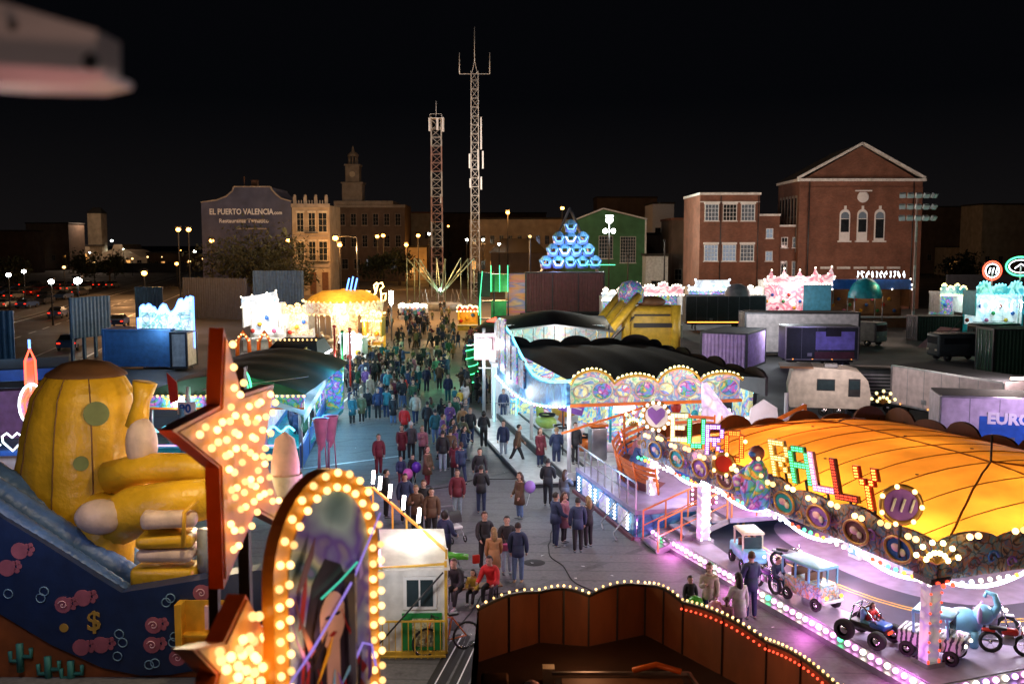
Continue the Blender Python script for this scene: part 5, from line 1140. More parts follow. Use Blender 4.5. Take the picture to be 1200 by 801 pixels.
for x in (1.9, 2.7): b = MB(); wheel(b, (x, .15, .32), .32, .2); b.build('wheel', o)
lamp(pD + V((1.5, -3.5, 3.5)), (1, .82, .75), 420, .4)  # added fill light for the caravan
o = T('parked_van', 'dark ribbed tail lift van just right of the cream caravan', 'van', yp(985, 480, 57).xy.to_3d(), -.15)
b = MB('container dark'); b.rbox((1.7, 1.1, 1.45), (3.4, 2.2, 2.2), .18); b.build('body', o)
b = MB('grey paint'); 
for i in range(9): b.b2((.15, -.03, .6 + i * .2), (3.3, -.003, .68 + i * .2))
b.build('shutter', o)
for x in (.7, 2.7): b = MB(); wheel(b, (x, .15, .34), .34, .22); b.build('wheel', o)
o = T('covered_car', 'car under a pale grey cloth between the caravan and yellow canopy', 'car', yp(985, 500, 44).xy.to_3d(), .1)
b = MB('grey paint'); b.sph((0, 0, .62), 1, 22, 12, (2.2, .95, .9)); b.v = [V((p.x, p.y, max(.12, p.z))) for p in b.v]; b.build('cloth', o)
b = MB('rubber')
for x in (-1.3, 1.3): b.box((x, -.82, .15), (.5, .15, .28))
b.build('wheel', o)
# containers in the yard
def at(px, Y): p = yp(px, 400, Y); return V((p.x, p.y, 0))
o = container('pale grey box body on the yard behind the water ride, largest one there', at(873, 86), -.02, 9.8, 2.5, 3.6, 'truck box', .25, 'truck_box', corr=False)
lamp(at(885, 80) + V((2, 0, 4.2)), (.85, .9, .95), 1300, .5)  # unseen light added to lift the pale grey box
o = trailer('black show trailer with a glowing violet hatch, before the pale grey box body', at(921, 76), -.03, 5.5, 2.4, 3.4, 'container dark', 'show_trailer')
MM('violet hatch', (.35, .3, .8), .5)
b = MB('violet hatch'); b.b2((2.25, -.08, 1.65), (5.2, -.01, 3.05)); b.build('hatch', o); MB('maroon').b2((2.2, -.06, .95), (5.2, -.01, 1.5)).build('lower_panel', o); MB('black').b2((3.0, -.3, 2.7), (4.1, -.09, 3.3)).build('fan_box', o)
lamp(at(978, 72) + V((0, 0, 2.4)), (.45, .4, 1), 120, .2)
o = container('mauve lit corrugated container left of the pale grey box body', at(822, 78), -.5, 3.6, 5.5, 2.9, 'lilac', 0)
lamp(at(840, 73) + V((0, 0, 2.5)), (.7, .5, 1), 50, .3)
o = trailer('long black trailer with amber lit lower edge in front of the white neon stall', at(803, 112), 0, 9, 2.5, 3.9, 'container dark', 'show_trailer'); MB('bulb orange').b2((.2, -.06, .9), (6.5, -.01, 1.0)).build('light_strip', o)
b = MB('grey paint'); b.lathe([(1.45, 0), (1.4, .5), (1.1, 1.0), (.6, 1.3), (0, 1.4)], (5.8, .2, 3.9), 16); b.build('dome', o)
def van(label, loc, rz, m):
    o = T('parked_van', label, 'van', loc, rz); b = MB(m); b.rbox((2.3, 1.0, 1.35), (4.6, 2.0, 1.9), .2); b.build('body', o)
    MB('glass').box((-.005, 1.0, 1.75), (.04, 1.6, .6)).build('windscreen', o); MB('glass').b2((.5, -.01, 1.45), (2.9, .02, 1.95)).build('window', o)
    for x in (.9, 3.7):
        for y in (.12, 1.88): b = MB(); wheel(b, (x, y, .34), .34, .22); b.build('wheel', o)
    for y in (.35, 1.65): MB('cream').box((-.02, y, .95), (.06, .28, .16)).build('headlight', o)
    b = MB('dark metal'); b.bar((.5, .3, 2.4), (4.2, .3, 2.4), .05); b.bar((.5, 1.7, 2.4), (4.2, 1.7, 2.4), .05); b.build('roof_rack', o); return o
van('white van parked nose out in the dark yard behind the black show trailer', at(1040, 95) + V((0, 0, 0)), 2.2, 'grey paint')
van('dark van in the yard beyond the long pinkish truck box', at(1100, 82), .1, 'container dark'); van('black van beside the dark green container at right', at(1150, 92), .3, 'black')
o = container('dark green container at the right edge below the green neon oval', at(1165, 72), .05, 6, 2.4, 3.6, 'green tarp')
container('low dark container in the yard left of the black van', at(1075, 100), .05, 4.5, 2.4, 2.5, 'container dark')
o = T('steel_ramp', 'pinkish aluminium ramp leaning at the far right stalls', 'ramp', at(1098, 92), .5); b = MB('pale pink'); b.prism([(0, 0), (3.2, 0), (3.2, 1.8)], (0, 0, .0), (1, 0, 0), (0, 0, 1), 2.2); b.build('ramp_deck', o); b = MB('steel'); b.bar((0, -.05, .6), (3.2, -.05, 2.6), .06); b.build('rail', o)
MB('neon red').bar(at(1118, 84) + V((0, 0, 1.6)), at(1135, 84) + V((0, 0, 1.4)), .08).build('light_bar', loc=at(1125, 84), label='thin red light bar lying across the dark yard trailers', cat='light bar')

# ---------- lit stalls ----------
def stall(label, px0, px1, ytop, Y, m, awn, sign=None, bm='bulb white', name='fair_stall', bt=None, light=(1, .9, .8), lw=260, depth=3, nb=14, group=None, crown=None, zb=0, counter='white'):
    a = at(px0, Y); W_ = at(px1, Y).x - a.x; h = yp((px0 + px1) / 2, ytop, Y).z
    o = T(name, label, 'stall', a, 0, group)
    b = MB(m); b.b2((0, .2, h * .42), (.12, depth, h * .8)); b.b2((W_ - .12, .2, h * .42), (W_, depth, h * .8)); b.b2((0, depth - .12, 0), (W_, depth, h * .8)); b.b2((0, .25, 0), (W_, .4, h * .2)); b.b2((0, .2, h * .8), (W_, depth + .1, h * .84)); b.build('cabin', o)
    b = MB(counter); b.b2((-.05, .0, h * .2), (W_ + .05, .55, h * .23)); b.build('counter', o)
    b = MB(bt or A10); b.b2((.2, depth - .16, h * .25), (W_ - .2, depth - .125, h * .78)); 
    for i in range(int(W_ * 1.5)): x = .3 + i / 1.5; b.use(['red', 'yellow', 'blue', 'pink', 'green'][i % 5]); b.sph((x, depth - .5, h * (.32 + .12 * (i % 3))), .22, 8, 6)
    b.build('prize_wall', o)
    b = MB(awn); n = 12
    pts = [(0, h * .78), (W_, h * .78)] + (list(reversed(scallop(W_, h * .9, h * .1, W_ / 4, 6))) if crown is None else [(W_ * x, h * y) for x, y in reversed(crown)])
    b.prism(pts, (0, 0, 0), (1, 0, 0), (0, 0, 1), .14); b.build('sign_board', o)
    bulbs(o, [a + V((W_ * i / nb, -.12, h * .78)) for i in range(nb + 1)], bm, max(.05, Y * .0009))
    top = scallop(W_, h * .9, h * .1, W_ / 4, 5) if crown is None else [(W_ * x, h * y) for x, y in crown]
    bulbs(o, [a + V((x, -.05, z + .05)) for x, z in top], bm, max(.05, Y * .0009))
    if sign: sign(o, W_, h)
    lamp(a + V((W_ / 2, .8, h * .72)), light, lw * .5, .4); lamp(a + V((W_ / 2, -2.2, h * .9)), light, lw * .35, .4)
    return o
A13 = art('pink white neon facade', [(1, .75, .75), (.9, .3, .4), (1, .9, .9), (.8, .2, .3), (1, .95, .9)], .5, glow=.5, seed=51, lines=.2)
A14 = art('white neon facade', [(.9, .95, 1), (.5, .7, .9), (1, 1, 1), (.6, .65, .7)], .5, glow=.45, seed=54, lines=.3)
A15 = art('teal neon facade', [(.1, .6, .65), (.1, .4, .6), (.6, .9, .9), (.05, .3, .4)], .5, glow=.4, seed=57, lines=.3)
def glyphs(m, u0, u1, z, h, n, sd, y=-.2):
    def f(o, W_, H_):
        r_ = random.Random(sd); b = MB(m)
        for i in range(n):
            x = W_ * (u0 + (u1 - u0) * i / n); w_ = W_ * (u1 - u0) / n * .6; q = [V((x + w_ * r_.random(), y, H_ * z + H_ * h * t)) for t in (0, .5, 1)] + [V((x + w_, y, H_ * z + H_ * h * r_.random()))]
            b.tube(q, .07, 5)
        b.build('neon_or_reflection_tube', o)
    return f
stall('white neon fronted stall with a bright rectangular sign below the brick factory', 806, 856, 328, 121, 'white paint', A14, bm='bulb cool', light=(.9, .95, 1), lw=420, crown=[(0, .86), (.15, .86), (.15, 1.0), (.95, 1.0), (.95, .86), (1, .86)])
stall('small white crowned game stall just left of the pink neon facade', 856, 891, 335, 118, 'white paint', A14, bm='bulb white', lw=420)
stall('pink and white neon facade stall with star points along its top', 894, 976, 318, 117, 'white paint', A13, bm='bulb white', light=(1, .75, .75), lw=700, nb=24, crown=[(0, .85), (.05, .9), (.1, 1.02), (.14, .9), (.24, .92), (.28, 1.05), (.32, .92), (.45, .9), (.5, 1.02), (.55, .9), (.68, .92), (.72, 1.06), (.78, .92), (.9, .95), (.95, 1.08), (1, .9)], bt=A13)
stall('blue awning grill stall with pale strokes of white neon above, below the brick hall', 973, 1066, 326, 116, 'brown', 'blue', bm='bulb white', light=(1, .6, .3), lw=160, nb=4, crown=[(0, .86), (.02, .98), (.98, .98), (1, .86)], bt='wood', sign=glyphs('neon white', .30, .92, 1.02, .12, 11, 3))
o = T('poster_screen', 'pale turquoise lit panel standing before the pink neon facade stall', 'sign', at(940, 108)); h = yp(950, 334, 108).z; MB('light blue').b2((0, 0, 0), (3.0, .12, h)).build('panel', o); b = MB('white'); b.tube([(1.5 + 1.1 * math.cos(a), -.05, 1.0 + .5 * math.sin(a)) for a in [i * PI / 8 for i in range(9)]], .06, 5); b.build('arch', o)
lamp(at(950, 104) + V((1, 0, h * .7)), (.6, .95, 1), 160, .4)
o = T('blue_dome_tent', 'small blue domed roof between the pink facade and white neon strokes', 'tent', at(1000, 114)); h = yp(1000, 334, 114).z; b = MB('teal'); b.lathe([(1.9, h * .7), (1.9, h * .8), (1.5, h), (.8, h * 1.12), (0, h * 1.16)], (1.6, 1.2, 0), 16); b.build('roof', o); b = MB('steel')
for x, y in ((0, 0), (3.2, 0), (0, 2.4), (3.2, 2.4)): b.tube([(x, y, 0), (x, y, h * .75)], .06, 6)
b.build('pole', o)
stall('narrow turquoise and pink candy stall at the far right, left of the round neon sign', 1100, 1130, 333, 108, 'white paint', A15, bm='bulb yellow', light=(.8, 1, .9), lw=200)
stall('teal lit stall with white neon squiggles at the right edge', 1142, 1215, 330, 100, 'teal', A15, bm='neon cyan', light=(.6, 1, .95), lw=420, nb=16, bt=A14, sign=glyphs('neon white', .05, .9, .5, .2, 7, 9))
o = T('round_neon_sign', 'round red and white neon wheel sign on the roof of the far right teal stall', 'sign', at(1159, 103)); z = yp(1159, 317, 103).z
b = MB('white paint'); b.tube([(0, 0, 0), (0, 0, z)], .08, 6); b.build('pole', o); b = MB('neon red'); b.tube([(.95 * math.cos(a), 0, z + .95 * math.sin(a)) for a in [i * PI / 10 for i in range(20)]], .08, 5, closed=True); b.use('neon white'); b.tube([(.7 * math.cos(a), 0, z + .7 * math.sin(a)) for a in [i * PI / 10 for i in range(20)]], .06, 5, closed=True)
for k in range(3): b.tube([(-.35 + .35 * k, -.02, z - .3), (-.2 + .35 * k, -.02, z + .3)], .06, 5)
b.build('neon_or_reflection_tube', o)
o = T('oval_neon_sign', 'green and white oval neon sign cut off by the right edge of the photo', 'sign', at(1192, 101)); z = yp(1192, 312, 101).z
b = MB('white paint'); b.tube([(0, 0, 0), (0, 0, z)], .08, 6); b.build('pole', o); b = MB('neon green'); b.tube([(1.5 * math.cos(a), 0, z + .95 * math.sin(a)) for a in [i * PI / 12 for i in range(24)]], .09, 5, closed=True); b.use('neon white'); b.tube([(1.2 * math.cos(a), 0, z + .65 * math.sin(a)) for a in [i * PI / 12 for i in range(24)]], .05, 5, closed=True); b.tube([(-.6, 0, z - .2), (0, 0, z + .25), (.6, 0, z - .1)], .06, 5); b.build('neon_or_reflection_tube', o)
lamp(at(1180, 97) + V((0, 0, 5.5)), (.3, 1, .5), 260, .4)

# ---------- middle distance ----------
# raised maroon container and mural
o = container('maroon corrugated container raised above a dark trailer, centre of the fair', at(616, 108), 0, 8.5, 2.5, 4.4, 'maroon', 2.3, doors=False); bb = MB('dark tarp'); bb.b2((-.6, -.6, 0), (9.0, 2.6, 2.28)); bb.build('base', o)
b = MB('dark metal')
for x in (2.9, 5.7): b.b2((x - .06, -.09, 2.4), (x + .06, -.02, 6.6))
b.build('batten', o); lamp(at(660, 100) + V((0, 0, 6.5)), (1, .6, .65), 330, .5)
o = T('mural_wall', 'small wall with purple and orange sunset mural left of the maroon container', 'sign', at(592, 108)); z = yp(600, 320, 108).z; MB(A9).b2((0, 0, 0), (2.25, .2, z)).build('panel', o); MB('dark metal').bar((0, -.02, z), (2.25, -.02, z), .12).build('frame', o)
lamp(at(600, 103) + V((0, 0, 5)), (1, .7, .6), 160, .4)
# green funhouse
o = T('green_funhouse', 'green lit climbing tower of a funhouse beside the purple mural', 'fairground ride', at(561, 104)); z = yp(575, 309, 104).z
b = MB('dark metal')
for x in (0, 1.6, 3.1): 
    for y in (0, 1.8): b.tube([(x, y, 0), (x, y, z - .8)], .08, 6)
for k in range(1, 4): b.b2((0, 0, k * z / 4.2), (3.1, 1.8, k * z / 4.2 + .12))
b.build('frame', o)
b = MB('green'); b.b2((1.3, -.05, z * .62), (3.0, 1.5, z * .86)); b.b2((1.3, -.05, z * .25), (2.9, 1.4, z * .5)); b.use('black'); b.b2((-.1, -.04, z * .55), (1.2, 1.4, z * .88)); b.build('cabin', o)
b = MB('neon green'); 
for x in (1.3, 2.2, 3.05): b.bar((x, -.12, z * .62), (x, -.12, z * .98), .07)
b.bar((0, -.1, z * .3), (.4, -.1, z * .9), .06); b.bar((.2, -.1, z * .1), (.2, -.1, z * .55), .07); b.build('neon_or_reflection_tube', o)
b = MB('dark tarp'); b.lathe([(3.2, .9), (3.4, 1.2), (2.2, 2.0), (1.0, 2.4), (0, 2.5)], (3.0, -4, 0), 24); b.use('neon red'); b.lathe([(2.2, 2.05), (1.2, 2.45), (1.15, 2.44), (2.15, 2.03)], (3.0, -4, .0), 24, PI * 1.1, PI * 1.9); b.build('canopy', o)
for a in range(6): b = MB('steel'); b.tube([(3 + 3 * math.cos(a), -4 + 3 * math.sin(a), 0), (3 + 3 * math.cos(a), -4 + 3 * math.sin(a), 1.2)], .06, 6); b.build('post', o)
lamp(at(575, 99) + V((1, 0, 4)), (.2, 1, .35), 330, .4); lamp(at(565, 92) + V((1, 0, 1.2)), (1, .1, .05), 120, .3)
# gondola pyramid
G0 = at(668, 118); o = T('gondola_ride', 'pyramid of blue lit cage gondolas rising above the maroon container', 'fairground ride', G0)
MM('gondola blue', (.18, .3, .75), .4)
b = MB('steel'); zz = yp(668, 322, 118).z
for s_ in (-1, 1): b.tube([(s_ * 6.2, 1, 0), (0, 1, 14)], .12, 6); b.tube([(s_ * 6.2, 3, 0), (0, 3, 14)], .12, 6)
b.build('frame', o)
rows = [(315, 5, 1.3), (301, 4, 1.25), (287, 3, 1.25), (273, 1, 1.2)]
for yy, n_, sp_ in rows:
    z = yp(668, yy, 118).z
    for k in range(n_):
        x = (k - (n_ - 1) / 2) * sp_ * 1.12
        b = MB('gondola blue'); b.lathe([(.3, 0), (.62, .12), (.68, .55), (.62, .6), (.5, .2)], (x, 0, z), 12); b.use('light blue')
        for a in range(6): b.tube([(x + .6 * math.cos(a * PI / 3), .6 * math.sin(a * PI / 3), z + .5), (x + .75 * math.cos(a * PI / 3), .75 * math.sin(a * PI / 3), z + 1.0), (x + .3 * math.cos(a * PI / 3), .3 * math.sin(a * PI / 3), z + 1.5)], .05, 4)
        b.lathe([(.72, 1.0), (.35, 1.45), (.1, 1.6)], (x, 0, z), 10); g = b.build('gondola', o)
        b = MB(['neon blue', 'neon white', 'neon blue', 'neon cyan'][k % 4]); b.tube([(x - .6, -.62, z + 1.0), (x - .3, -.66, z + .45), (x + .3, -.66, z + .45), (x + .6, -.62, z + 1.0)], .05, 4); b.build('neon_or_reflection_tube', g)
b = MB('neon green'); b.bar((1.2, -.8, zz + 1.2), (5.2, -.8, zz + 1.2), .08); b.use('neon pink'); b.bar((-5, -.8, zz + .2), (-2, -.8, zz + .2), .07); b.build('neon_bar', o)
lamp(G0 + V((-2, -3, 8)), (.4, .55, 1), 700, .5); lamp(G0 + V((3, -3, 11)), (.6, .7, 1), 700, .5); lamp(G0 + V((0, -2, 8.4)), (.7, 1, .8), 160, .2)
# string poles with arms over it
for px, t_ in ((541, 'left'), (845, 'right')): pass
# bungee frame ride
p = at(517, 148); o = T('bungee_frame_ride', 'star shaped frame of pale leaning arms with green white light at its hub', 'fairground ride', p)
MM('pale green steel', (.25, .34, .26), .4, .3)
for k in range(8):
    a = k * PI / 4 + .2; q = V((5.0 * math.cos(a), 5.0 * math.sin(a), 0)); b = MB('pale green steel')
    b.tube([(0, 0, 2.2), (q.x, q.y, 7.6)], .09, 6); b.build('arm', o)
    b = MB('pale green steel'); b.tube([(q.x, q.y, 7.6), (q.x, q.y, 0)], .06, 6); b.build('post', o)
    b = MB('steel'); r_ = q * .45; b.tube([(r_.x, r_.y, 0), (r_.x * 1.3, r_.y * 1.3, 3.0), (r_.x * 1.8, r_.y * 1.8, .2)], .035, 4); b.build('brace', o)
b = MB('grey paint'); b.lathe([(0, 0), (3.2, 0), (3.2, .9), (2.8, 1.0), (0, 1.0)], (0, 0, 0), 20); b.build('trampoline', o); b = MB('lamp white'); b.sph((0, -.3, 3.0), .22); b.build('hub_light', o)
lamp(p + V((0, -1, 3.4)), (.5, 1, .55), 55, .4)
stall('small yellow lit snack stall with red canopy before the green funhouse', 536, 560, 358, 112, 'yellow paint', 'red', bm='bulb yellow', light=(1, .75, .25), lw=260, bt='yellow', nb=6)
stall('white stall far down the lane left of the bungee frame', 468, 500, 356, 128, 'white paint', A14, lw=150, light=(1, .85, .7), nb=6)
stall('far bright amusement stall seen between maroon container and yellow slide', 705, 738, 338, 100, 'white paint', A14, lw=260, light=(1, .95, .85)); stall('wide bright white amusement stall behind the yellow inflatable slide', 736, 800, 331, 103, 'white paint', A13, lw=330, light=(1, .92, .85), nb=16)
# inflatable yellow slide
S0 = at(733, 80); o = T('inflatable_slide', 'yellow inflatable slide with dark stripes and a blue base in the middle of the fair', 'inflatable slide', S0, .0)
MM('vinyl yellow', (.62, .40, .04), .4, dirt=.1); MM('vinyl blue', (.03, .14, .4), .4)
b = MB('vinyl yellow'); b.rbox((2.2, 2, 2.9), (4.2, 3.2, 3.6), .45); 
for x in (.1, 4.1): b.tube([(x, .4, .8), (x, .4, 4.8)], .4, 10)
b.build('castle', o); b = MB('vinyl blue'); b.rbox((2.2, 1.9, .75), (4.6, 3.6, 1.5), .35); b.build('base', o)
b = MB('black'); b.bar((.7, .34, 4.0), (3.6, .34, 4.0), .5, .12); b.v = [p for p in b.v]; b.b2((-.9 + 1.6, .2, 3.0), (3.9, .36, 3.35)); b.bar((-1.9, .1, 1.2), (.7, .28, 3.9), .35, .1); b.build('stripe', o)
top = V((.4, 1.0, 5.6)); bot = V((-4.0, -2.2, .5))
b = MB('cream'); b.bar(top + V((-.2, 0, -.5)), bot + V((0, 0, -.1)), 1.9, .4); b.build('slide_bed', o)
for s_ in (-1, 0, 1):
    n_ = V((.6, -.8, 0)) * s_ * 1.05; b = MB('vinyl yellow'); b.tube([top + n_, top.lerp(bot, .5) + n_ + V((0, 0, .1)), bot + n_], [.34, .36, .34], 10)
    b.use('black'); 
    for k in range(9): q = top.lerp(bot, k / 9) + n_ + V((0, 0, .34)); b.sph(q, .09, 6, 4)
    b.build('side_tube', o)
b = MB(A10); b.lathe([(0, 0), (1.0, .2), (1.1, 1.2), (.7, 1.8), (0, 2.0)], top + V((.1, 0, -.8)), 12); b.use('brown'); b.sph((2.2, 1.6, 5.0), .7, 12, 8, (1.8, 1, .7)); b.build('crest', o)
lamp(S0 + V((-1, -5, 5)), (1, .9, .7), 500, .5); lamp(S0 + V((2, -4, 3.5)), (1, .9, .8), 180, .5)
# pink panel pavilion
V0 = at(588, 70); o = T('panel_pavilion', 'low round pavilion with pale pink and mint backlit panels under a dark roof', 'fairground ride', V0)
b = MB(A4)
for k in range(10): b.box((.35 + k * .75, .1 + .5 * ((k - 4.5) / 4.5) ** 2, 3.0), (.7, .08, 2.0), rz=.08 * (k - 4.5)); 
b.build('panel', o); MB('ride deck').b2((-.2, 0, 0), (7.6, 7, .6)).build('deck', o)
b = MB('dark tarp'); b.grid(lambda i, j: V((-.5 + i * 8.4, -.6 + j * 8.2, 4.15 + .7 * math.sin(PI * i) * math.sin(PI * j) - .5 * abs(2 * i - 1) * (1 - j))), 16, 10); b.build('roof', o); b = MB('white'); b.tube([(-.5 + 8.4 * i / 16, -.62, 4.1 - .5 * abs(i / 8 - 1)) for i in range(17)], .07, 5); b.build('eave_trim', o)
for x in (0, 2.6, 5.1, 7.6): MB('white').tube([(x, .2, .6), (x, .2, 4.1)], .07, 6).build('column', o)
lamp(V0 + V((2, 2, 3.4)), (1, .85, .8), 200, .4); lamp(V0 + V((6, 2, 3.4)), (.9, 1, .85), 200, .4); lamp(V0 + V((4, -1.5, 3.4)), (1, .9, .9), 120, .4)
# lamp gantry with poster
p = at(567, 57); o = T('lamp_gantry', 'white double post gantry with a dazzling floodlight and pink poster', 'lamp gantry', p)
b = MB('white'); b.tube([(0, 0, 0), (0, 0, 4.9)], .1, 8); b.tube([(.75, 0, 0), (.75, 0, 5.3)], .15, 8); b.bar((0, 0, 4.6), (.75, 0, 4.6), .08); b.bar((-.3, 0, 2.6), (.75, 0, 2.6), .06); b.build('post', o); MB('pale pink').b2((-.55, -.12, 3.1), (.6, -.05, 4.6)).build('poster', o)
z = yp(568, 402, 57).z; b = MB('white'); b.box((.05, -.25, z), (.75, .2, .6)); h_ = b.build('floodlight', o); MB('lamp white').box((.05, -.37, z), (.6, .03, .45)).build('lens', h_)
lamp(p + V((.0, -.8, z)), (1, .97, 1), 260, .3)
p = at(553, 66); o = T('striped_pillar', 'green spiral lit pillar beside the white lamp gantry', 'pillar', p); b = MB('green'); b.tube([(0, 0, 0), (0, 0, 3.0)], .38, 14)
b.use('brown'); b.tube([(.5, .1, 0), (.5, .1, 2.6)], .12, 8); b.build('post', o); b = MB('neon green'); b.tube([(.42 * math.cos(t * .8), .42 * math.sin(t * .8), .15 + t * .07) for t in range(42)], .035, 4); b.build('neon_or_reflection_tube', o)
lamp(at(545, 68) + V((0, 0, 3.0)), (.1, 1, .4), 300, .3); lamp(at(520, 76) + V((0, 0, 5.0)), (.15, 1, .4), 420, .3); lamp(at(480, 84) + V((0, 0, 5.0)), (.2, 1, .5), 260, .3)
# cyan edged booth
p = gp(579, 498); o = T('glazed_booth', 'open booth edged in pale cyan light with a barred gate beside the turquoise ride', 'booth', (p.x, p.y, 0), .1)
b = MB('white'); b.b2((0, 0, .05), (2.0, 2.0, .25)); b.b2((0, 1.9, .25), (2.0, 2.0, 3.2)); b.b2((-.1, -.1, 3.2), (2.1, 2.1, 3.35)); b.build('cabin', o); b = MB('neon cyan')
for x in (0, 1.2, 2.0): b.bar((x, 0, .25), (x, 0, 3.2), .07)
b.bar((0, -.05, 3.2), (2, -.05, 3.2), .06); b.build('light_strip', o); b = MB('steel')
for i in range(9): b.bar((.08 + i * .13, -.02, .25), (.08 + i * .13, -.02, 1.2), .025)
b.bar((0, -.02, 1.2), (1.2, -.02, 1.2), .04); b.build('gate', o); lamp((p.x + 1, p.y + .8, 3.0), (.8, .95, 1), 60, .2)
p = gp(586, 494); o = T('menu_sign', 'tall cyan framed price panel at the corner of the turquoise ride', 'sign', (p.x + 1.4, p.y + 1.5, 0)); MB(A5).b2((0, 0, .3), (1.6, .1, 2.6)).build('panel', o); b = MB('neon cyan'); b.bar((-.05, -.05, .3), (-.05, -.05, 2.7), .06); b.bar((1.65, -.05, .3), (1.65, -.05, 2.7), .06); b.build('neon_or_reflection_tube', o)
# ================= THE LEFT SIDE OF THE FAIR =================
# corrugated hoardings
def hoard(label, px0, px1, ytop, Y, z0, m, Y1=None, legs=True):
    a = at(px0, Y); c = at(px1, Y1 or Y); h = yp(px0, ytop, Y).z; L = (c - a).length
    o = T('corrugated_hoarding', label, 'hoarding', a, math.atan2(c.y - a.y, c.x - a.x)); b = MB(m); b.corr((0, 0, 0), (L, 0, 0), z0, h, .38, .07); b.b2((0, .08, z0), (L, .14, h)); b.build('sheet', o)
    b = MB('dark metal'); b.bar((0, .2, h - .1), (L, .2, h - .1), .12); b.bar((0, .2, (z0 + h) / 2), (L, .2, (z0 + h) / 2), .12); b.build('rail', o)
    for i in range(4): MB('hoarding blue').bar((.3 + (L - .6) * i / 3, .25, 0), (.3 + (L - .6) * i / 3, .25, h), .22).build('post', o)
    return o
hoard('tall blue corrugated hoarding raised on posts beside the left road', 84, 131, 349, 82, 1.9, 'hoarding blue', 86)
hoard('shorter blue corrugated hoarding behind the castle shaped neon board', 160, 192, 336, 104, 1.2, 'hoarding blue')
hoard('blue corrugated hoarding cut off by the left edge of the photo', -20, 16, 364, 72, 0, 'hoarding blue')
hoard('long dark corrugated hoarding below the grey gable wall', 216, 290, 325, 132, 0, 'hoarding dark', 128); hoard('grey blue corrugated hoarding between the leafy trees and beige house', 298, 357, 317, 128, 0, 'hoarding blue')
lamp(at(100, 74) + V((0, 0, 6)), (.45, .65, 1), 260, .5); lamp(at(250, 118) + V((0, 0, 6)), (.6, .6, .9), 400, .5); lamp(at(330, 118) + V((0, 0, 6)), (.7, .75, 1), 500, .5); lamp(at(5, 64) + V((0, 0, 5)), (.3, .6, 1), 220, .4)
container('bright blue box body behind the green canopied ride', at(121, 77), 0, 5.2, 2.5, 2.95, 'container blue', .2, 'truck_box', corr=False); b = MB('white paint')
lamp(at(160, 70) + V((0, 0, 3.0)), (.35, .55, 1), 160, .3)
o = container('white ended generator box at the right end of the bright blue box body', at(200, 76), 0, 1.2, 2.4, 2.8, 'white paint', .2, 'generator_box', corr=False, doors=False)
# blue tent body
pa = at(18, 55); o = T('blue_tarp_truck', 'blue tarpaulin covered truck with dark roof at the left edge', 'truck', pa, .42)
b = MB('blue tarp'); b.b2((-3.2, 0, .5), (2.6, 5, 2.75)); b.build('tarpaulin', o); b = MB('dark tarp'); b.b2((-3.2, -.05, 2.755), (2.65, 5, 2.85)); b.build('roof', o); b = MB('rubber')
for x in (-2, 0, 1.6): wheel(b, (x, .2, .45), .45, .3)
b.build('wheel', o); lamp(pa + V((1.5, -4, 2.8)), (.3, .5, 1), 260, .3)
o = container('lilac lit box trailer below the blue tarpaulin truck at left edge', at(-25, 46), .3, 3.4, 2.5, 2.7, 'lilac', .3, 'box_trailer', corr=False); lamp(at(0, 42) + V((0, 0, 2.6)), (.9, .4, .9), 60, .3)
# rocket neon sign
p = yp(38, 480, 40); zb = yp(38, 497, 40).z; zt = yp(33, 408, 40).z; zm = yp(38, 450, 40).z
o = T('rocket_neon_sign', 'tall red and white neon sign with pointed top and oval disc at left', 'sign', (p.x, 40, 0), .9)
b = MB('white paint'); b.tube([(0, .1, 0), (0, .1, zm)], .07, 6); b.build('pole', o); b = MB('neon white'); zc = (zb + zm) / 2; rz_ = (zm - zb) / 2
b.tube([(.52 * math.cos(a), 0, zc + rz_ * math.sin(a)) for a in [i * PI / 10 for i in range(20)]], .05, 5, closed=True); b.use('neon red'); b.tube([(-.22, 0, zm), (-.2, 0, zt - .5), (0, 0, zt), (.2, 0, zt - .5), (.22, 0, zm)], .05, 5); b.tube([(.3 * math.cos(a), 0, zc + rz_ * .6 * math.sin(a)) for a in [i * PI / 6 for i in range(12)]], .04, 5, closed=True); b.use('neon blue'); b.tube([(0, 0, zt), (0, 0, zt + .35)], .05, 5); b.build('neon_or_reflection_tube', o)
b = MB(A9); b.prism([(.46 * math.cos(a), rz_ * .92 * math.sin(a)) for a in [i * PI / 10 for i in range(20)]], (0, .06, zc), (1, 0, 0), (0, 0, 1), .06); b.b2((-.17, .06, zm), (.17, .12, zt - .4)); b.build('face', o)
lamp((p.x + .8, 39, zc), (1, .4, .4), 40, .2)
# heart neon kiosk
p = at(14, 31); zh = yp(14, 515, 31).z; o = T('heart_kiosk', 'small kiosk with a dark awning and pale neon heart at the left edge', 'kiosk', p, .1)
b = MB('white paint'); b.b2((-1.4, 0, 0), (1.1, 1.8, zh - .5)); b.build('cabin', o); MB('blue tarp').b2((-1.5, -.3, zh - .45), (1.2, 1.9, zh - .3)).build('awning', o); b = MB('neon white')
b.tube([(x * .35, -.35, zh + y * .35) for x, y in ((0, -.8), (.8, 0), (.85, .5), (.45, .8), (0, .4), (-.45, .8), (-.85, .5), (-.8, 0))], .03, 5, closed=True)
for s_ in (-1, 1): b.tube([(s_ * (.35 + .12 * k), -.35, zh - .1 + .08 * math.sin(k * 2)) for k in range(8)], .025, 5)
b.build('neon_or_reflection_tube', o); lamp(p + V((0, -1, zh)), (.7, .7, 1), 25, .2)
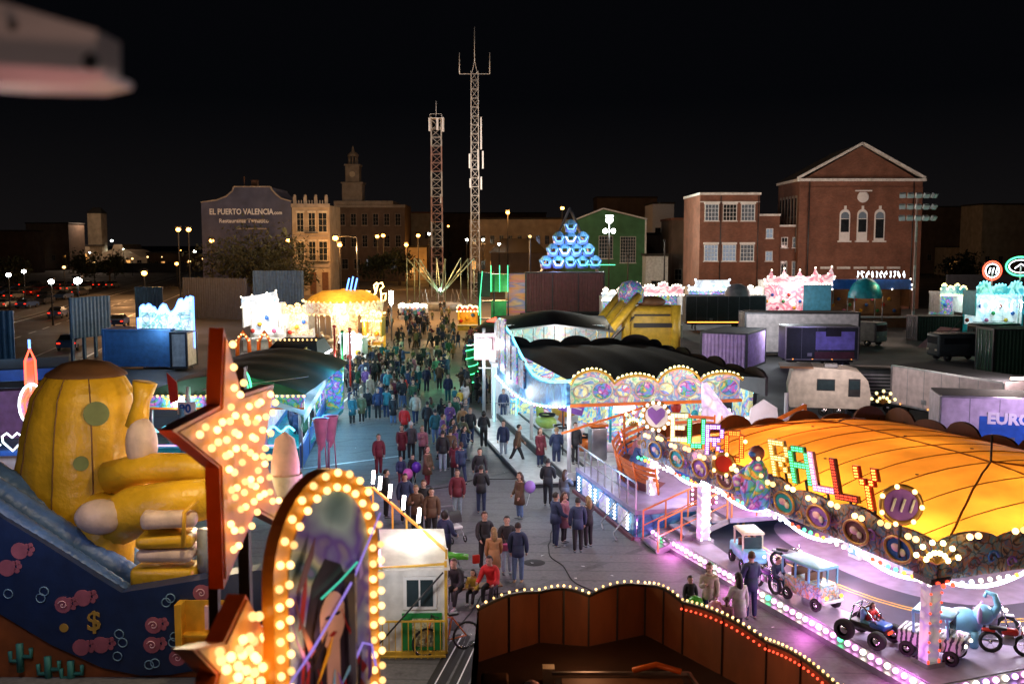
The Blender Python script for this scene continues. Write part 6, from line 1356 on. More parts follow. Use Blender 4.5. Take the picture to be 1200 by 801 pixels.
# neon castle board
a = at(163, 78); zt = lambda y: yp(190, y, 78).z; Wb = at(228, 78).x - a.x
o = T('neon_castle_board', 'blue neon outlined board with wavy castle top and pale green painting', 'sign', a); K = Wb / 65
prof = [(0, 372), (3, 372), (3.2, 360), (5, 358), (7, 357), (9, 358.5), (11, 358), (13, 356), (15, 357), (17, 359.5), (20, 360), (22, 364), (25, 363), (27, 359), (30, 356), (33, 357), (35, 362), (38, 366), (42, 364), (45, 360), (47, 355), (49, 351), (52, 350), (54, 353), (56, 351), (58, 348), (60, 349), (62, 347), (65, 347.5)]
pp = [(x * K, zt(y)) for x, y in prof]; b = MB(A14); b.prism([(0, 1.6)] + [(Wb, 1.6)] + list(reversed(pp)), (0, 0, 0), (1, 0, 0), (0, 0, 1), .12); b.build('board', o)
A16 = art('green white castle painting', [(.2, .6, .4), (.8, .9, .8), (.1, .4, .3), (.9, .9, .95), (.5, .8, .7)], .8, glow=.35, seed=71); b = MB(A16); b.b2((.3, -.06, 1.9), (Wb - .3, -.003, zt(366))); b.build('painting', o)
b = MB('neon blue'); b.tube([(0, -.1, 1.6)] + [(x, -.1, z) for x, z in pp] + [(Wb, -.1, 1.6)], .09, 5); b.use('neon white'); b.tube([(x, -.12, z - .15) for x, z in pp], .05, 5); b.build('neon_or_reflection_tube', o)
for x in (.3, Wb / 2, Wb - .3): MB('steel').bar((x, .2, 0), (x, .2, zt(372)), .12).build('post', o)
lamp(a + V((Wb / 2, -1.8, 3.6)), (.7, .9, 1), 260, .4); lamp(a + V((Wb / 2, -1.2, 4.6)), (.15, .3, 1), 160, .3)
# bright panelled stalls and the carousel
stall('tall dazzling white panelled stall front left of the golden carousel', 284, 327, 345, 90, 'white paint', A14, bm='bulb white', lw=700, crown=[(0, .95), (.3, .98), (.7, 1.02), (.95, 1.06), (1, .9)], light=(1, .92, .85), bt=A14)
stall('lower bright white and gold stall between dazzling stall and carousel', 329, 362, 356, 92, 'white paint', A6, bm='bulb warm', lw=600, light=(1, .9, .8), bt=A6)
for i, (px, t_) in enumerate(((258, 'left'), (285, 'middle'), (310, 'right'))):
    p = at(px, 80); o = T('orange_arch_gate', 'orange lit arch of the small ride behind the green canopy, ' + t_ + ' of three', 'arch'if False else 'arch', p, .2)
    b = MB('orange paint'); b.tube([(-.5, 0, 0), (-.45, 0, 1.9), (0, 0, 2.7), (.45, 0, 1.9), (.5, 0, 0)], .16, 8); b.build('arch', o); bulbs(o, [p + V((-.5 + .2 * k, -.2, 2.0 + .5 * math.sin(k * PI / 5))) for k in range(6)], 'bulb warm', .07)
lamp(at(285, 77) + V((0, 0, 2.8)), (1, .6, .3), 260, .3)
C0 = at(404, 88); o = T('carousel', 'golden domed carousel blazing with warm and white bulbs on the left of the lane', 'carousel', C0)
MM('gold canopy', (.75, .42, .06), .5, transl=.5)
zd = yp(404, 341, 88).z; ze = yp(404, 353, 88).z
b = MB('gold canopy'); b.lathe([(3.35, ze), (2.9, ze + .45), (1.9, ze + .95), (.9, zd + .05), (.2, zd + .2), (0, zd + .25)], (0, 0, 0), 20); b.build('dome', o)
b = MB(A6); b.lathe([(3.4, ze - 1.0), (3.5, ze), (3.35, ze + .05)], (0, 0, 0), 14, smooth=False); b.build('rounding_board', o)
b = MB('brown'); b.lathe([(3.3, 0), (3.3, .45), (0, .46)], (0, 0, 0), 24); b.build('platform', o); b = MB(A6); b.lathe([(1.2, .46), (1.2, ze - .6)], (0, 0, 0), 12, smooth=False); b.build('centre_drum', o)
for k in range(10):
    a_ = k * PI / 5; x, y = 2.4 * math.cos(a_), 2.4 * math.sin(a_); b = MB('steel'); b.tube([(x, y, .46), (x, y, ze - .5)], .04, 6); b.build('pole', o)
    b = MB(['white', 'cream', 'brown'][k % 3]); b.sph((x, y, 1.35), .3, 10, 6, (1.5, .6, .7)); nx_, ny_ = -math.sin(a_), math.cos(a_); b.tube([(x + nx_ * .3, y + ny_ * .3, 1.4), (x + nx_ * .5, y + ny_ * .5, 1.85), (x + nx_ * .75, y + ny_ * .75, 1.75)], [.14, .11, .07], 6)
    for s_, t_ in ((-.3, -.5), (.3, .5)): b.tube([(x + nx_ * s_, y + ny_ * s_, 1.25), (x + nx_ * t_, y + ny_ * t_, .8)], [.08, .04], 5)
    b.build('horse', o)
bulbs(o, [C0 + V((3.6 * math.cos(t), 3.6 * math.sin(t), ze - 1.0)) for t in [-PI + i * PI / 20 for i in range(21)]] + [C0 + V((3.6 * math.cos(t), 3.6 * math.sin(t), ze + .1)) for t in [-PI + i * PI / 20 for i in range(21)]], 'bulb warm', .09)
for k in range(3): MB('neon blue').bar((.3 + k * .35, -.4, zd + .1), (.55 + k * .35, -.4, zd + 1.3 - .15 * abs(k - 1)), .12).build('finial', o)
lamp(C0 + V((0, -2.2, ze - .8)), (1, .8, .5), 420, .5); lamp(C0 + V((0, -4.6, ze - .5)), (1, .8, .5), 300, .5); lamp(C0 + V((1.5, 0, ze - .3)), (1, .7, .35), 200, .4)
# golden horse sign
p = at(441, 92); z0_, z1_ = yp(441, 362, 92).z, yp(441, 331, 92).z; o = T('rearing_horse_sign', 'glowing gold filigree figure rearing at the right end of the carousel front', 'sign', p)
b = MB('dark metal'); b.tube([(0, .1, 0), (0, .1, z0_)], .08, 6); b.build('pole', o); b = MB('bulb gold'); S_ = z1_ - z0_
for q in ([(-.4, 0), (-.3, .45), (.0, .6), (.15, .95), (.4, 1.0), (.5, .85), (.3, .75), (.35, .5), (.3, .0)], [(-.4, .4), (-.6, .7), (-.35, .65)], [(.3, .55), (.65, .6), (.6, .35)], [(-.1, .0), (0, .3), (.15, 0)], [(.0, .6), (-.1, .9), (.1, 1.0)]): b.tube([(x * S_ * .6, 0, z0_ + y * S_) for x, y in q], .07, 5)
b.build('neon_or_reflection_tube', o)
stall('golden lit food stall right of the carousel along the lane', 424, 447, 364, 86, 'yellow paint', A6, bm='bulb gold', lw=500, light=(1, .8, .45), bt=A6, nb=8)
stall('white lit game stall at the lane side beneath the carousel front', 398, 424, 390, 74, 'white paint', A14, bm='bulb cool', lw=420, light=(.9, 1, .97), bt=A14, nb=8)
o = T('light_tower', 'slim white light column at the far end of the carousel row', 'lamp', at(459, 100)); z = yp(459, 345, 100).z; b = MB('steel'); b.tube([(0, 0, 0), (0, 0, z - .8)], .08, 6); b.build('pole', o); MB('lamp white').box((0, 0, z - .3), (.35, .2, 1.3)).build('lamp', o)
# bunting masts of the lane stalls (red, green, white poles)
for px, Y, m, t_ in ((380, 66, 'red', 'red pole'), (398, 64, 'red', 'second red pole'), (389, 62, 'green', 'slim green pole')):
    o = T('stall_pole', t_ + ' standing at the lane corner of the dark roofed kiosk', 'pole', at(px + 12, Y)); b = MB(m); b.tube([(0, 0, 0), (0, 0, 4.2)], .07, 6); b.sph((0, 0, 4.25), .12); b.build('pole', o)
# dark roofed kiosk
Kp = at(304, 64); Wk = at(372, 64).x - Kp.x; z0_ = yp(330, 418, 64).z
o = T('dark_roof_kiosk', 'kiosk with a slate dark hipped roof and white glowing eaves beside the lane', 'kiosk', Kp)
b = MB('dark tarp'); b.add([(.0, 0, z0_), (Wk, 0, z0_), (Wk, 5, z0_), (0, 5, z0_), (.8, 1.2, z0_ + .9), (Wk - .3, 1.2, z0_ + .9), (Wk - .3, 4, z0_ + .9), (.8, 4, z0_ + .9)], [(0, 1, 5, 4), (1, 2, 6, 5), (2, 3, 7, 6), (3, 0, 4, 7), (4, 5, 6, 7)]); b.build('roof', o)
b = MB('strip white'); b.bar((0, -.05, z0_ - .08), (Wk, -.05, z0_ - .08), .12, .1); b.bar((Wk, 0, z0_ - .08), (Wk, 5, z0_ - .08), .1); b.build('eave_light', o)
b = MB('white paint'); b.b2((.1, 2, 0), (Wk - .1, 4.8, z0_ - .15)); b.b2((.1, .2, 0), (Wk - .1, .5, 1.0)); b.build('cabin', o); bulbs(o, along(Kp + V((.8, 1.1, z0_ + 1.0)), Kp + V((Wk - .3, 1.1, z0_ + 1.0)), .3), 'bulb warm', .06)
lamp(Kp + V((Wk / 2, 1, z0_ - .3)), (.8, 1, .95), 300, .4); lamp(Kp + V((Wk + 1.2, 2, z0_ - .3)), (.8, 1, .95), 260, .4)
# long white awning stall along the lane
L0, L1 = gp(356, 482, 2.5), gp(396, 417, 2.5); dd = (L1 - L0); dd.z = 0; o = T('awning_stall', 'long game stall with pale glowing white awning running along the left of the lane', 'stall', (L0.x, L0.y, 0), rzof(dd) - PI / 2)
Ld = dd.length; MM('awning white', (.75, .78, .8), .6, transl=.5, var=.08)
b = MB('awning white'); b.add([(0, 0, 2.35), (0, Ld, 2.35), (-2.0, Ld, 3.0), (-2.0, 0, 3.0), (0, 0, 2.0), (0, Ld, 2.0)], [(0, 1, 2, 3), (0, 4, 5, 1)]); b.build('awning', o)
b = MB('yellow paint'); b.bar((-2.0, -.4, 3.05), (-2.0, Ld, 3.05), .12); b.build('ridge_pole', o)
b = MB('blue'); b.b2((-2.2, 0, 0), (-2.1, Ld, 2.9)); b.b2((-.2, 0, 0), (-.1, Ld, 1.0)); b.build('cabin', o); b = MB(A10)
b.use(A5); b.b2((-2.08, .1, .9), (-2.0, Ld - .1, 2.6)); b.use('white'); b.b2((-.24, .1, .1), (-.201, Ld - .1, .98)); b.build('prize_wall', o)
for k in range(8): b = MB('steel'); b.tube([(-.1, Ld * k / 7, 0), (-.1, Ld * k / 7, 2.35)], .04, 6); b.build('post', o)
o['label'] = o['label']; inv_ = wm(o)
for k in range(5): lamp(inv_ @ V((-1.0, Ld * (k + .5) / 5, 2.0)), (.75, .92, 1), 70, .25)
for k in range(4): lamp(inv_ @ V((1.0, Ld * (k + .5) / 4, 2.2)), (.45, .85, 1), 150, .3)
for k, y in enumerate((-.4, 1.0)):
    oo = T('neon_ring', ('nearer' if k == 0 else 'farther') + ' of the green neon hoops hanging at the awning stall corner', 'neon light', inv_ @ V((-2.6 - .1 * k, y, 0))); b = MB('neon green'); b.tube([(.35 * math.cos(a_), 0, 3.3 + .9 * math.sin(a_)) for a_ in [i * PI / 8 for i in range(16)]], .05, 5, closed=True); b.use('steel'); b.bar((0, .1, 0), (0, .1, 3.3), .05); b.build('neon_or_reflection_tube', oo)
lamp(inv_ @ V((-3, 0, 3.6)), (.1, 1, .3), 90, .2)
# green canopied ride
D0 = V((-16.1, 44, 0)); DW, DD = 6.6, 12
o = T('green_canopy_ride', 'children ride under a dark green arched tarpaulin with warm bulb row and turquoise pools', 'fairground ride', D0)
b = MB('green tarp'); b.grid(lambda i, j: V((-.3 + i * (DW + .6), -.2 + j * DD, 3.05 + .85 * math.sin(PI * i) ** .8 + .02 * math.sin(j * 22))), 18, 20)
b.add([(-.3 + (DW + .6) * i / 18, -.2, 3.05 + .85 * math.sin(PI * i / 18) ** .8) for i in range(19)], [tuple(range(19))]); b.build('canopy', o)
b = MB('steel'); b.tube([(2.4, -.3, 3.3), (DW + .5, -.4, 3.9)], .03, 4); b.build('guy_wire', o)
b = MB(A10); b.b2((-.3, -.35, 2.5), (DW + .3, -.22, 3.02)); b.use('orange paint'); b.b2((-.3, -.38, 2.42), (DW + .3, -.2, 2.5)); b.build('frieze', o)
bulbs(o, along(D0 + V((-.3, -.42, 3.02)), D0 + V((DW + .3, -.42, 3.02)), .24), 'bulb warm', .06)
MM('pool turquoise', (.02, .42, .45), .15)
b = MB('pool turquoise'); b.b2((.1, .3, .3), (DW, DD - .5, .5)); b.use('teal'); b.b2((-.3, -.1, 0), (DW + .2, .29, .62)); b.build('floor', o); b = MB('neon cyan')
b.tube([(-.2 + .12 * k, -.15, 1.5 + .12 * math.sin(k * 1.1)) for k in range(56)], .05, 5); b.use('bulb violet'); b.tube([(-.2 + .12 * k, -.14, .75) for k in range(56)], .04, 5); b.build('light_garland', o)
b = MB('steel')
for x in (0, 1.7, 3.4, 5.1, DW): b.tube([(x, 0, .3), (x, 0, 3.0)], .06, 6)
b.build('column', o); b = MB(A10); b.b2((.1, DD - .5, .5), (DW, DD - .4, 3.0)); b.build('backdrop', o); MB('lamp white').box((1.4, -.5, 2.72), (.45, .06, .3)).build('floodlight', o)
for x, y, c_ in ((1.5, 3, (.5, 1, .95)), (4.5, 3, (.6, 1, .95)), (3, 8, (.6, 1, 1))): lamp(D0 + V((x, y, 2.7)), c_, 130, .3)
lamp(D0 + V((1.4, -1.0, 2.7)), (1, .9, 1), 90, .2); lamp(D0 + V((5, -1.6, 2.7)), (.5, .8, 1), 100, .2); lamp(D0 + V((DW + .2, -1.5, 4.4)), (.1, .8, .25), 30, .3)
for i, (x, y, m_, t_) in enumerate(((.8, 1.4, 'white', 'white boat shaped tub in the turquoise pool at left'), (2.4, 1.8, 'pink', 'pink tub floating in the turquoise pool'), (4.2, 1.6, 'yellow', 'yellow tub in the turquoise pool behind the bulb star'), (3.2, 5, 'blue', 'blue tub deep in the turquoise pool'))):
    oo = T('pool_tub', t_, 'ride car', D0 + V((x, y, .5)), i * .7, 'tubs in the turquoise pool'); b = MB(m_); b.lathe([(0, .02), (.5, .05), (.62, .3), (.6, .42), (.5, .4), (.45, .15), (0, .14)], (0, 0, 0), 16); b.build('hull', oo); MB('black').rbox((0, 0, .25), (.3, .5, .12), .04).build('seat', oo)
oo = T('number_figure', 'decorative red flagged figure with a white and blue number 90 board by the pool', 'sign', yp(214, 500, 41.5).xy.to_3d()); zz = yp(214, 478, 41.5).z
b = MB('light blue'); b.tube([(0, 0, 0), (0, 0, zz)], .12, 8); b.build('post', oo); b = MB('red'); b.prism([(0, 0), (.35, .1), (.3, .9), (-.1, 1.3)], (-.5, 0, zz + .2), (1, 0, 0), (0, 0, 1), .08); b.build('flag', oo); b = MB('white'); b.rbox((.2, 0, zz), (.8, .1, .55), .04); b.tube([(.25, 0, zz + .3), (.3, 0, zz + .9)], [.14, .08], 8); b.build('board', oo); MB('blue').text('90', .5, (-.1, -.06, zz - .17), (1, 0, 0), (0, 0, 1), .01, bold=.02).build('number', oo)
# tall pink stands and pink inflatable
MM('pink vinyl', (.75, .25, .42), .35)
for i, (px, py) in enumerate(((377, 552), (388, 548))):
    p = gp(px, py); o = T('cone_stand', ('left' if i == 0 else 'right') + ' of the two tall pink lit cone stands at the pool ride corner', 'stand', p, .3 * i); b = MB('pink vinyl'); b.lathe([(.02, .9), (.18, 1.2), (.34, 2.25), (.38, 2.3), (.3, 2.28)], (0, 0, 0), 12); b.build('cone', o)
    b = MB('pink vinyl')
    for a_ in range(3): b.tube([(.22 * math.cos(a_ * 2.1), .22 * math.sin(a_ * 2.1), 0), (.12 * math.cos(a_ * 2.1), .12 * math.sin(a_ * 2.1), 1.9)], .03, 5)
    b.build('leg', o)
p = at(331, 25); o = T('inflatable_column', 'pale pink inflated column with a tan lower ring behind the bulb star', 'inflatable', p); zt_ = yp(331, 505, 25).z
MM('flesh vinyl', (.7, .42, .35), .5)
b = MB('flesh vinyl'); b.lathe([(.35, 0), (.4, zt_ - 2), (.36, zt_ - .8), (.25, zt_ - .2), (0, zt_)], (0, 0, 0), 16); b.build('body', o); b = MB('cream'); b.lathe([(.42, zt_ - 1.6), (.45, zt_ - 1.4), (.42, zt_ - 1.1)], (0, 0, 0), 16); b.build('ring', o)
# ---------- inflatable blue and yellow slide ----------
MM('navy vinyl', (.012, .03, .095), .45, dirt=.3, bump=.15); MM('slide blue', (.07, .15, .36), .38, bump=.6, scale=1.5, var=.25); MM('tower yellow', (.75, .42, .02), .36, bump=1.0, scale=.9, dirt=.35, var=.22); MM('orange vinyl', (.34, .09, .02), .55, dirt=.4, bump=.2); MM('pale vinyl', (.68, .5, .42), .5, bump=.25, dirt=.15)
I0 = V((-10, 21.5, 0)); o = T('inflatable_play_slide', 'huge inflatable with sloping blue tubes, navy painted front and yellow domed tower', 'inflatable slide', I0)
YF = 21.5
def fp(px, py, Y=YF): p = yp(px, py, Y); return (p.x - I0.x, p.z)
topc = [(-80, 548), (0, 605), (60, 642), (110, 674), (142, 694), (180, 688), (240, 678), (300, 668), (318, 668)]; botc = [(318, 765), (280, 775), (240, 783), (200, 790), (165, 791), (120, 782), (60, 755), (0, 719), (-80, 680)]
b = MB('navy vinyl'); b.prism([fp(*q) for q in botc[::-1]] + [fp(*q) for q in topc[::-1]], (0, 0, 0), (1, 0, 0), (0, 0, 1), .5); b.build('front_wall', o)
b = MB('orange vinyl'); b.prism([(fp(-80, 700)[0], 0), (fp(330, 700)[0], 0)] + [(fp(x, y)[0], fp(x, y)[1] + .05) for x, y in botc], (0, .1, 0), (1, 0, 0), (0, 0, 1), 7); b.build('base', o)
b = MB('slide blue'); 
for k, (q0, q1, Y, r_) in enumerate((((-80, 553), (143, 700), 21.9, .33), ((-80, 530), (168, 690), 23.0, .36), ((-80, 512), (186, 682), 24.2, .38))):
    a_, c_ = yp(*q0, Y) - I0, yp(*q1, Y) - I0; pts = [a_.lerp(c_, i / 96) for i in range(97)]; b = MB('slide blue'); b.tube(pts, [r_ * (1 + .045 * abs(math.sin(i * PI / 4)) + .012 * math.sin(i * 2.3)) for i in range(97)], 18); b.sph(c_, r_ * .98, 14, 10); b.build('side_tube', o)
b = MB('slide blue'); a_, c_ = yp(-80, 560, 23.5) - I0, yp(160, 712, 23.5) - I0; b.bar(a_, c_, 2.4, .3); b.build('slide_bed', o)
# tower
def tower_pt(u_, v_):
    t = v_ * PI / 2; a = 2 * PI * u_; prf = [(0, 1.0), (.25, .97), (.5, .93), (.7, .88), (.85, .78), (.94, .6), (.985, .34), (1, 0)]
    for (x0, y0), (x1, y1) in zip(prf, prf[1:]):
        if x0 <= v_ <= x1: w_ = y0 + (y1 - y0) * (v_ - x0) / (x1 - x0)
    seam = 1 - .035 * abs(math.cos(a * 5)) ** 8 + .006 * math.sin(v_ * 60)
    z = .8 + 5.95 * v_; x = w_ * 1.62 * math.cos(a) * seam - .75 * (1 - v_) ** 1.3 * (1 if math.cos(a) < 0 else .1) * abs(math.cos(a)); y = w_ * 1.35 * math.sin(a) * seam
    return V((x - .95 + .1 * v_, y + 3.6, z))
b = MB('tower yellow'); b.grid(tower_pt, 60, 40); b.build('tower', o)
b = MB('brown')
for k in range(3): b.tube([tower_pt(.62 + .10 * k, v_ / 20) + V((0, -.01, 0)) for v_ in range(1, 20)], .018, 4)
b.build('seam', o)
b = MB('brown'); b.grid(lambda i, j: tower_pt(i, .93 + .07 * j) + V((.05, 0, .06)), 40, 8); b.build('tower_cap', o)
MM('patch green', (.16, .2, .07), .6)
for u_, v_, r_ in ((.835, .80, .30), (.79, .60, .18)):
    c_ = tower_pt(u_, v_); n_ = (tower_pt(u_ + .01, v_) - c_).cross(tower_pt(u_, v_ + .01) - c_).normalized(); b = MB('patch green'); uu = V((0, 0, 1)).cross(n_).normalized(); b.prism([(r_ * math.cos(k * PI / 10), r_ * math.sin(k * PI / 10)) for k in range(20)], c_ + n_ * .04, uu, n_.cross(uu), .06); b.build('vent_patch', o)
I = lambda px, py, Y: yp(px, py, Y) - I0
b = MB('tower yellow'); b.tube([I(128, 560, 24), I(170, 548, 23.8), I(215, 548, 23.6), I(268, 552, 23.5)], [.42, .38, .36, .32], 14); b.build('arch_tube', o)
b = MB('tower yellow'); b.tube([I(120, 620, 23.6), I(160, 598, 23.2), I(205, 590, 23), I(262, 580, 23)], [.6, .6, .55, .45], 14); b.build('arch_tube', o)
b = MB('tower yellow'); b.tube([I(118, 690, 23.8), I(122, 640, 23.6), I(132, 590, 23.4)], [.75, .7, .6], 14); b.build('arch_tube', o)
b = MB('tower yellow'); b.tube([I(160, 500, 24), I(166, 470, 24), I(170, 448, 24)], [.28, .2, .3], 12); b.build('horn', o)
b = MB('pale vinyl'); b.sph(I(166, 520, 23.9), .45, 16, 12, (.85, .8, 1.5)); b.build('bulge', o); b = MB('pale vinyl'); b.sph(I(118, 605, 22.9), .55, 16, 12, (1.1, .8, .75)); b.build('bulge', o)
for k, (px, py, m_, w_, h_) in enumerate(((200, 605, 'pale vinyl', 1.25, .38), (197, 630, 'tower yellow', 1.3, .3), (198, 646, 'pale vinyl', 1.3, .3), (197, 672, 'tower yellow', 1.5, .5))):
    b = MB(m_); c_ = I(px, py, 22.6); b.rbox(c_, (w_, .9, h_), .14, rz=.2 - .1 * k); b.build('cushion', o)
b = MB('yellow'); b.tube([I(232, 585, 22.4), I(216, 600, 22.2), I(215, 640, 22.1)], .05, 6); b.build('strap', o)
b = MB('grey paint'); b.tube([I(240, 690, 22.6), I(240, 620, 22.6)], .18, 12); b.build('blower_hose', o)
# window niche
b = MB('yellow'); q0, q1 = fp(212, 757), fp(284, 702); fr_ = .09
b.b2((q0[0], -.35, q0[1]), (q1[0], .02, q0[1] + .14)); b.b2((q0[0], -.35, q0[1] + .14), (q0[0] + .14, .02, q1[1])); b.b2((q1[0] - .1, -.3, q0[1] + .14), (q1[0], .02, q1[1])); b.b2((q0[0] + .14, -.06, q0[1] + .14), (q1[0] - .1, -.01, q1[1])); b.b2((q0[0] + .14, -.3, q0[1] + .33), (q1[0] - .1, -.061, q0[1] + .38)); b.build('window_niche', o)
b = MB('pale pink'); b.b2((q0[0] + .6, -.15, q0[1] + .45), (q1[0] - .12, -.065, q1[1] - .1)); b.build('cushion', o)
# painted decorations
MM('decal pink', (.42, .12, .16), .6); MM('decal blue', (.16, .3, .45), .6); MM('decal gold', (.5, .3, .05), .6); MM('decal teal', (.04, .22, .19), .6)
def disc(b, px, py, r_, y=-.012, sx_=1): x, z = fp(px, py); b.prism([(r_ * sx_ * math.cos(k * PI / 7), r_ * math.sin(k * PI / 7)) for k in range(14)], (x, y, z), (1, 0, 0), (0, 0, 1), .01)
for px, py in ((23, 645), (8, 665), (74, 708), (97, 700), (180, 732), (178, 755), (208, 770), (95, 758), (118, 755), (236, 694)):
    b = MB('decal pink'); disc(b, px, py, .19)
    for k in range(5): disc(b, px + 11 + 4 * math.cos(k * 1.3), py - 2 + 5 * math.sin(k * 1.3), .06, -.016)
    b.build('painted_flower', o)
b = MB('pale pink')
for px, py in ((74, 708), (180, 732), (178, 755), (208, 770), (236, 694)):
    x, z = fp(px, py); b.tube([(x + .1 * t / 12 * math.cos(t * .7) , -.03, z + .1 * t / 12 * math.sin(t * .7)) for t in range(14)], .012, 4)
b.build('painted_swirl', o)
b = MB('decal blue')
for px, py in ((48, 700), (52, 692), (195, 705), (200, 700), (140, 742), (144, 752), (138, 768), (205, 745), (203, 752), (175, 778), (182, 776), (10, 695)):
    x, z = fp(px, py); b.tube([(x + .1 * math.cos(t * PI / 6), -.02, z + .1 * math.sin(t * PI / 6)) for t in range(12)], .014, 4, closed=True)
b.build('painted_bubble', o)
b = MB('decal gold'); x, z = fp(102, 738); b.text('$', .62, (x, -.02, z), (1, 0, .1), (0, 0, 1), .008, bold=.01); disc(b, 75, 735, .1); b.build('dollar_mark', o)
b = MB('decal teal')
for px, py in ((22, 770), (55, 785), (82, 790)):
    x, z = fp(px, py); b.tube([(x, .06, z - .35), (x, .06, z + .3)], .08, 6); b.tube([(x, .06, z), (x + .25, .06, z), (x + .25, .06, z + .2)], .05, 6); b.tube([(x, .06, z - .1), (x - .22, .06, z - .1), (x - .22, .06, z + .12)], .05, 6)
b.build('painted_cactus', o)
lamp(V((-6.6, 21.0, 6.6)), (1, .76, .42), 330, .25); lamp(V((-9.6, 19.5, 8.3)), (1, .78, .5), 300, .4); lamp(V((-7.5, 24.5, 3.4)), (1, .8, .5), 150, .3); lamp(V((-11, 18.5, 4.8)), (.7, .68, 1), 150, .5); lamp(V((-6.5, 19.5, 1.8)), (1, .75, .6), 22, .3); lamp(V((-7.3, 25.5, 6.3)), (1, .75, .35), 60, .3)  # lights without fixtures, added to brighten the inflatable

# ---------- bulb stars and the oval sign on the ride front beside the camera ----------
def onplane(px, py, P0, u):
    r_ = ray(px, py); n_ = V((u.y, -u.x, 0)); t = n_.dot(P0 - V((0, 0, HC))) / n_.dot(r_); q = V((0, 0, HC)) + r_ * t; return ((q - P0).dot(u), q.z)
def inpoly(x, y, P):
    c_ = False
    for (x0, y0), (x1, y1) in zip(P, P[1:] + P[:1]):
        if (y0 > y) != (y1 > y) and x < (x1 - x0) * (y - y0) / (y1 - y0) + x0: c_ = not c_
    return c_
MM('star orange', (.85, .16, .015), .35); MM('star face', (.9, .36, .05), .4); MM('gold band', (.8, .36, .04), .3)
def star(label, outline, P0, u, step, r_, base):
    o = T('bulb_star', label, 'star sign', base)
    P = [onplane(*q, P0, u) for q in outline]; Pw = V((P0.x, P0.y, 0)) - V((base[0], base[1], 0)) 
    b = MB('star orange'); b.prism(P, V((Pw.x, Pw.y, -base[2])), u, (0, 0, 1), .12); n_ = u.cross(V((0, 0, 1)))
    cx_ = sum(p[0] for p in P) / len(P); cz_ = sum(p[1] for p in P) / len(P)
    b.build('shell', o); b = MB('star face'); b.prism([(cx_ + (x - cx_) * .93, cz_ + (z - cz_) * .93) for x, z in P], V((Pw.x, Pw.y, -base[2])), u, (0, 0, 1), .01, .012); b.build('face', o)
    pts = []; rr_ = random.Random(5); xs_ = [p[0] for p in P]; zs_ = [p[1] for p in P]; z = min(zs_); k = 0
    Ps = [(cx_ + (x - cx_) * .9, cz_ + (z_ - cz_) * .9) for x, z_ in P]
    while z < max(zs_):
        x = min(xs_) + (k % 2) * step / 2
        while x < max(xs_):
            xx, z_ = x + rr_.uniform(-.055, .055), z + rr_.uniform(-.05, .05)
            if inpoly(xx, z_, Ps): pts.append(V((P0.x, P0.y, 0)) + u * xx + n_ * .06 + V((0, 0, z_)))
            x += step
        z += step * .87; k += 1
    bulbs(o, pts, 'bulb star', r_); return o, pts
ME('bulb star', (1, .58, .20), 3.4, mis=False)
uS = V((.086, .996, 0)).normalized(); PS = V((-2.4, 7.0, 0))
ol = [(262, 384), (283, 462), (321, 450), (309, 530), (335, 617), (300, 598), (262, 690), (257, 548), (202, 504), (258, 475)][::-1]
s1, sp = star('big red sided star studded with glowing bulbs, upper one, in front of the yellow inflatable', ol, PS, uS, .158, .030, (-2.3, 8.0, 0))
b = MB('dark metal'); b.bar((-.15, .9, 0), (-.15, .9, 8.6), .1); b.bar((-.18, -.3, 0), (-.18, .1, 7.6), .08); b.build('support_post', s1)
ol2 = [(288, 696), (308, 736), (338, 730), (326, 775), (352, 840), (300, 815), (238, 860), (254, 790), (225, 760), (262, 752)][::-1]
PS2 = V((-1.75, 5.4, 0)); s2, sp2 = star('lower bulb star cut off by the bottom edge, beside the oval portrait sign', ol2, PS2, uS, .12, .030, (-1.7, 6.0, 0)); MB('dark metal').bar((-.12, .2, 0), (-.12, .2, 6.6), .09).build('support_post', s2)
for p in (sp[len(sp) // 5], sp[len(sp) // 2], sp[4 * len(sp) // 5]): lamp(p + V((.35, 0, 0)), (1, .5, .14), 3.0, .1)
lamp(sp2[len(sp2) // 2] + V((.3, 0, 0)), (1, .5, .14), 3.0, .1)
lamp(V((-2.9, 6.6, 8.2)), (1, .3, .15), 9, .2)  # unseen red light added to brighten the back and edge of the star
# oval sign
uO = V((.543, 1.0, 0)).normalized(); PO = V((-1.53, 6.2, 0)); nO = uO.cross(V((0, 0, 1)))
o = T('oval_portrait_sign', 'tall arched sign rimmed with warm bulbs showing a painted dark haired woman in red', 'sign', (-1.25, 6.7, 0))
cs, half, zt_, zsh = .565, .565, 8.16, 7.50
def arch(hw, zt2, zb_, n=20): return [(cs - hw, zb_), (cs + hw, zb_)] + [(cs + hw * math.cos(PI * i / n), zsh + (zt2 - zsh) * math.sin(PI * i / n)) for i in range(n + 1)]
OB = V((PO.x + 1.25, PO.y - 6.7, 0))
b = MB('gold band'); b.prism(arch(half, zt_, 5.9), OB, uO, (0, 0, 1), .10); b.build('frame', o)
MM('portrait ground', (.16, .26, .28), .35, var=.5, scale=1.5)
A17 = art('portrait sky painting', [(.08, .2, .2), (.4, .55, .55), (.14, .08, .35), (.5, .5, .3), (.05, .12, .13), (.35, .2, .6)], 1.3, glow=.05, seed=81, lines=.1, dist=.6)
b = MB(A17); b.prism(arch(half * .76, zt_ - .15, 5.95), OB, uO, (0, 0, 1), .01, .012); b.build('painted_ground', o)
def blob(b, pts, f): b.prism(pts, OB, uO, (0, 0, 1), .006, f)
MM('hair', (.03, .02, .03), .4, var=.5); MM('skin painted', (.62, .36, .25), .4, var=.15); MM('dress red', (.35, .02, .02), .4, var=.5)
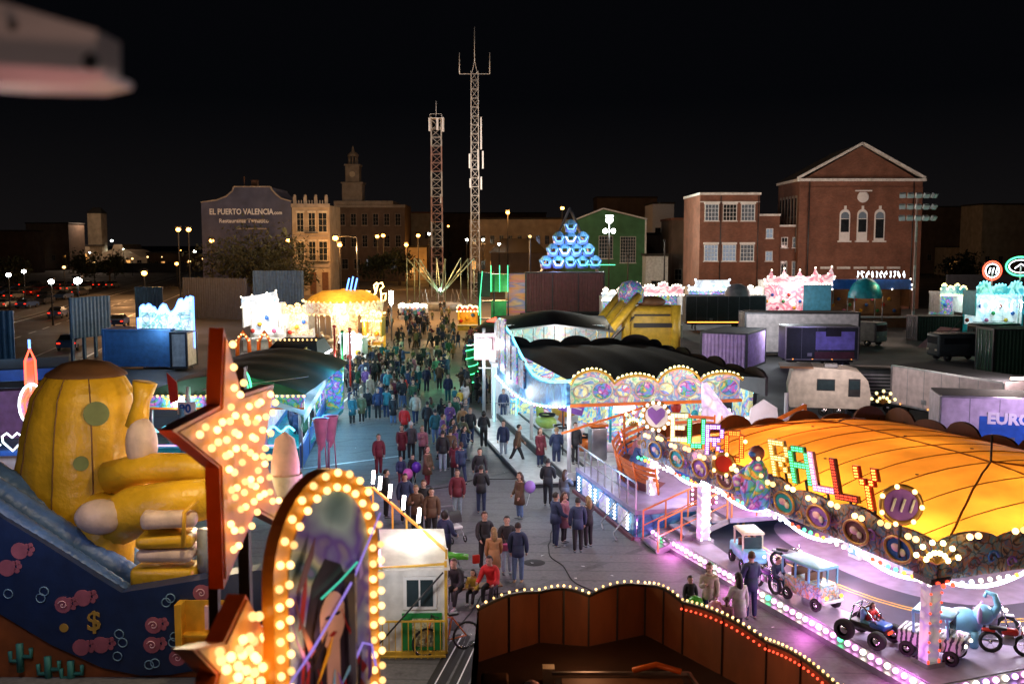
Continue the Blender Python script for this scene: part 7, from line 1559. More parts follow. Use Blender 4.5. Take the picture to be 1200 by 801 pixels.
b = MB('hair'); blob(b, [(.22, 6.0), (.9, 6.0), (.86, 6.7), (.80, 7.2), (.66, 7.48), (.5, 7.56), (.36, 7.42), (.27, 7.1), (.28, 6.6)], .02); b.build('painted_hair', o)
b = MB('dress red'); blob(b, [(.2, 5.95), (.95, 5.95), (.92, 6.5), (.74, 6.75), (.6, 6.4), (.5, 6.4), (.38, 6.7), (.24, 6.4)], .027); b.build('painted_dress', o)
b = MB('skin painted'); blob(b, [(cs - .02 + .14 * math.cos(t * PI / 9), 7.12 + .2 * math.sin(t * PI / 9)) for t in range(18)], .034); blob(b, [(.48, 6.5), (.63, 6.5), (.62, 7.0), (.49, 7.0)], .033); blob(b, [(.40, 6.1), (.7, 6.1), (.74, 6.62), (.56, 6.5), (.38, 6.6)], .031); b.build('painted_figure', o)
b = MB('hair'); 
for s_ in (-1, 1): blob(b, [(cs - .02 + s_ * .055 + .028 * math.cos(t * PI / 4), 7.15 + .012 * math.sin(t * PI / 4)) for t in range(8)], .04)
b.use('dress red'); blob(b, [(.50, 7.02), (.545, 7.035), (.59, 7.02), (.545, 7.0)], .04); b.use('hair'); blob(b, [(.36, 6.2), (.42, 6.3), (.40, 7.2), (.44, 7.35), (.34, 7.1)], .042); blob(b, [(.70, 6.1), (.75, 6.3), (.68, 7.0), (.67, 7.32), (.76, 6.9)], .042); b.build('painted_face', o)
rp = random.Random(9); b = MB('skin painted')
for k in range(46):
    b.use(['purple', 'hair', 'dress red', 'yellow', 'light blue', 'hair', 'maroon', 'lilac', 'dress red'][k % 9]); s0 = rp.uniform(.18, .95); z0 = rp.uniform(5.98, 7.0 if .3 < s0 < .85 else 7.5); l_ = rp.uniform(.15, .45); w0 = rp.uniform(.012, .035); sl = rp.uniform(-.12, .12)
    if abs(s0 - .55) < .17 and z0 + l_ > 6.85: continue
    blob(b, [(s0 - w0, z0), (s0 + w0, z0 + .03), (s0 + sl + w0 * .6, z0 + l_ * .6), (s0 + sl * 1.4, z0 + l_), (s0 + sl * .8 - w0, z0 + l_ * .55)], .044 + .0004 * k)
b.build('painted_brushwork', o)
ME('violet reflection', (.45, .3, 1), .8, mis=False); ME('mint reflection', (.1, .9, .6), .8, mis=False)
b = MB('violet reflection'); b.tube([OB + uO * s_ + nO * .06 + V((0, 0, z)) for s_, z in ((.06, 6.85), (.3, 7.0), (.5, 7.15), (.75, 7.35), (1.08, 7.75))], [.005, .010, .007, .010, .005], 6); b.tube([OB + uO * s_ + nO * .06 + V((0, 0, z)) for s_, z in ((.75, 6.75), (.85, 6.85), (.95, 6.8), (1.0, 6.62))], .009, 6); b.use('mint reflection'); b.tube([OB + uO * s_ + nO * .06 + V((0, 0, z)) for s_, z in ((.4, 7.32), (.6, 7.38), (.8, 7.46))], .007, 5); b.build('neon_or_reflection_tube', o)  # glowing strips imitate light trails reflected on the sign; no neon there
pts = []
for hw, zz_, off in ((half * .97, zt_ - .02, 0), (half * .80, zt_ - .12, .5)):
    seq = arch(hw, zz_, 6.0, 26)[2:]
    path = [(cs + hw, z) for z in [6.0 + .115 * k for k in range(13)]] + [q for k, q in enumerate(seq) if k % 2 == 0] + [(cs - hw, z) for z in [6.0 + .115 * k for k in range(13)]]
    pts += [V((PO.x, PO.y, 0)) + uO * s_ + nO * .035 + V((0, 0, z)) for s_, z in path]
bulbs(o, pts, 'bulb star', .026); MB('dark metal').bar((.1, .15, 0), (.1, .15, 7.4), .09).build('support_post', o)
lamp(V((PO.x, PO.y, 0)) + uO * .55 + nO * .7 + V((0, 0, 7.4)), (1, .75, .6), 9, .15); lamp(V((PO.x, PO.y, 0)) + uO * .2 + nO * .5 + V((0, 0, 6.6)), (.9, .6, .7), 6, .15)
# canopy corner of the wheel gondola the picture was taken from
p = yp(0, 40, 1.7); o = T('gondola_canopy', 'blurred pale canopy corner of the viewing gondola, top left corner of the photo', 'gondola canopy', (p.x, 1.7, p.z))
q = [yp(x, y, 1.7) - V((p.x, 1.7, p.z)) for x, y in ((-60, -14), (0, 2), (50, 17), (114, 36), (114, 78), (60, 78), (-60, 74))]
b = MB('grey paint' if False else MM('gondola shell', (.6, .52, .5), .4)); b.prism([(v_.x, v_.z) for v_ in q][::-1], (0, 0, 0), (1, 0, 0), (0, 0, 1), .1); b.build('shell', o)
q = [yp(x, y, 1.66) - V((p.x, 1.7, p.z)) for x, y in ((-60, 72), (60, 79), (124, 84), (122, 92), (90, 99), (0, 98), (-60, 94))]; b = MB('pale pink'); b.prism([(v_.x, v_.z) for v_ in q][::-1], (0, -.04, 0), (1, 0, 0), (0, 0, 1), .12); b.build('lip', o)
q = yp(106, 72, 1.69) - V((p.x, 1.7, p.z)); b = MB('black'); b.sph(q, .014, 8, 6); q2 = yp(14, 30, 1.69) - V((p.x, 1.7, p.z)); b.build('screw', o); b = MB('black'); b.sph(q2, .008, 8, 6); b.build('screw', o)
lamp(V((-.75, 1.0, 9.95)), (1, .8, .75), 1.7, .05); lamp(V((-.72, 1.5, 9.78)), (1, .6, .45), 1.0, .03)  # added lights for the canopy shell and lip, no bulb behind them

# ---------- ticket booth, pipe frame, brown ride front ----------
p = gp(438, 767); Bx = T('ticket_booth', 'white ticket booth with glowing roof, sliding window and green lower panel', 'booth', p, .03); BW = 1.72
b = MB('white paint'); b.b2((0, 0, .08), (BW, 1.5, 2.12)); b.build('wall', Bx)
MM('roof panel', (.85, .85, .8), .4, transl=.5)
b = MB('roof panel'); b.add([(.25, -.15, 2.16), (BW + .1, -.15, 2.16), (BW - .1, 1.5, 2.62), (.0, 1.5, 2.62), (.25, -.15, 2.1), (BW + .1, -.15, 2.1)], [(0, 1, 2, 3), (0, 4, 5, 1)]); b.build('roof', Bx); MB('torch').box((BW / 2 + .1, 1.0, 2.32), (1.2, .12, .05)).build('roof_tube_light', Bx)
f = MB('white').b2((.72, -.05, 1.12), (1.5, -.003, 1.92)).build('window', Bx); b = MB('tinted glass'); b.b2((.80, -.065, 1.2), (1.08, -.052, 1.84)); b.b2((1.12, -.065, 1.2), (1.42, -.052, 1.84)); b.build('pane', f)
b = MB('green'); b.b2((.68, -.04, .12), (1.62, -.002, 1.02)); b.build('lower_panel', Bx); A18 = art('creature poster', [(.6, .55, .3), (.2, .2, .15), (.7, .65, .4), (.5, .4, .2)], 3, seed=91); MB(A18).b2((.92, -.055, .22), (1.42, -.042, .9)).build('poster', Bx)
b = MB('yellow paint'); b.b2((-.02, -.08, 0), (BW + .04, 0 - .001, .1)); b.bar((BW, -.1, .1), (BW, -.1, 2.3), .06); b.bar((-.05, -.1, 2.14), (BW, -.1, 2.24), .05); b.build('edge_frame', Bx)
b = MB('yellow paint')
for k in range(12): b.bar((-.05 + k * .15, -.35, .05), (-.05 + k * .15, -.35, .95), .022)
b.bar((-.05, -.35, .95), (BW, -.35, .95), .04); b.bar((-.05, -.35, .1), (BW, -.35, .1), .04); b.build('railing', Bx); MB('dark metal').tube([(.05, -.42, .3), (BW - .05, -.3, 2.1)], .022, 6).build('brace', Bx)
lamp(p + V((.9, .9, 3.0)), (1, .95, .8), 40, .2); lamp(p + V((.9, -1.6, 2.6)), (1, .95, .95), 75, .2)  # the second light is added to brighten the booth front
a_, c_ = gp(437, 571, 2.9), gp(523, 645, 2.45); F = T('torch_frame', 'yellow pipe frame carrying five upright white lamps behind the ticket booth', 'frame', (a_.x, a_.y, 0)); A_ = V((0, 0, 2.9)); C_ = c_ - V((a_.x, a_.y, 0))
b = MB('orange paint'); b.use('yellow paint'); b.bar(A_, C_, .06); b.bar(A_, A_ + V((-1.2, -.2, 0)), .05); b.build('top_bar', F)
for t in (0, .3, .5, .72, 1): q = A_.lerp(C_, t); MB('yellow paint').bar(V((q.x, q.y, 0)), q, .05).build('post', F)
for px, py in ((436, 556), (447, 572), (461, 584), (479, 598), (498, 613)):
    t = (px - 437) / 86; q = A_.lerp(C_, max(0, min(1, t * .93))); k = MB('torch').tube([q + V((0, 0, .12)), q + V((.03, 0, .48))], .045, 8).build('torch_lamp', F); MB('dark metal').bar(q, q + V((.0, 0, .12)), .04).build('socket', k)
    lamp(V((a_.x, a_.y, 0)) + q + V((.2, -.1, .6)), (1, .9, .85), 12, .08)
b = MB('maroon'); b.add([(-.9, -1, .1), (.6, -2.5, .1), (-.2, -1.4, 2.6)], [(0, 1, 2)]); b.build('cloth', F); lamp(gp(405, 585, 3.2), (1, .25, .8), 120, .3); lamp(gp(440, 550, 3.5), (.9, .4, .9), 90, .3)
# brown ride front seen from behind
zf = 3.25; cs_ = [gp(560, 714, zf), gp(632, 694, zf), gp(690, 698, zf), gp(756, 686, zf), gp(800, 706, zf), gp(898, 752, zf), gp(982, 806, zf), gp(1040, 850, zf)]
H0 = V((cs_[0].x, cs_[0].y - 3, 0)); o = T('brown_ride_front', 'open topped ride front seen from behind, brown boards edged with small bulbs', 'fairground ride', H0)
MM('brown board', (.22, .075, .03), .55, dirt=.45, sc=(1, 1, .35), scale=2.5)
pl = [V((cs_[0].x, cs_[0].y - 5, zf))] + cs_
tops = []
for a_, c_ in zip(pl, pl[1:]):
    n_ = 8
    for i in range(n_):
        t = i / n_; q = a_.lerp(c_, t); q.z = zf + (.10 * math.sin(PI * t)); tops.append(q - H0)
tops.append(pl[-1] - H0)
b = MB('brown board'); vs = []
for q in tops: vs += [q, V((q.x, q.y, 2.2)), q + V((0, .09, 0)), V((q.x, q.y + .09, 2.2))]
n_ = len(tops); b.add(vs, [f_ for i in range(n_ - 1) for f_ in ((4 * i, 4 * i + 1, 4 * i + 5, 4 * i + 4), (4 * i + 2, 4 * i + 6, 4 * i + 7, 4 * i + 3), (4 * i, 4 * i + 4, 4 * i + 6, 4 * i + 2))]); b.build('board', o)
b = MB('black')
for i in range(8, n_, 4): q = tops[i]; b.bar(q + V((0, -.02, -.02)), V((q.x, q.y - .02, 2.2)), .03)
for i in range(8, n_ - 1, 1): b.bar(tops[i] + V((0, -.01, .01)), tops[i + 1] + V((0, -.01, .01)), .05)
b.build('batten', o)
P_ = []
for i in range(8, n_ - 1): P_ += along(tops[i] + H0 + V((0, .02, .06)), tops[i + 1] + H0 + V((0, .02, .06)), .13)[:-1]
bulbs(o, P_, 'bulb warm', .022); P2 = []
for i in range(8 + 8 * 4, n_ - 1): P2 += along(tops[i] + V((-.03, -.05, -.09)), tops[i + 1] + V((-.03, -.05, -.09)), .13)[:-1]
b = MB('bulb red')
for q in P2: b.sph(q, .022, 6, 4)
b.build('red_bulb_chain', o, kind='stuff')
MM('roof brown', (.05, .03, .022), .5, dirt=.4)
b = MB('roof brown'); b.add([V((q.x, q.y - .02, 2.3)) for q in tops] + [V((tops[-1].x, tops[0].y, 2.3))], [tuple(range(len(tops) + 1))]); b.build('roof', o)
b = MB('dark metal'); c0 = gp(725, 812, 2.5) - H0; b.b2((c0.x - 1.0, c0.y - 1.6, 2.31), (c0.x + 1.2, c0.y + .6, 2.5)); b.use('brown'); b.b2((c0.x - .9, c0.y - 1.5, 2.5), (c0.x + 1.1, c0.y + .5, 2.53)); b.build('roof_hatch', o)
b = MB('steel'); b.bar((c0.x - 1.05, c0.y + .65, 2.55), (c0.x + 1.25, c0.y + .65, 2.55), .05); b.bar((c0.x + 1.25, c0.y + .65, 2.55), (c0.x + 1.5, c0.y - 1.6, 2.55), .05); b.build('rail', o)
b = MB('pale pink'); b.sph((c0.x - 1.4, c0.y + .1, 2.5), .17, 12, 8); b.build('globe', o); b = MB('cream'); b.b2((c0.x - 1.2, c0.y + .75, 2.31), (c0.x - 1.0, c0.y + .95, 2.58)); b.build('carton', o)
b = MB('orange paint'); b.tube([(c0.x + .3, c0.y + .6, 2.62), (c0.x + .7, c0.y + .7, 2.68), (c0.x + 1.1, c0.y + .55, 2.62)], .05, 6); b.build('cable_coil', o); b = MB('brown'); b.rbox((c0.x - 2.0, c0.y + .3, 2.48), (.45, .35, .35), .05); b.build('control_box', o)
lamp(gp(690, 740, 3.1), (1, .45, .2), 20, .3); lamp(gp(860, 800, 3.1), (1, .4, .2), 16, .3); lamp(V((cs_[3].x, cs_[3].y + 1.0, 3.2)), (1, .8, .7), 25, .2)  # unseen lights added to warm and lift the brown boards
# bicycle
def bicycle(loc, rz, label):
    o = T('bicycle', label, 'bicycle', loc, rz)
    for x in (-.52, .52):
        b = MB('rubber'); b.tube([(x + .33 * math.cos(a_ * PI / 12), 0, .34 + .33 * math.sin(a_ * PI / 12)) for a_ in range(24)], .025, 6, closed=True); b.use('chrome')
        b.tube([(x + .3 * math.cos(a_ * PI / 12), 0, .34 + .3 * math.sin(a_ * PI / 12)) for a_ in range(24)], .012, 5, closed=True)
        for k in range(10): b.bar((x, 0, .34), (x + .3 * math.cos(k * PI / 5), 0, .34 + .3 * math.sin(k * PI / 5)), .005)
        b.build('wheel', o)
    b = MB('orange paint'); S, Bb, Hh, Rr, Ff = (-.15, 0, .85), (-.05, 0, .3), (.38, 0, .88), (-.52, 0, .34), (.52, 0, .34)
    for a_, c_ in ((S, Bb), (S, Hh), (Bb, Hh), (Rr, S), (Rr, Bb), (Ff, Hh)): b.tube([a_, c_], .018, 6)
    b.build('frame', o); b = MB('black'); b.rbox((-.18, 0, .92), (.26, .14, .06), .025); b.build('saddle', o); b = MB('dark metal'); b.tube([(.3, -.28, 1.0), (.38, -.1, 1.0), (.38, .1, 1.0), (.3, .28, 1.0)], .014, 5); b.bar(Hh, (.38, 0, 1.0), .02); b.build('handlebar', o); b = MB('steel'); b.tube([(-.05, -.08, .16), (-.05, .08, .44)], .015, 5); b.lathe([(0, -.01), (.1, 0), (0, .01)], (-.05, 0, .3), 12); b.build('crank', o)
bicycle(gp(523, 764), PI + .45, 'mountain bicycle with orange fork leaning near the ticket booth corner')
for i, (q0, q1) in enumerate((((505, 812), (542, 745)), ((532, 812), (560, 752)))):
    a_, c_ = gp(*q0), gp(*q1); d_ = c_ - a_; o = T('cable_ramp', ('left' if i == 0 else 'right') + ' of the two black rubber cable ramps beside the ticket booth', 'cable ramp', a_, rzof(d_)); b = MB('rubber'); b.prism([(-.22, 0), (.22, 0), (.12, .05), (-.12, .05)], (0, 0, 0), (0, 1, 0), (0, 0, 1), -d_.length); b.build('ramp', o); b = MB('white'); b.b2((0, -.015, .051), (d_.length, .015, .056)); b.build('stripe', o)
# cables over the plaza, more litter
for i, pts in enumerate((((640, 552), (600, 562), (560, 560), (520, 572), (470, 575)), ((700, 700), (660, 668), (640, 640), (655, 610), (690, 600)), ((520, 770), (560, 700), (610, 690), (650, 705)))):
    q = [gp(*p_) for p_ in pts]; c0_ = q[0]; pp_ = []
    for a_, c_ in zip(q, q[1:]): pp_ += [a_.lerp(c_, t / 8) + V((.08 * math.sin(t * .8 + i), .1 * math.cos(t * .6), .015)) for t in range(8)]
    b = MB('rubber'); b.tube(pp_, .018, 5); b.build('power_cable', loc=c0_, label=['black cable lying across the lane by the torch frame', 'black cable lying loosely near the standing group of four', 'black cable running from the booth towards the plaza'][i], cat='cable')
rl = random.Random(77)
for i in range(46):
    px, py = rl.uniform(400, 760), rl.uniform(500, 735); b = MB(rl.choice(['white', 'cream', 'brown', 'black'])); s_ = rl.uniform(.5, 1.1); b.add([V((rl.uniform(-.08, .08) * s_, rl.uniform(-.07, .07) * s_, .012 + rl.uniform(0, .02))) for _ in range(4)], [(0, 1, 2, 3)])
    b.build('litter_scrap', label='small scrap of litter trodden flat on the plaza asphalt', cat='litter', group='small litter on the plaza').location = gp(px, py)
# litter and manholes
for i, (px, py) in enumerate(((661, 640), (625, 660), (683, 664), (719, 675), (636, 651), (560, 628), (905, 735), (935, 747), (884, 738), (420, 590))):
    b = MB('white'); q = gp(px, py); rr_ = random.Random(i); b.add([V((rr_.uniform(-.09, .09), rr_.uniform(-.07, .07), .012 + rr_.uniform(0, .02))) for _ in range(4)], [(0, 1, 2, 3)]); b.build('paper_scrap', loc=None, label='crumpled scrap of pale paper lying on the plaza asphalt', cat='litter', group='scraps of paper on the plaza').location = q
for i, (px, py) in enumerate(((626, 659), (528, 733))):
    b = MB('rubber'); b.lathe([(0, .012), (.32, .012), (.34, .005)], (0, 0, 0), 20); b.build('manhole_cover', label=['round manhole cover in the plaza below the standing couple', 'round manhole cover close to the bicycle'][i], cat='manhole cover').location = gp(px, py)
# ================= PEOPLE =================
DG = bpy.context.evaluated_depsgraph_get
def skin(joints, edges, radii, sub=1, root=0):
    """one continuous surface grown round a skeleton"""
    me = bpy.data.meshes.new('s'); me.from_pydata([tuple(j) for j in joints], edges, []); ob = bpy.data.objects.new('s', me); COL.objects.link(ob)
    ob.modifiers.new('skin', 'SKIN'); sv = me.skin_vertices[0].data
    for i, r_ in enumerate(radii): sv[i].radius = r_ if isinstance(r_, tuple) else (r_, r_); sv[i].use_root = (i == root)
    if sub: ob.modifiers.new('sub', 'SUBSURF').levels = sub
    dg = DG(); dg.update(); m2 = bpy.data.meshes.new_from_object(ob.evaluated_get(dg)); vs = [v.co.copy() for v in m2.vertices]; fs = [tuple(p.vertices) for p in m2.polygons]
    bpy.data.objects.remove(ob); bpy.data.meshes.remove(me); bpy.data.meshes.remove(m2); return vs, fs
MM('skin', (.55, .33, .24), .55, var=.06); MM('jacket', (1, 1, 1), .7, objcol=True, var=.12, scale=9, bump=.25); MM('trousers', (1, 1, 1), .8, objcol=True, var=.15, scale=12, bump=.1)
MM('hair dark', (.025, .018, .014), .55, var=.3, scale=20); MM('hair tone', (1, 1, 1), .55, objcol=True, var=.3, scale=20); MM('shoe', (1, 1, 1), .5, objcol=True, var=.1); MM('lips', (.35, .12, .1), .5)
PROT = {}
def figure(key, leg=(.0, .0), arms=((.08, .02), (.08, .02)), sit=False, coat=0, hair='short', h=1.73, lean=0., fem=False, child=False):
    """builds the part meshes of one pose; x = left/right, figure looks along -y. leg/arms: forward swing of each limb (radians)"""
    s = h / 1.73; S = lambda x, y, z: V((x * s, y * s, z * s)); sw = .165 if fem else .19
    hipz = .46 + .02 if sit else .90; L = math.sin
    J = {}; J['pel'] = V((0, 0, hipz)); J['wst'] = V((0, -lean * .12, hipz + .17)); J['chs'] = V((0, -lean * .3, hipz + .36)); J['nb'] = V((0, -lean * .42, hipz + .53)); J['nt'] = V((0, -lean * .5 - .01, hipz + .61))
    hd_ = V((0, -lean * .55 - .015, hipz + .72)); bj, be, br = [J['pel'], J['wst'], J['chs'], J['nb'], J['nt'], hd_ + V((0, 0, -.04)), hd_ + V((0, .008, .045))], [(0, 1), (1, 2), (2, 3), (3, 4), (4, 5), (5, 6)], [.115, .10, .12, .06, .05, .072, .082]
    jj, je, jr = [J['pel'] + V((0, 0, -.02)), J['wst'], J['chs'], J['nb'] + V((0, 0, .025))], [(0, 1), (1, 2), (2, 3)], [(.19, .155), (.18, .15), (.20 if not fem else .175, .15), (.115, .10)]
    tj, te, tr = [J['pel'] + V((0, 0, .05)), J['pel'] + V((0, 0, -.05))], [(0, 1)], [(.15, .11), (.155, .12)]; shoes = []; hands = []
    for i, sd in enumerate((-1, 1)):
        a = leg[i]; hp = J['pel'] + V((sd * .09, 0, -.04))
        if sit: kn = hp + V((sd * .03, -.42, .02)); an = kn + V((0, -.03 - .1 * i, -.40)); 
        else:
            kn = hp + V((sd * .01, -L(a) * .42, -math.cos(a) * .42)); b_ = a if a > 0 else a * .4; b_ = a - (.15 if a > .1 else (-a * .6 if a < 0 else 0)) ; b_ = a - (.1 if a > 0 else -a * .9 * -1 if False else .1) if a > 0 else a * 1.4
            an = kn + V((0, -L(b_) * .41, -math.cos(b_) * .41))
        n0 = len(bj); bj += [hp, kn, an]; be += [(0, n0), (n0, n0 + 1), (n0 + 1, n0 + 2)]; br += [.085, .055, .038]
        n0 = len(tj); tj += [hp, hp.lerp(kn, .5), kn, kn.lerp(an, .5), an + V((0, 0, .02))]; te += [(1, n0), (n0, n0 + 1), (n0 + 1, n0 + 2), (n0 + 2, n0 + 3), (n0 + 3, n0 + 4)]; tr += [.105, .095, .076, .068, .062]
        shoes.append(an)
        f_, e_ = arms[i]; sh = J['nb'] + V((sd * sw, 0, -.07)); el = sh + V((sd * .06, -L(f_) * .28, -math.cos(f_) * .28)); g_ = f_ + e_; wr = el + V((-sd * .02 - sd * (.10 if e_ > 1 else 0), -L(g_) * .25, -math.cos(g_) * .25))
        n0 = len(bj); bj += [sh, el, wr]; be += [(3, n0), (n0, n0 + 1), (n0 + 1, n0 + 2)]; br += [.042, .034, .027]
        n0 = len(jj); jj += [sh, sh.lerp(el, .5), el, wr + (wr - el) * .08]; je += [(3, n0), (n0, n0 + 1), (n0 + 1, n0 + 2), (n0 + 2, n0 + 3)]; jr += [.098, .084, .074, .062]
        hands.append((wr, (wr - el).normalized(), sd))
    sc_ = lambda vs: [v * s for v in vs]
    parts = {}
    b = MB('skin'); v, f = skin(bj, be, br); b.add(sc_(v), f, True)
    H_ = hd_ * s; hs = s * (1.12 if child else 1)
    b.sph(H_, .105 * hs, 14, 10, (.82, .95, 1.15)); b.sph(H_ + V((0, -.085, -.05)) * hs, .05 * hs, 8, 6, (1, .7, .8))   # skull, jaw
    b.sph(H_ + V((0, -.105, -.012)) * hs, .017 * hs, 6, 5, (.8, 1, 1.3))
    for sd in (-1, 1): b.sph(H_ + V((sd * .088, .0, -.005)) * hs, .022 * hs, 6, 5, (.4, .8, 1.2))
    for wr, d, sd in hands:   # palm, four fingers of different length, thumb at the side
        w_ = wr * s; sdv = V((0, 1, 0)) - d * d.y; sdv.normalize(); b.tube([w_, w_ + d * .05 * s, w_ + d * .085 * s], [.022 * s, .034 * s, .03 * s], 6)
        nrm = d.cross(sdv)
        for k, ln in enumerate((.055, .07, .065, .05)):
            q = w_ + d * .08 * s + sdv * (k - 1.5) * .017 * s; b.tube([q, q + d * ln * .55 * s, q + (d * ln * .9 + nrm * -.02 * sd) * s], [.009 * s, .0085 * s, .006 * s], 5)
        q = w_ + d * .03 * s - sdv * .03 * s; b.tube([q, q - sdv * .025 * s + d * .025 * s, q - sdv * .025 * s + d * .05 * s], [.012 * s, .01 * s, .008 * s], 5)
    b.use('black')
    for sd in (-1, 1): b.sph(H_ + V((sd * .034, -.092, .015)) * hs, .010 * hs, 6, 4)
    b.use('lips'); b.sph(H_ + V((0, -.112, -.055)) * hs, .02 * hs, 6, 4, (1, .4, .35)); parts['body'] = b
    b = MB('trousers'); v, f = skin(tj, te, tr, 1); b.add(sc_(v), f, True); parts['trousers'] = b
    b = MB('jacket'); v, f = skin(jj, je, jr, 1); b.add(sc_(v), f, True)
    b.tube([(J['nb'] + V((.085 * math.cos(t * PI / 6), .075 * math.sin(t * PI / 6), .02))) * s for t in range(12)], .028 * s, 6, closed=True)
    b.tube([(J['wst'] + V((0, 0, .02))) * s, (J['pel'] + V((0, 0, .02))) * s, (J['pel'] + V((0, -.01 if not sit else 0, -.13 if not sit else -.02))) * s], [.165 * s, .18 * s, .185 * s], 12)
    if coat: 
        w0 = J['wst']; b.lathe([(.15 * s, w0.z * s), (.185 * s, (w0.z - .2) * s), ((.20 + .03 * coat) * s, (w0.z - coat) * s), (.17 * s, (w0.z - coat) * s)], (0, -lean * .08, 0), 16)
    parts['jacket'] = b
    b = MB('shoe')
    for an in shoes: b.rbox(an * s + V((0, -.055, -.045)) * s, (.085 * s, .25 * s, .07 * s), .032 * s)
    parts['shoes'] = b
    b = MB('hair tone'); c_ = H_ + V((0, .014, .018)) * hs
    def cap(i, j): 
        a = 2 * PI * i; la = PI / 2 * (1 - j * (1.16 if math.sin(a) > -.3 else .62)); r_ = .118 * hs; return c_ + V((r_ * .84 * math.cos(la) * math.cos(a), r_ * .98 * math.cos(la) * math.sin(a), r_ * 1.12 * math.sin(la)))
    b.grid(cap, 16, 6)
    if hair == 'long': b.tube([H_ + V((0, .05, .06)) * hs, H_ + V((0, .085, -.05)) * hs, H_ + V((0, .09, -.2)) * hs, H_ + V((0, .08, -.32)) * hs], [.07 * hs, .098 * hs, .095 * hs, .04 * hs], 10)
    elif hair == 'tail': b.tube([H_ + V((0, .1, .05)) * hs, H_ + V((0, .15, -.03)) * hs, H_ + V((0, .13, -.17)) * hs], [.03 * hs, .035 * hs, .012 * hs], 8)
    elif hair == 'hat': b.sph(H_ + V((0, .008, .05)) * hs, .118 * hs, 14, 10, (.9, 1, .95)); b.sph(H_ + V((0, .0, .17)) * hs, .03 * hs)
    elif hair == 'hood': b.sph(H_ + V((0, .035, 0)) * hs, .125 * hs, 14, 10, (.95, .95, 1.15))
    parts['hair'] = b
    PROT[key] = {k: q.mesh(k) for k, q in parts.items()}; return PROT[key]
figure('stand', (.03, -.05), ((.1, .25), (.02, .2))); figure('standb', (-.04, .06), ((.25, .9), (.2, .8)), h=1.76); figure('walk', (.42, -.36), ((-.35, .15), (.4, .35)), h=1.74, lean=.15); figure('walkb', (-.3, .36), ((.3, .3), (-.3, .15)), h=1.68, hair='tail', fem=True, lean=.1)
figure('coat', (.04, -.03), ((.15, .5), (.1, .35)), coat=.52, hair='long', h=1.65, fem=True); figure('coatw', (.28, -.25), ((-.2, .2), (.25, .9)), coat=.42, hair='long', h=1.66, fem=True, lean=.1); figure('phone', (.02, -.02), ((.55, 1.5), (.3, 1.3)), h=1.72); figure('phonef', (.02, -.03), ((.6, 1.5), (.1, .3)), h=1.64, hair='long', fem=True)
figure('child', (.12, -.1), ((.2, .4), (.1, .3)), h=1.2, hair='short', child=True); figure('childw', (.3, -.3), ((-.2, .2), (.3, .5)), h=1.12, hair='tail', child=True, fem=True); figure('sit', sit=True, arms=((.5, .9), (.4, 1.0)), h=1.72, lean=.5); figure('sitf', sit=True, arms=((.4, 1.1), (.5, 1.0)), h=1.64, hair='long', fem=True, lean=.3); figure('hat', (.05, -.05), ((.1, .4), (.1, .4)), h=1.7, hair='hat'); figure('hood', (.03, -.03), ((.15, .9), (.15, .9)), h=1.75, hair='hood'); figure('point', (.05, -.03), ((1.4, .2), (.1, .2)), h=1.76)
CL = {'black': (.022, .022, .026), 'navy': (.025, .04, .10), 'red': (.6, .02, .02), 'camel': (.42, .22, .09), 'grey': (.09, .09, .1), 'white': (.62, .6, .58), 'green': (.03, .11, .06), 'teal': (.02, .12, .15), 'maroon': (.16, .02, .035), 'brown': (.12, .065, .035), 'blue': (.03, .07, .2), 'pink': (.38, .15, .2), 'cream': (.5, .42, .32), 'jeans': (.12, .2, .36), 'light jeans': (.33, .42, .5), 'olive': (.11, .11, .05), 'purple': (.16, .07, .25), 'yellow': (.6, .42, .05), 'blond': (.3, .19, .08), 'dark': (.02, .014, .01), 'chestnut': (.07, .03, .015), 'turquoise': (.03, .2, .24)}
def person(pose, loc, rz, jacket, trousers, label, group='people walking through the fair', hair='dark', shoes='black', z=0, scale=1.):
    P = PROT[pose]; o = T('person', label, 'person', (loc[0], loc[1], z), rz, group)
    for k, cl in (('body', None), ('trousers', trousers), ('jacket', jacket), ('shoes', shoes), ('hair', hair)):
        c_ = inst(P[k], k, o, (0, 0, 0), sc=(scale,) * 3)
        if cl: c_.color = c4(CL[cl])
    return o
gN = 'people on the near plaza'
def PP(pose, px, py, rz, j, t, label, hair='dark', shoes='black', z=0, g=gN): return person(pose, gp(px, py, z), R(rz), j, t, label, g, hair, shoes, z)
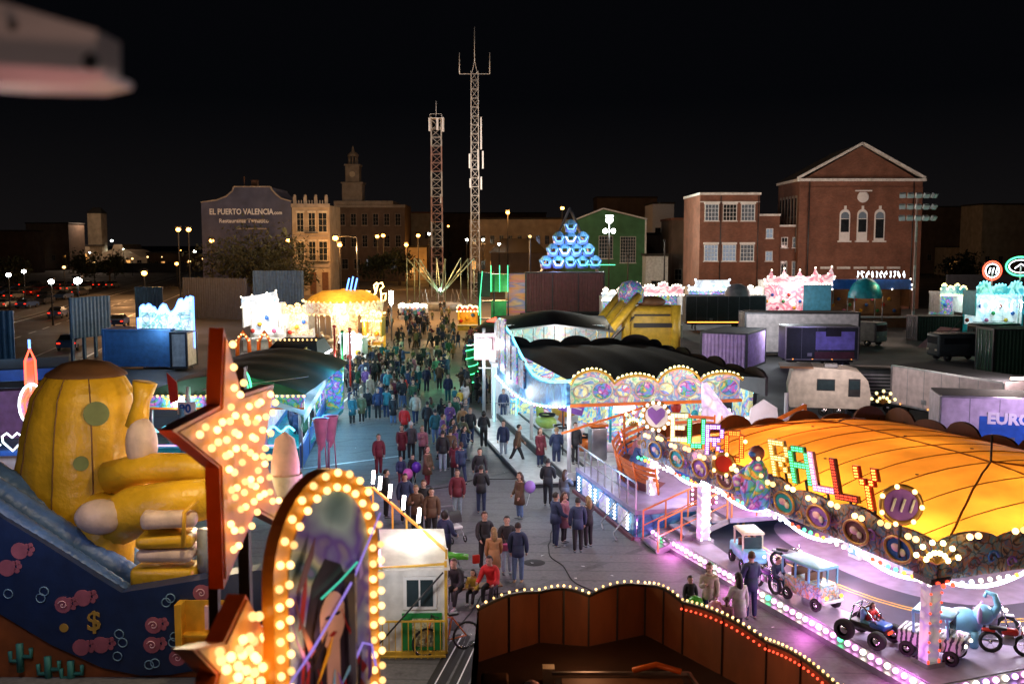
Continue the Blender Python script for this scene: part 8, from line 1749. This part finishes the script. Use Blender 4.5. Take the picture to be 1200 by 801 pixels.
# rz: 0 faces the camera, 180 faces away
NEAR = [('stand', 536, 606, 5, 'maroon', 'light jeans', 'man in dark maroon jacket and pale jeans walking alone towards the camera', 'chestnut', 'white'), ('standb', 564, 601, 175, 'black', 'navy', 'man in black jacket seen from behind beside the man in pale jeans'),
('walk', 562, 576, 10, 'black', 'jeans', 'man in black leather jacket and blue jeans striding forward'), ('walkb', 541, 566, 200, 'navy', 'navy', 'woman in long navy jacket beside the striding leather jacket man', 'chestnut'), ('coat', 533, 561, 160, 'maroon', 'black', 'woman in maroon coat just left of the navy jacket woman', 'chestnut'),
('stand', 519, 551, 180, 'black', 'light jeans', 'broad man in black jacket and light jeans seen from behind, white trainers', 'dark', 'white'), ('stand', 528, 549, 185, 'brown', 'black', 'man in brown jacket close beside the broad man in light jeans'),
('coat', 501, 570, 60, 'brown', 'maroon', 'tall woman in brown coat and maroon trousers standing by the balloons', 'chestnut'), ('child', 470, 569, 10, 'navy', 'maroon', 'child in dark coat and maroon trousers holding the pink balloon'), ('child', 484, 567, -10, 'black', 'black', 'child in black holding the violet balloon'),
('coat', 471, 540, 10, 'maroon', 'black', 'woman in deep maroon coat behind the children with balloons', 'chestnut'), ('hat', 482, 538, 0, 'grey', 'black', 'person in grey hat and coat behind the child in black', 'white'), ('phonef', 495, 541, 20, 'pink', 'black', 'woman in pale pink jacket near the brown coat woman', 'blond'),
('stand', 444, 556, 30, 'maroon', 'maroon', 'person in dark red coat at the top end of the torch frame', 'chestnut'), ('stand', 475, 612, 10, 'navy', 'black', 'man in navy jacket behind the torch lamps, nearest the balloons'), ('standb', 497, 622, -10, 'black', 'black', 'tall man in black leaning by the torch lamps', 'chestnut'), ('stand', 506, 632, 10, 'brown', 'black', 'dark haired man in brown beside the pushchair'), ('phone', 488, 628, 5, 'brown', 'black', 'person in dark brown partly behind the fourth torch lamp', 'blond'),
('stand', 453, 606, 100, 'black', 'black', 'person in black standing inside the yellow torch frame'), ('hood', 522, 665, 150, 'navy', 'black', 'person in navy hood beside the glowing booth roof'),
('coat', 579, 684, 190, 'camel', 'black', 'woman in long camel coat with pink bag seen from behind', 'blond'), ('standb', 568, 667, 20, 'black', 'black', 'man in black facing the camel coat woman', 'chestnut'), ('stand', 594, 672, 10, 'black', 'light jeans', 'man in black pullover and pale trousers right of the camel coat'), ('stand', 607, 681, 170, 'navy', 'jeans', 'man in navy jacket, blue jeans and tan boots seen from behind', 'dark', 'camel'),
('coat', 609, 607, -60, 'brown', 'jeans', 'woman in brown coat holding out the lilac balloon', 'chestnut'), ('standb', 651, 640, 120, 'navy', 'navy', 'leftmost man of the standing group of four, dark navy jacket'), ('coat', 661, 635, 60, 'pink', 'black', 'woman in black and pink in the middle of the standing group of four', 'chestnut'), ('stand', 677, 646, 185, 'navy', 'black', 'man seen from behind in the standing group, legs apart'), ('phonef', 689, 640, 210, 'black', 'black', 'woman in black with fair hair at the right of the standing group', 'blond'),
('phonef', 662, 603, 150, 'grey', 'black', 'woman in grey jacket behind the standing group of four', 'chestnut'), ('standb', 642, 592, 175, 'black', 'black', 'man in black just off the white step of the turquoise ride'), ('walk', 606, 543, 100, 'brown', 'black', 'boy in brown jacket walking along the foot of the white step'), 
('stand', 590, 537, -20, 'navy', 'light jeans', 'man in navy waving arm and light trousers near the barred booth', 'chestnut'), ('hood', 567, 524, 175, 'black', 'black', 'person in black with rucksack seen from behind on the lane'), ('standb', 551, 520, 5, 'black', 'navy', 'bald man in black coat facing the camera on the lane', 'camel'), ('stand', 542, 515, 170, 'camel', 'black', 'person in tan jacket next to the bald man'), ('phone', 527, 510, 20, 'purple', 'navy', 'woman in purple jacket standing alone left of the bald man', 'chestnut'),
('hat', 474, 514, 170, 'red', 'black', 'person in bright red padded jacket seen from behind', 'black'), ('walk', 487, 497, 190, 'cream', 'navy', 'person in cream jacket tied round the waist, navy trousers'), ('stand', 501, 510, 175, 'black', 'black', 'man in long black jacket right of the red padded jacket'),
('coat', 413, 497, 30, 'teal', 'black', 'woman in teal padded coat, left end of the group in the blue light', 'blond'), ('hood', 411, 490, 90, 'navy', 'black', 'tall man in navy just behind the teal coat'), ('coat', 424, 495, 20, 'olive', 'black', 'woman in dark checked coat second from left in the group in blue light', 'blond'), ('stand', 431, 491, 10, 'black', 'teal', 'woman in black with arms folded in the group in blue light'), ('stand', 443, 491, 0, 'navy', 'black', 'man in navy hat standing in the middle of the group in blue light', 'grey'), ('phone', 453, 490, 180, 'turquoise', 'navy', 'child sized figure in turquoise jacket near the pushchair group'), ('coat', 461, 497, 10, 'black', 'jeans', 'woman in black jacket and jeans with pink scarf, right of the group in blue light', 'chestnut'),
('walk', 403, 457, 160, 'grey', 'black', 'man in pale grey jacket striding by the awning stall', 'blond'), ('coat', 418, 458, 180, 'green', 'jeans', 'woman in green jacket right of the striding grey jacket man', 'blond'), ('stand', 429, 461, 170, 'purple', 'grey', 'person in mauve jacket right of the green jacket woman', 'white'), ('coat', 434, 470, 15, 'cream', 'white', 'woman in cream coat with a bright bag', 'blond'),
('stand', 455, 465, 0, 'turquoise', 'black', 'person in turquoise waistcoat behind the pushchair group', 'white'), ('coat', 462, 468, 180, 'brown', 'black', 'woman with chestnut hair and brown jacket near the turquoise waistcoat', 'chestnut'), ('standb', 515, 456, 170, 'brown', 'black', 'man in brown jacket alone on the right of the lane'), ('stand', 525, 471, 10, 'navy', 'teal', 'man in navy beside the family with turquoise and yellow jackets', 'chestnut'),
('child', 533, 477, 150, 'turquoise', 'black', 'child in turquoise jacket in the family by the pushchair', 'chestnut'), ('child', 539, 480, 190, 'yellow', 'navy', 'child in ochre jacket beside the turquoise child', 'chestnut'), ('coatw', 545, 479, 190, 'white', 'navy', 'woman in white jacket leaning to the family pushchair', 'dark'), ('childw', 538, 489, 0, 'pink', 'black', 'toddler in pink by the striped pushchair', 'chestnut'),
('stand', 484, 461, 15, 'teal', 'black', 'person in pale teal top in mid lane', 'chestnut'), ('coat', 490, 458, 180, 'turquoise', 'black', 'person in bright turquoise jacket seen from behind mid lane', 'white'), ('stand', 500, 459, 170, 'navy', 'navy', 'man in dark navy right of the bright turquoise jacket'), ('hood', 348, 520, 160, 'blue', 'navy', 'person in blue hood beside the bulb star by the awning stall'), ('stand', 358, 524, 190, 'green', 'black', 'person in green jacket by the awning stall corner'), ('coat', 365, 512, 200, 'black', 'black', 'woman in black at the awning stall corner'), ('stand', 343, 512, 150, 'navy', 'navy', 'man in navy partly hidden by the right arm of the bulb star'),
('phonef', 830, 733, -10, 'cream', 'navy', 'woman with long brown hair and cream jacket by the green balloon', 'chestnut'), ('child', 808, 728, 10, 'black', 'black', 'child in black close behind the woman in the cream jacket'), ('childw', 851, 752, 160, 'pink', 'jeans', 'girl in pale pink padded jacket and jeans', 'chestnut'), ('coatw', 865, 749, 200, 'white', 'black', 'woman in white jumper with long dark hair beside the girl in pink', 'dark'), ('standb', 879, 724, 200, 'navy', 'navy', 'man in navy jacket turned to the toy motorcycle', 'chestnut')]
for a in NEAR: PP(*a)
zz = .23; PP('coat', 633, 546, 30, 'maroon', 'navy', 'woman in maroon coat with red bag standing on the white step', 'chestnut', z=.22); PP('standb', 652, 549, 180, 'navy', 'navy', 'large man in navy seen from behind on the white step', 'blond', z=.22); PP('stand', 674, 543, 20, 'black', 'black', 'woman in black on the deck of the turquoise ride', 'chestnut', z=.55)
PP('stand', 590, 493, 10, 'navy', 'blue', 'person in navy and bright blue trousers at the rail of the turquoise ride', 'chestnut', z=.2); PP('coat', 576, 470, 60, 'olive', 'black', 'person in olive coat inside the barred booth', 'blond', z=.25); PP('stand', 569, 471, 90, 'navy', 'black', 'man in navy leaning inside the barred booth', z=.25)
# riders and seated people
person('sit', gp(905, 692, .38), hd + R(100), 'navy', 'navy', 'boy in navy jacket riding the black and purple toy motorcycle', gN, 'chestnut', z=.42, scale=.72)
for k, (a_, c_, t_) in enumerate(((1.2, 'turquoise', 'rider in turquoise top on the spinning bowl bench'), (1.9, 'white', 'rider in white top on the spinning bowl bench'), (2.5, 'pink', 'rider in pink top on the spinning bowl bench'), (.5, 'brown', 'rider in brown top at the right of the spinning bowl bench'), (3.1, 'blue', 'rider in blue top at the left of the spinning bowl bench'))):
    q = W3(3.5 + 2.25 * math.cos(a_), 3.5 + 2.25 * math.sin(a_)); person('sitf' if k % 2 else 'sit', q, r3 + a_ - PI / 2, c_, 'jeans', t_, 'riders on the bowl ride', ['dark', 'blond', 'chestnut'][k % 3], 'white', z=1.27 + .12 * math.sin(a_ - .3), scale=.95)
def bench(loc, rz, label):
    o = T('bench', label, 'bench', loc, rz); b = MB('wood'); b.rbox((0, 0, .44), (1.5, .4, .05), .02); b.build('seat', o)
    for x in (-.6, .6): b = MB('dark metal'); b.bar((x, -.15, 0), (x, -.15, .42), .04); b.bar((x, .15, 0), (x, .15, .42), .04); b.build('leg', o)
q = gp(556, 706); bench(q + V((0, .1, 0)), .25, 'low bench with three seated people right of the ticket booth')
for dx, pose, j, t, lb, hr in ((-.45, 'sit', 'black', 'black', 'man in dark jacket seated on the low bench beside the booth', 'chestnut'), (.0, 'sitf', 'yellow', 'black', 'child in mustard yellow jacket seated on the bench', 'dark'), (.5, 'sit', 'red', 'black', 'person in bright red padded jacket seated on the bench', 'dark')):
    person(pose, (q.x + dx, q.y + .1 + dx * .25), R(-20), j, t, lb, gN, hr, 'white', z=0, scale=.75 if j == 'yellow' else 1)
for px, py, c_, t_, sc_ in ((951, 703, 'yellow', 'small child riding inside the painted toy bus', .55), (1018, 748, 'red', 'small child seated in the dark blue buggy', .55), (880, 660, 'blue', 'small child seated in the cream roofed toy van', .55)):
    person('sitf', gp(px, py, .4), hd + PI / 2 + .2, c_, 'jeans', t_, gN, 'chestnut', 'white', z=.62, scale=sc_)
# toys, balloons, pushchairs
def balloon(px, py, Y, m, r_, label, hand):
    p = yp(px, py, Y); o = T('balloon', label, 'balloon', p, 0, 'balloons held by people'); b = MB(m); b.sph((0, 0, 0), r_, 18, 14, (1, 1, 1.12)); b.lathe([(.02, -r_ * 1.16), (.028, -r_ * 1.2), (0, -r_ * 1.1)], (0, 0, 0), 8); b.build('skin', o)
    b = MB('white'); b.tube([(0, 0, -r_ * 1.15), V(hand) - p], .006, 4); b.build('string', o)
for k, c_ in (('balloon violet', (.16, .05, .6)), ('balloon pink', (.8, .2, .6)), ('balloon lilac', (.45, .25, .75)), ('balloon green', (.12, .55, .06)), ('balloon rose', (.8, .4, .5))): MM(k, c_, .2, var=.05, transl=.3, coat=.5)
for px, py, fy, m, r_, lb in ((488, 547, 566, 'balloon violet', .2, 'violet balloon above the children by the torch frame'), (478, 555, 568, 'balloon pink', .21, 'pink balloon held by the child in the dark coat'), (621, 570, 606, 'balloon lilac', .2, 'lilac balloon held out by the woman in the brown coat'), (815, 709, 731, 'balloon green', .23, 'lime green balloon before the woman in the cream jacket'), (838, 713, 745, 'balloon rose', .2, 'rose pink balloon beside the girl in pink')):
    Y = gp(px, fy).y - .25; balloon(px, py, Y, m, r_, lb, yp(px - 4, py + 22, Y))
p = yp(536, 652, gp(540, 700).y); o = T('inflatable_sword', 'long green inflatable toy held up by the seated group', 'toy', p); b = MB('balloon green'); b.tube([(-.45, 0, .1), (-.1, 0, .02), (.3, 0, 0)], [.09, .1, .08], 10); b.build('tube', o)
def pushchair(px, py, rz, label, m='black', m2='white'):
    o = T('pushchair', label, 'pushchair', gp(px, py), R(rz), 'pushchairs'); b = MB(m); b.grid(lambda i, j: V((-.22 + .44 * i, .05 + .28 * math.sin(j * 2.4) - .1, .45 + .5 * math.sin(j * 1.6) + .02))if False else V((-.22 + .44 * i, .22 * math.cos(j * PI), .62 + .36 * math.sin(j * PI))), 6, 8); b.build('hood', o)
    b = MB(m2); b.rbox((0, -.1, .48), (.4, .5, .1), .04); b.box((0, .16, .68), (.4, .06, .4), rx=-.3); b.build('seat', o); b = MB('steel')
    for s_ in (-1, 1): b.tube([(s_ * .24, -.4, .1), (s_ * .24, .1, .55), (s_ * .24, .5, 1.02)], .015, 5); b.tube([(s_ * .24, .35, .1), (s_ * .24, -.05, .5)], .015, 5)
    b.bar((-.24, .5, 1.02), (.24, .5, 1.02), .03); b.build('frame', o)
    for x in (-.24, .24):
        for y in (-.4, .35): b = MB('rubber'); b.tube([(x, y + .1 * math.cos(a_ * PI / 6), .11 + .1 * math.sin(a_ * PI / 6)) for a_ in range(12)], .02, 5, closed=True); b.build('wheel', o)
pushchair(531, 632, 30, 'pushchair with striped cloth beside the men at the torch lamps'); pushchair(536, 494, -40, 'black and white striped pushchair with the family on the lane'); pushchair(529, 688, 100, 'dark pushchair parked next to the low bench', 'navy vinyl', 'black')
p = gp(584, 676); o = T('shoulder_bag', 'pink shoulder bag on the camel coat woman', 'bag', V((p.x + .16, p.y - .16, .95)), .2); b = MB('pink'); b.rbox((0, 0, 0), (.26, .1, .22), .04); b.build('pouch', o); b = MB('brown'); b.tube([(-.1, 0, .1), (-.05, .05, .42), (.08, .02, .1)], .01, 4); b.build('strap', o)
p = gp(566, 676); o = T('carrier_bag', 'red carrier bag held by the man in black facing the camel coat', 'bag', V((p.x - .2, p.y, .55)), .3); b = MB('red'); b.rbox((0, 0, 0), (.22, .1, .26), .03); b.build('bag', o)
# the crowd farther down the lane
rc = random.Random(21); cnt = 0; used = [gp(a[1], a[2]) for a in NEAR]
poses = ['stand', 'standb', 'walk', 'walkb', 'coat', 'coatw', 'phone', 'phonef', 'hat', 'hood', 'child', 'childw', 'point']; jk = ['black'] * 14 + ['navy'] * 8 + ['grey'] * 3 + ['brown', 'green', 'olive', 'maroon'] + ['brown', 'maroon', 'green', 'teal', 'olive', 'red', 'white', 'camel', 'blue', 'purple', 'cream', 'pink', 'teal']
tk = ['black', 'navy', 'jeans', 'grey', 'black', 'jeans', 'brown']
def crowd(n, yr, xl, xr, zone, group, dens=.55):
    """people stand about in small knots with gaps between them"""
    k = 0; tries = 0
    while k < n and tries < 4000:
        tries += 1; t = rc.random(); py = yr[0] + (yr[1] - yr[0]) * t; l_ = xl[0] + (xl[1] - xl[0]) * t; r_ = xr[0] + (xr[1] - xr[0]) * t; c0_ = gp(rc.uniform(l_, r_), py); face = rc.choice([0, 180, 180, 0, 90, 270]) + rc.uniform(-40, 40)
        if any((c0_ - u_).length < dens * 1.3 for u_ in used): continue
        for m_ in range(rc.choice([1, 2, 2, 3, 4, 5])):
            q = c0_ + V((rc.gauss(0, .55), rc.gauss(0, .55), 0)) * (m_ > 0)
            if k >= n or any((q - u_).length < .42 for u_ in used): continue
            used.append(q); j = rc.choice(jk); tr_ = rc.choice(tk); ps = rc.choice(poses); what = 'child' if 'child' in ps else 'person'
            person(ps, q, R(face + rc.uniform(-50, 50)), j, tr_, f'{what} in {j} jacket and {tr_} trousers ' + zone, group, rc.choice(['dark', 'dark', 'dark', 'chestnut', 'chestnut', 'blond', 'black']), rc.choice(['black', 'black', 'white', 'brown']), scale=rc.uniform(.93, 1.07)); k += 1
crowd(34, (444, 482), (398, 420), (512, 470), 'in mid lane before the awning stall', 'crowd in the middle of the lane', .75)
crowd(100, (398, 446), (428, 392), (556, 548), 'in the dense crowd between carousel and green pillar', 'dense crowd in the lane', .6)
crowd(34, (374, 402), (452, 440), (522, 550), 'on the sand at the lane far end', 'crowd at the far end of the lane', .7)
crowd(14, (404, 474), (404, 386), (428, 412), 'along the counter of the awning stall', 'people along the awning stall', .5)
crowd(10, (408, 470), (545, 552), (566, 572), 'by the green pillar and floodlight gantry', 'people by the gantry', .5)
crowd(16, (362, 376), (462, 455), (545, 540), 'near the bungee frame on the sandy ground', 'crowd by the bungee frame', .9)
crowd(12, (396, 440), (400, 386), (430, 404), 'at the lit counters below the carousel', 'crowd at the carousel stalls', .6)
crowd(12, (500, 545), (500, 505), (560, 520), 'walking up the right half of the lane', 'crowd in the near lane', .8)
crowd(7, (455, 480), (535, 545), (560, 565), 'beside the barred booth', 'crowd by the booth', .7)
# unseen fill lights added over the lane for the glow of the ride fronts
for px, py, z, c_, w_ in ((590, 640, 5, (1, .92, .94), 330), (640, 575, 3.2, (.95, .95, 1), 170), (590, 500, 3.2, (.85, .93, 1), 150), (405, 505, 3.2, (.05, .5, 1), 360), (378, 540, 3, (.06, .45, 1), 170), (455, 520, 4.0, (.2, .55, 1), 150), (440, 432, 3.2, (.9, 1, .95), 130), (425, 400, 3.5, (1, .85, .6), 220), (500, 378, 7, (1, .55, .2), 2600), (520, 362, 8, (1, .5, .18), 3200), (700, 668, 4.5, (1, .78, .95), 190), (440, 590, 3.2, (.9, .35, 1), 190), (540, 720, 5, (1, .9, .85), 60), (552, 452, 3.4, (.9, .95, 1), 230), (395, 468, 3.0, (.6, .9, 1), 160), (560, 600, 7, (1, .93, .93), 420)): lamp(gp(px, py, 0) + V((0, 0, z)), c_, w_, .4)
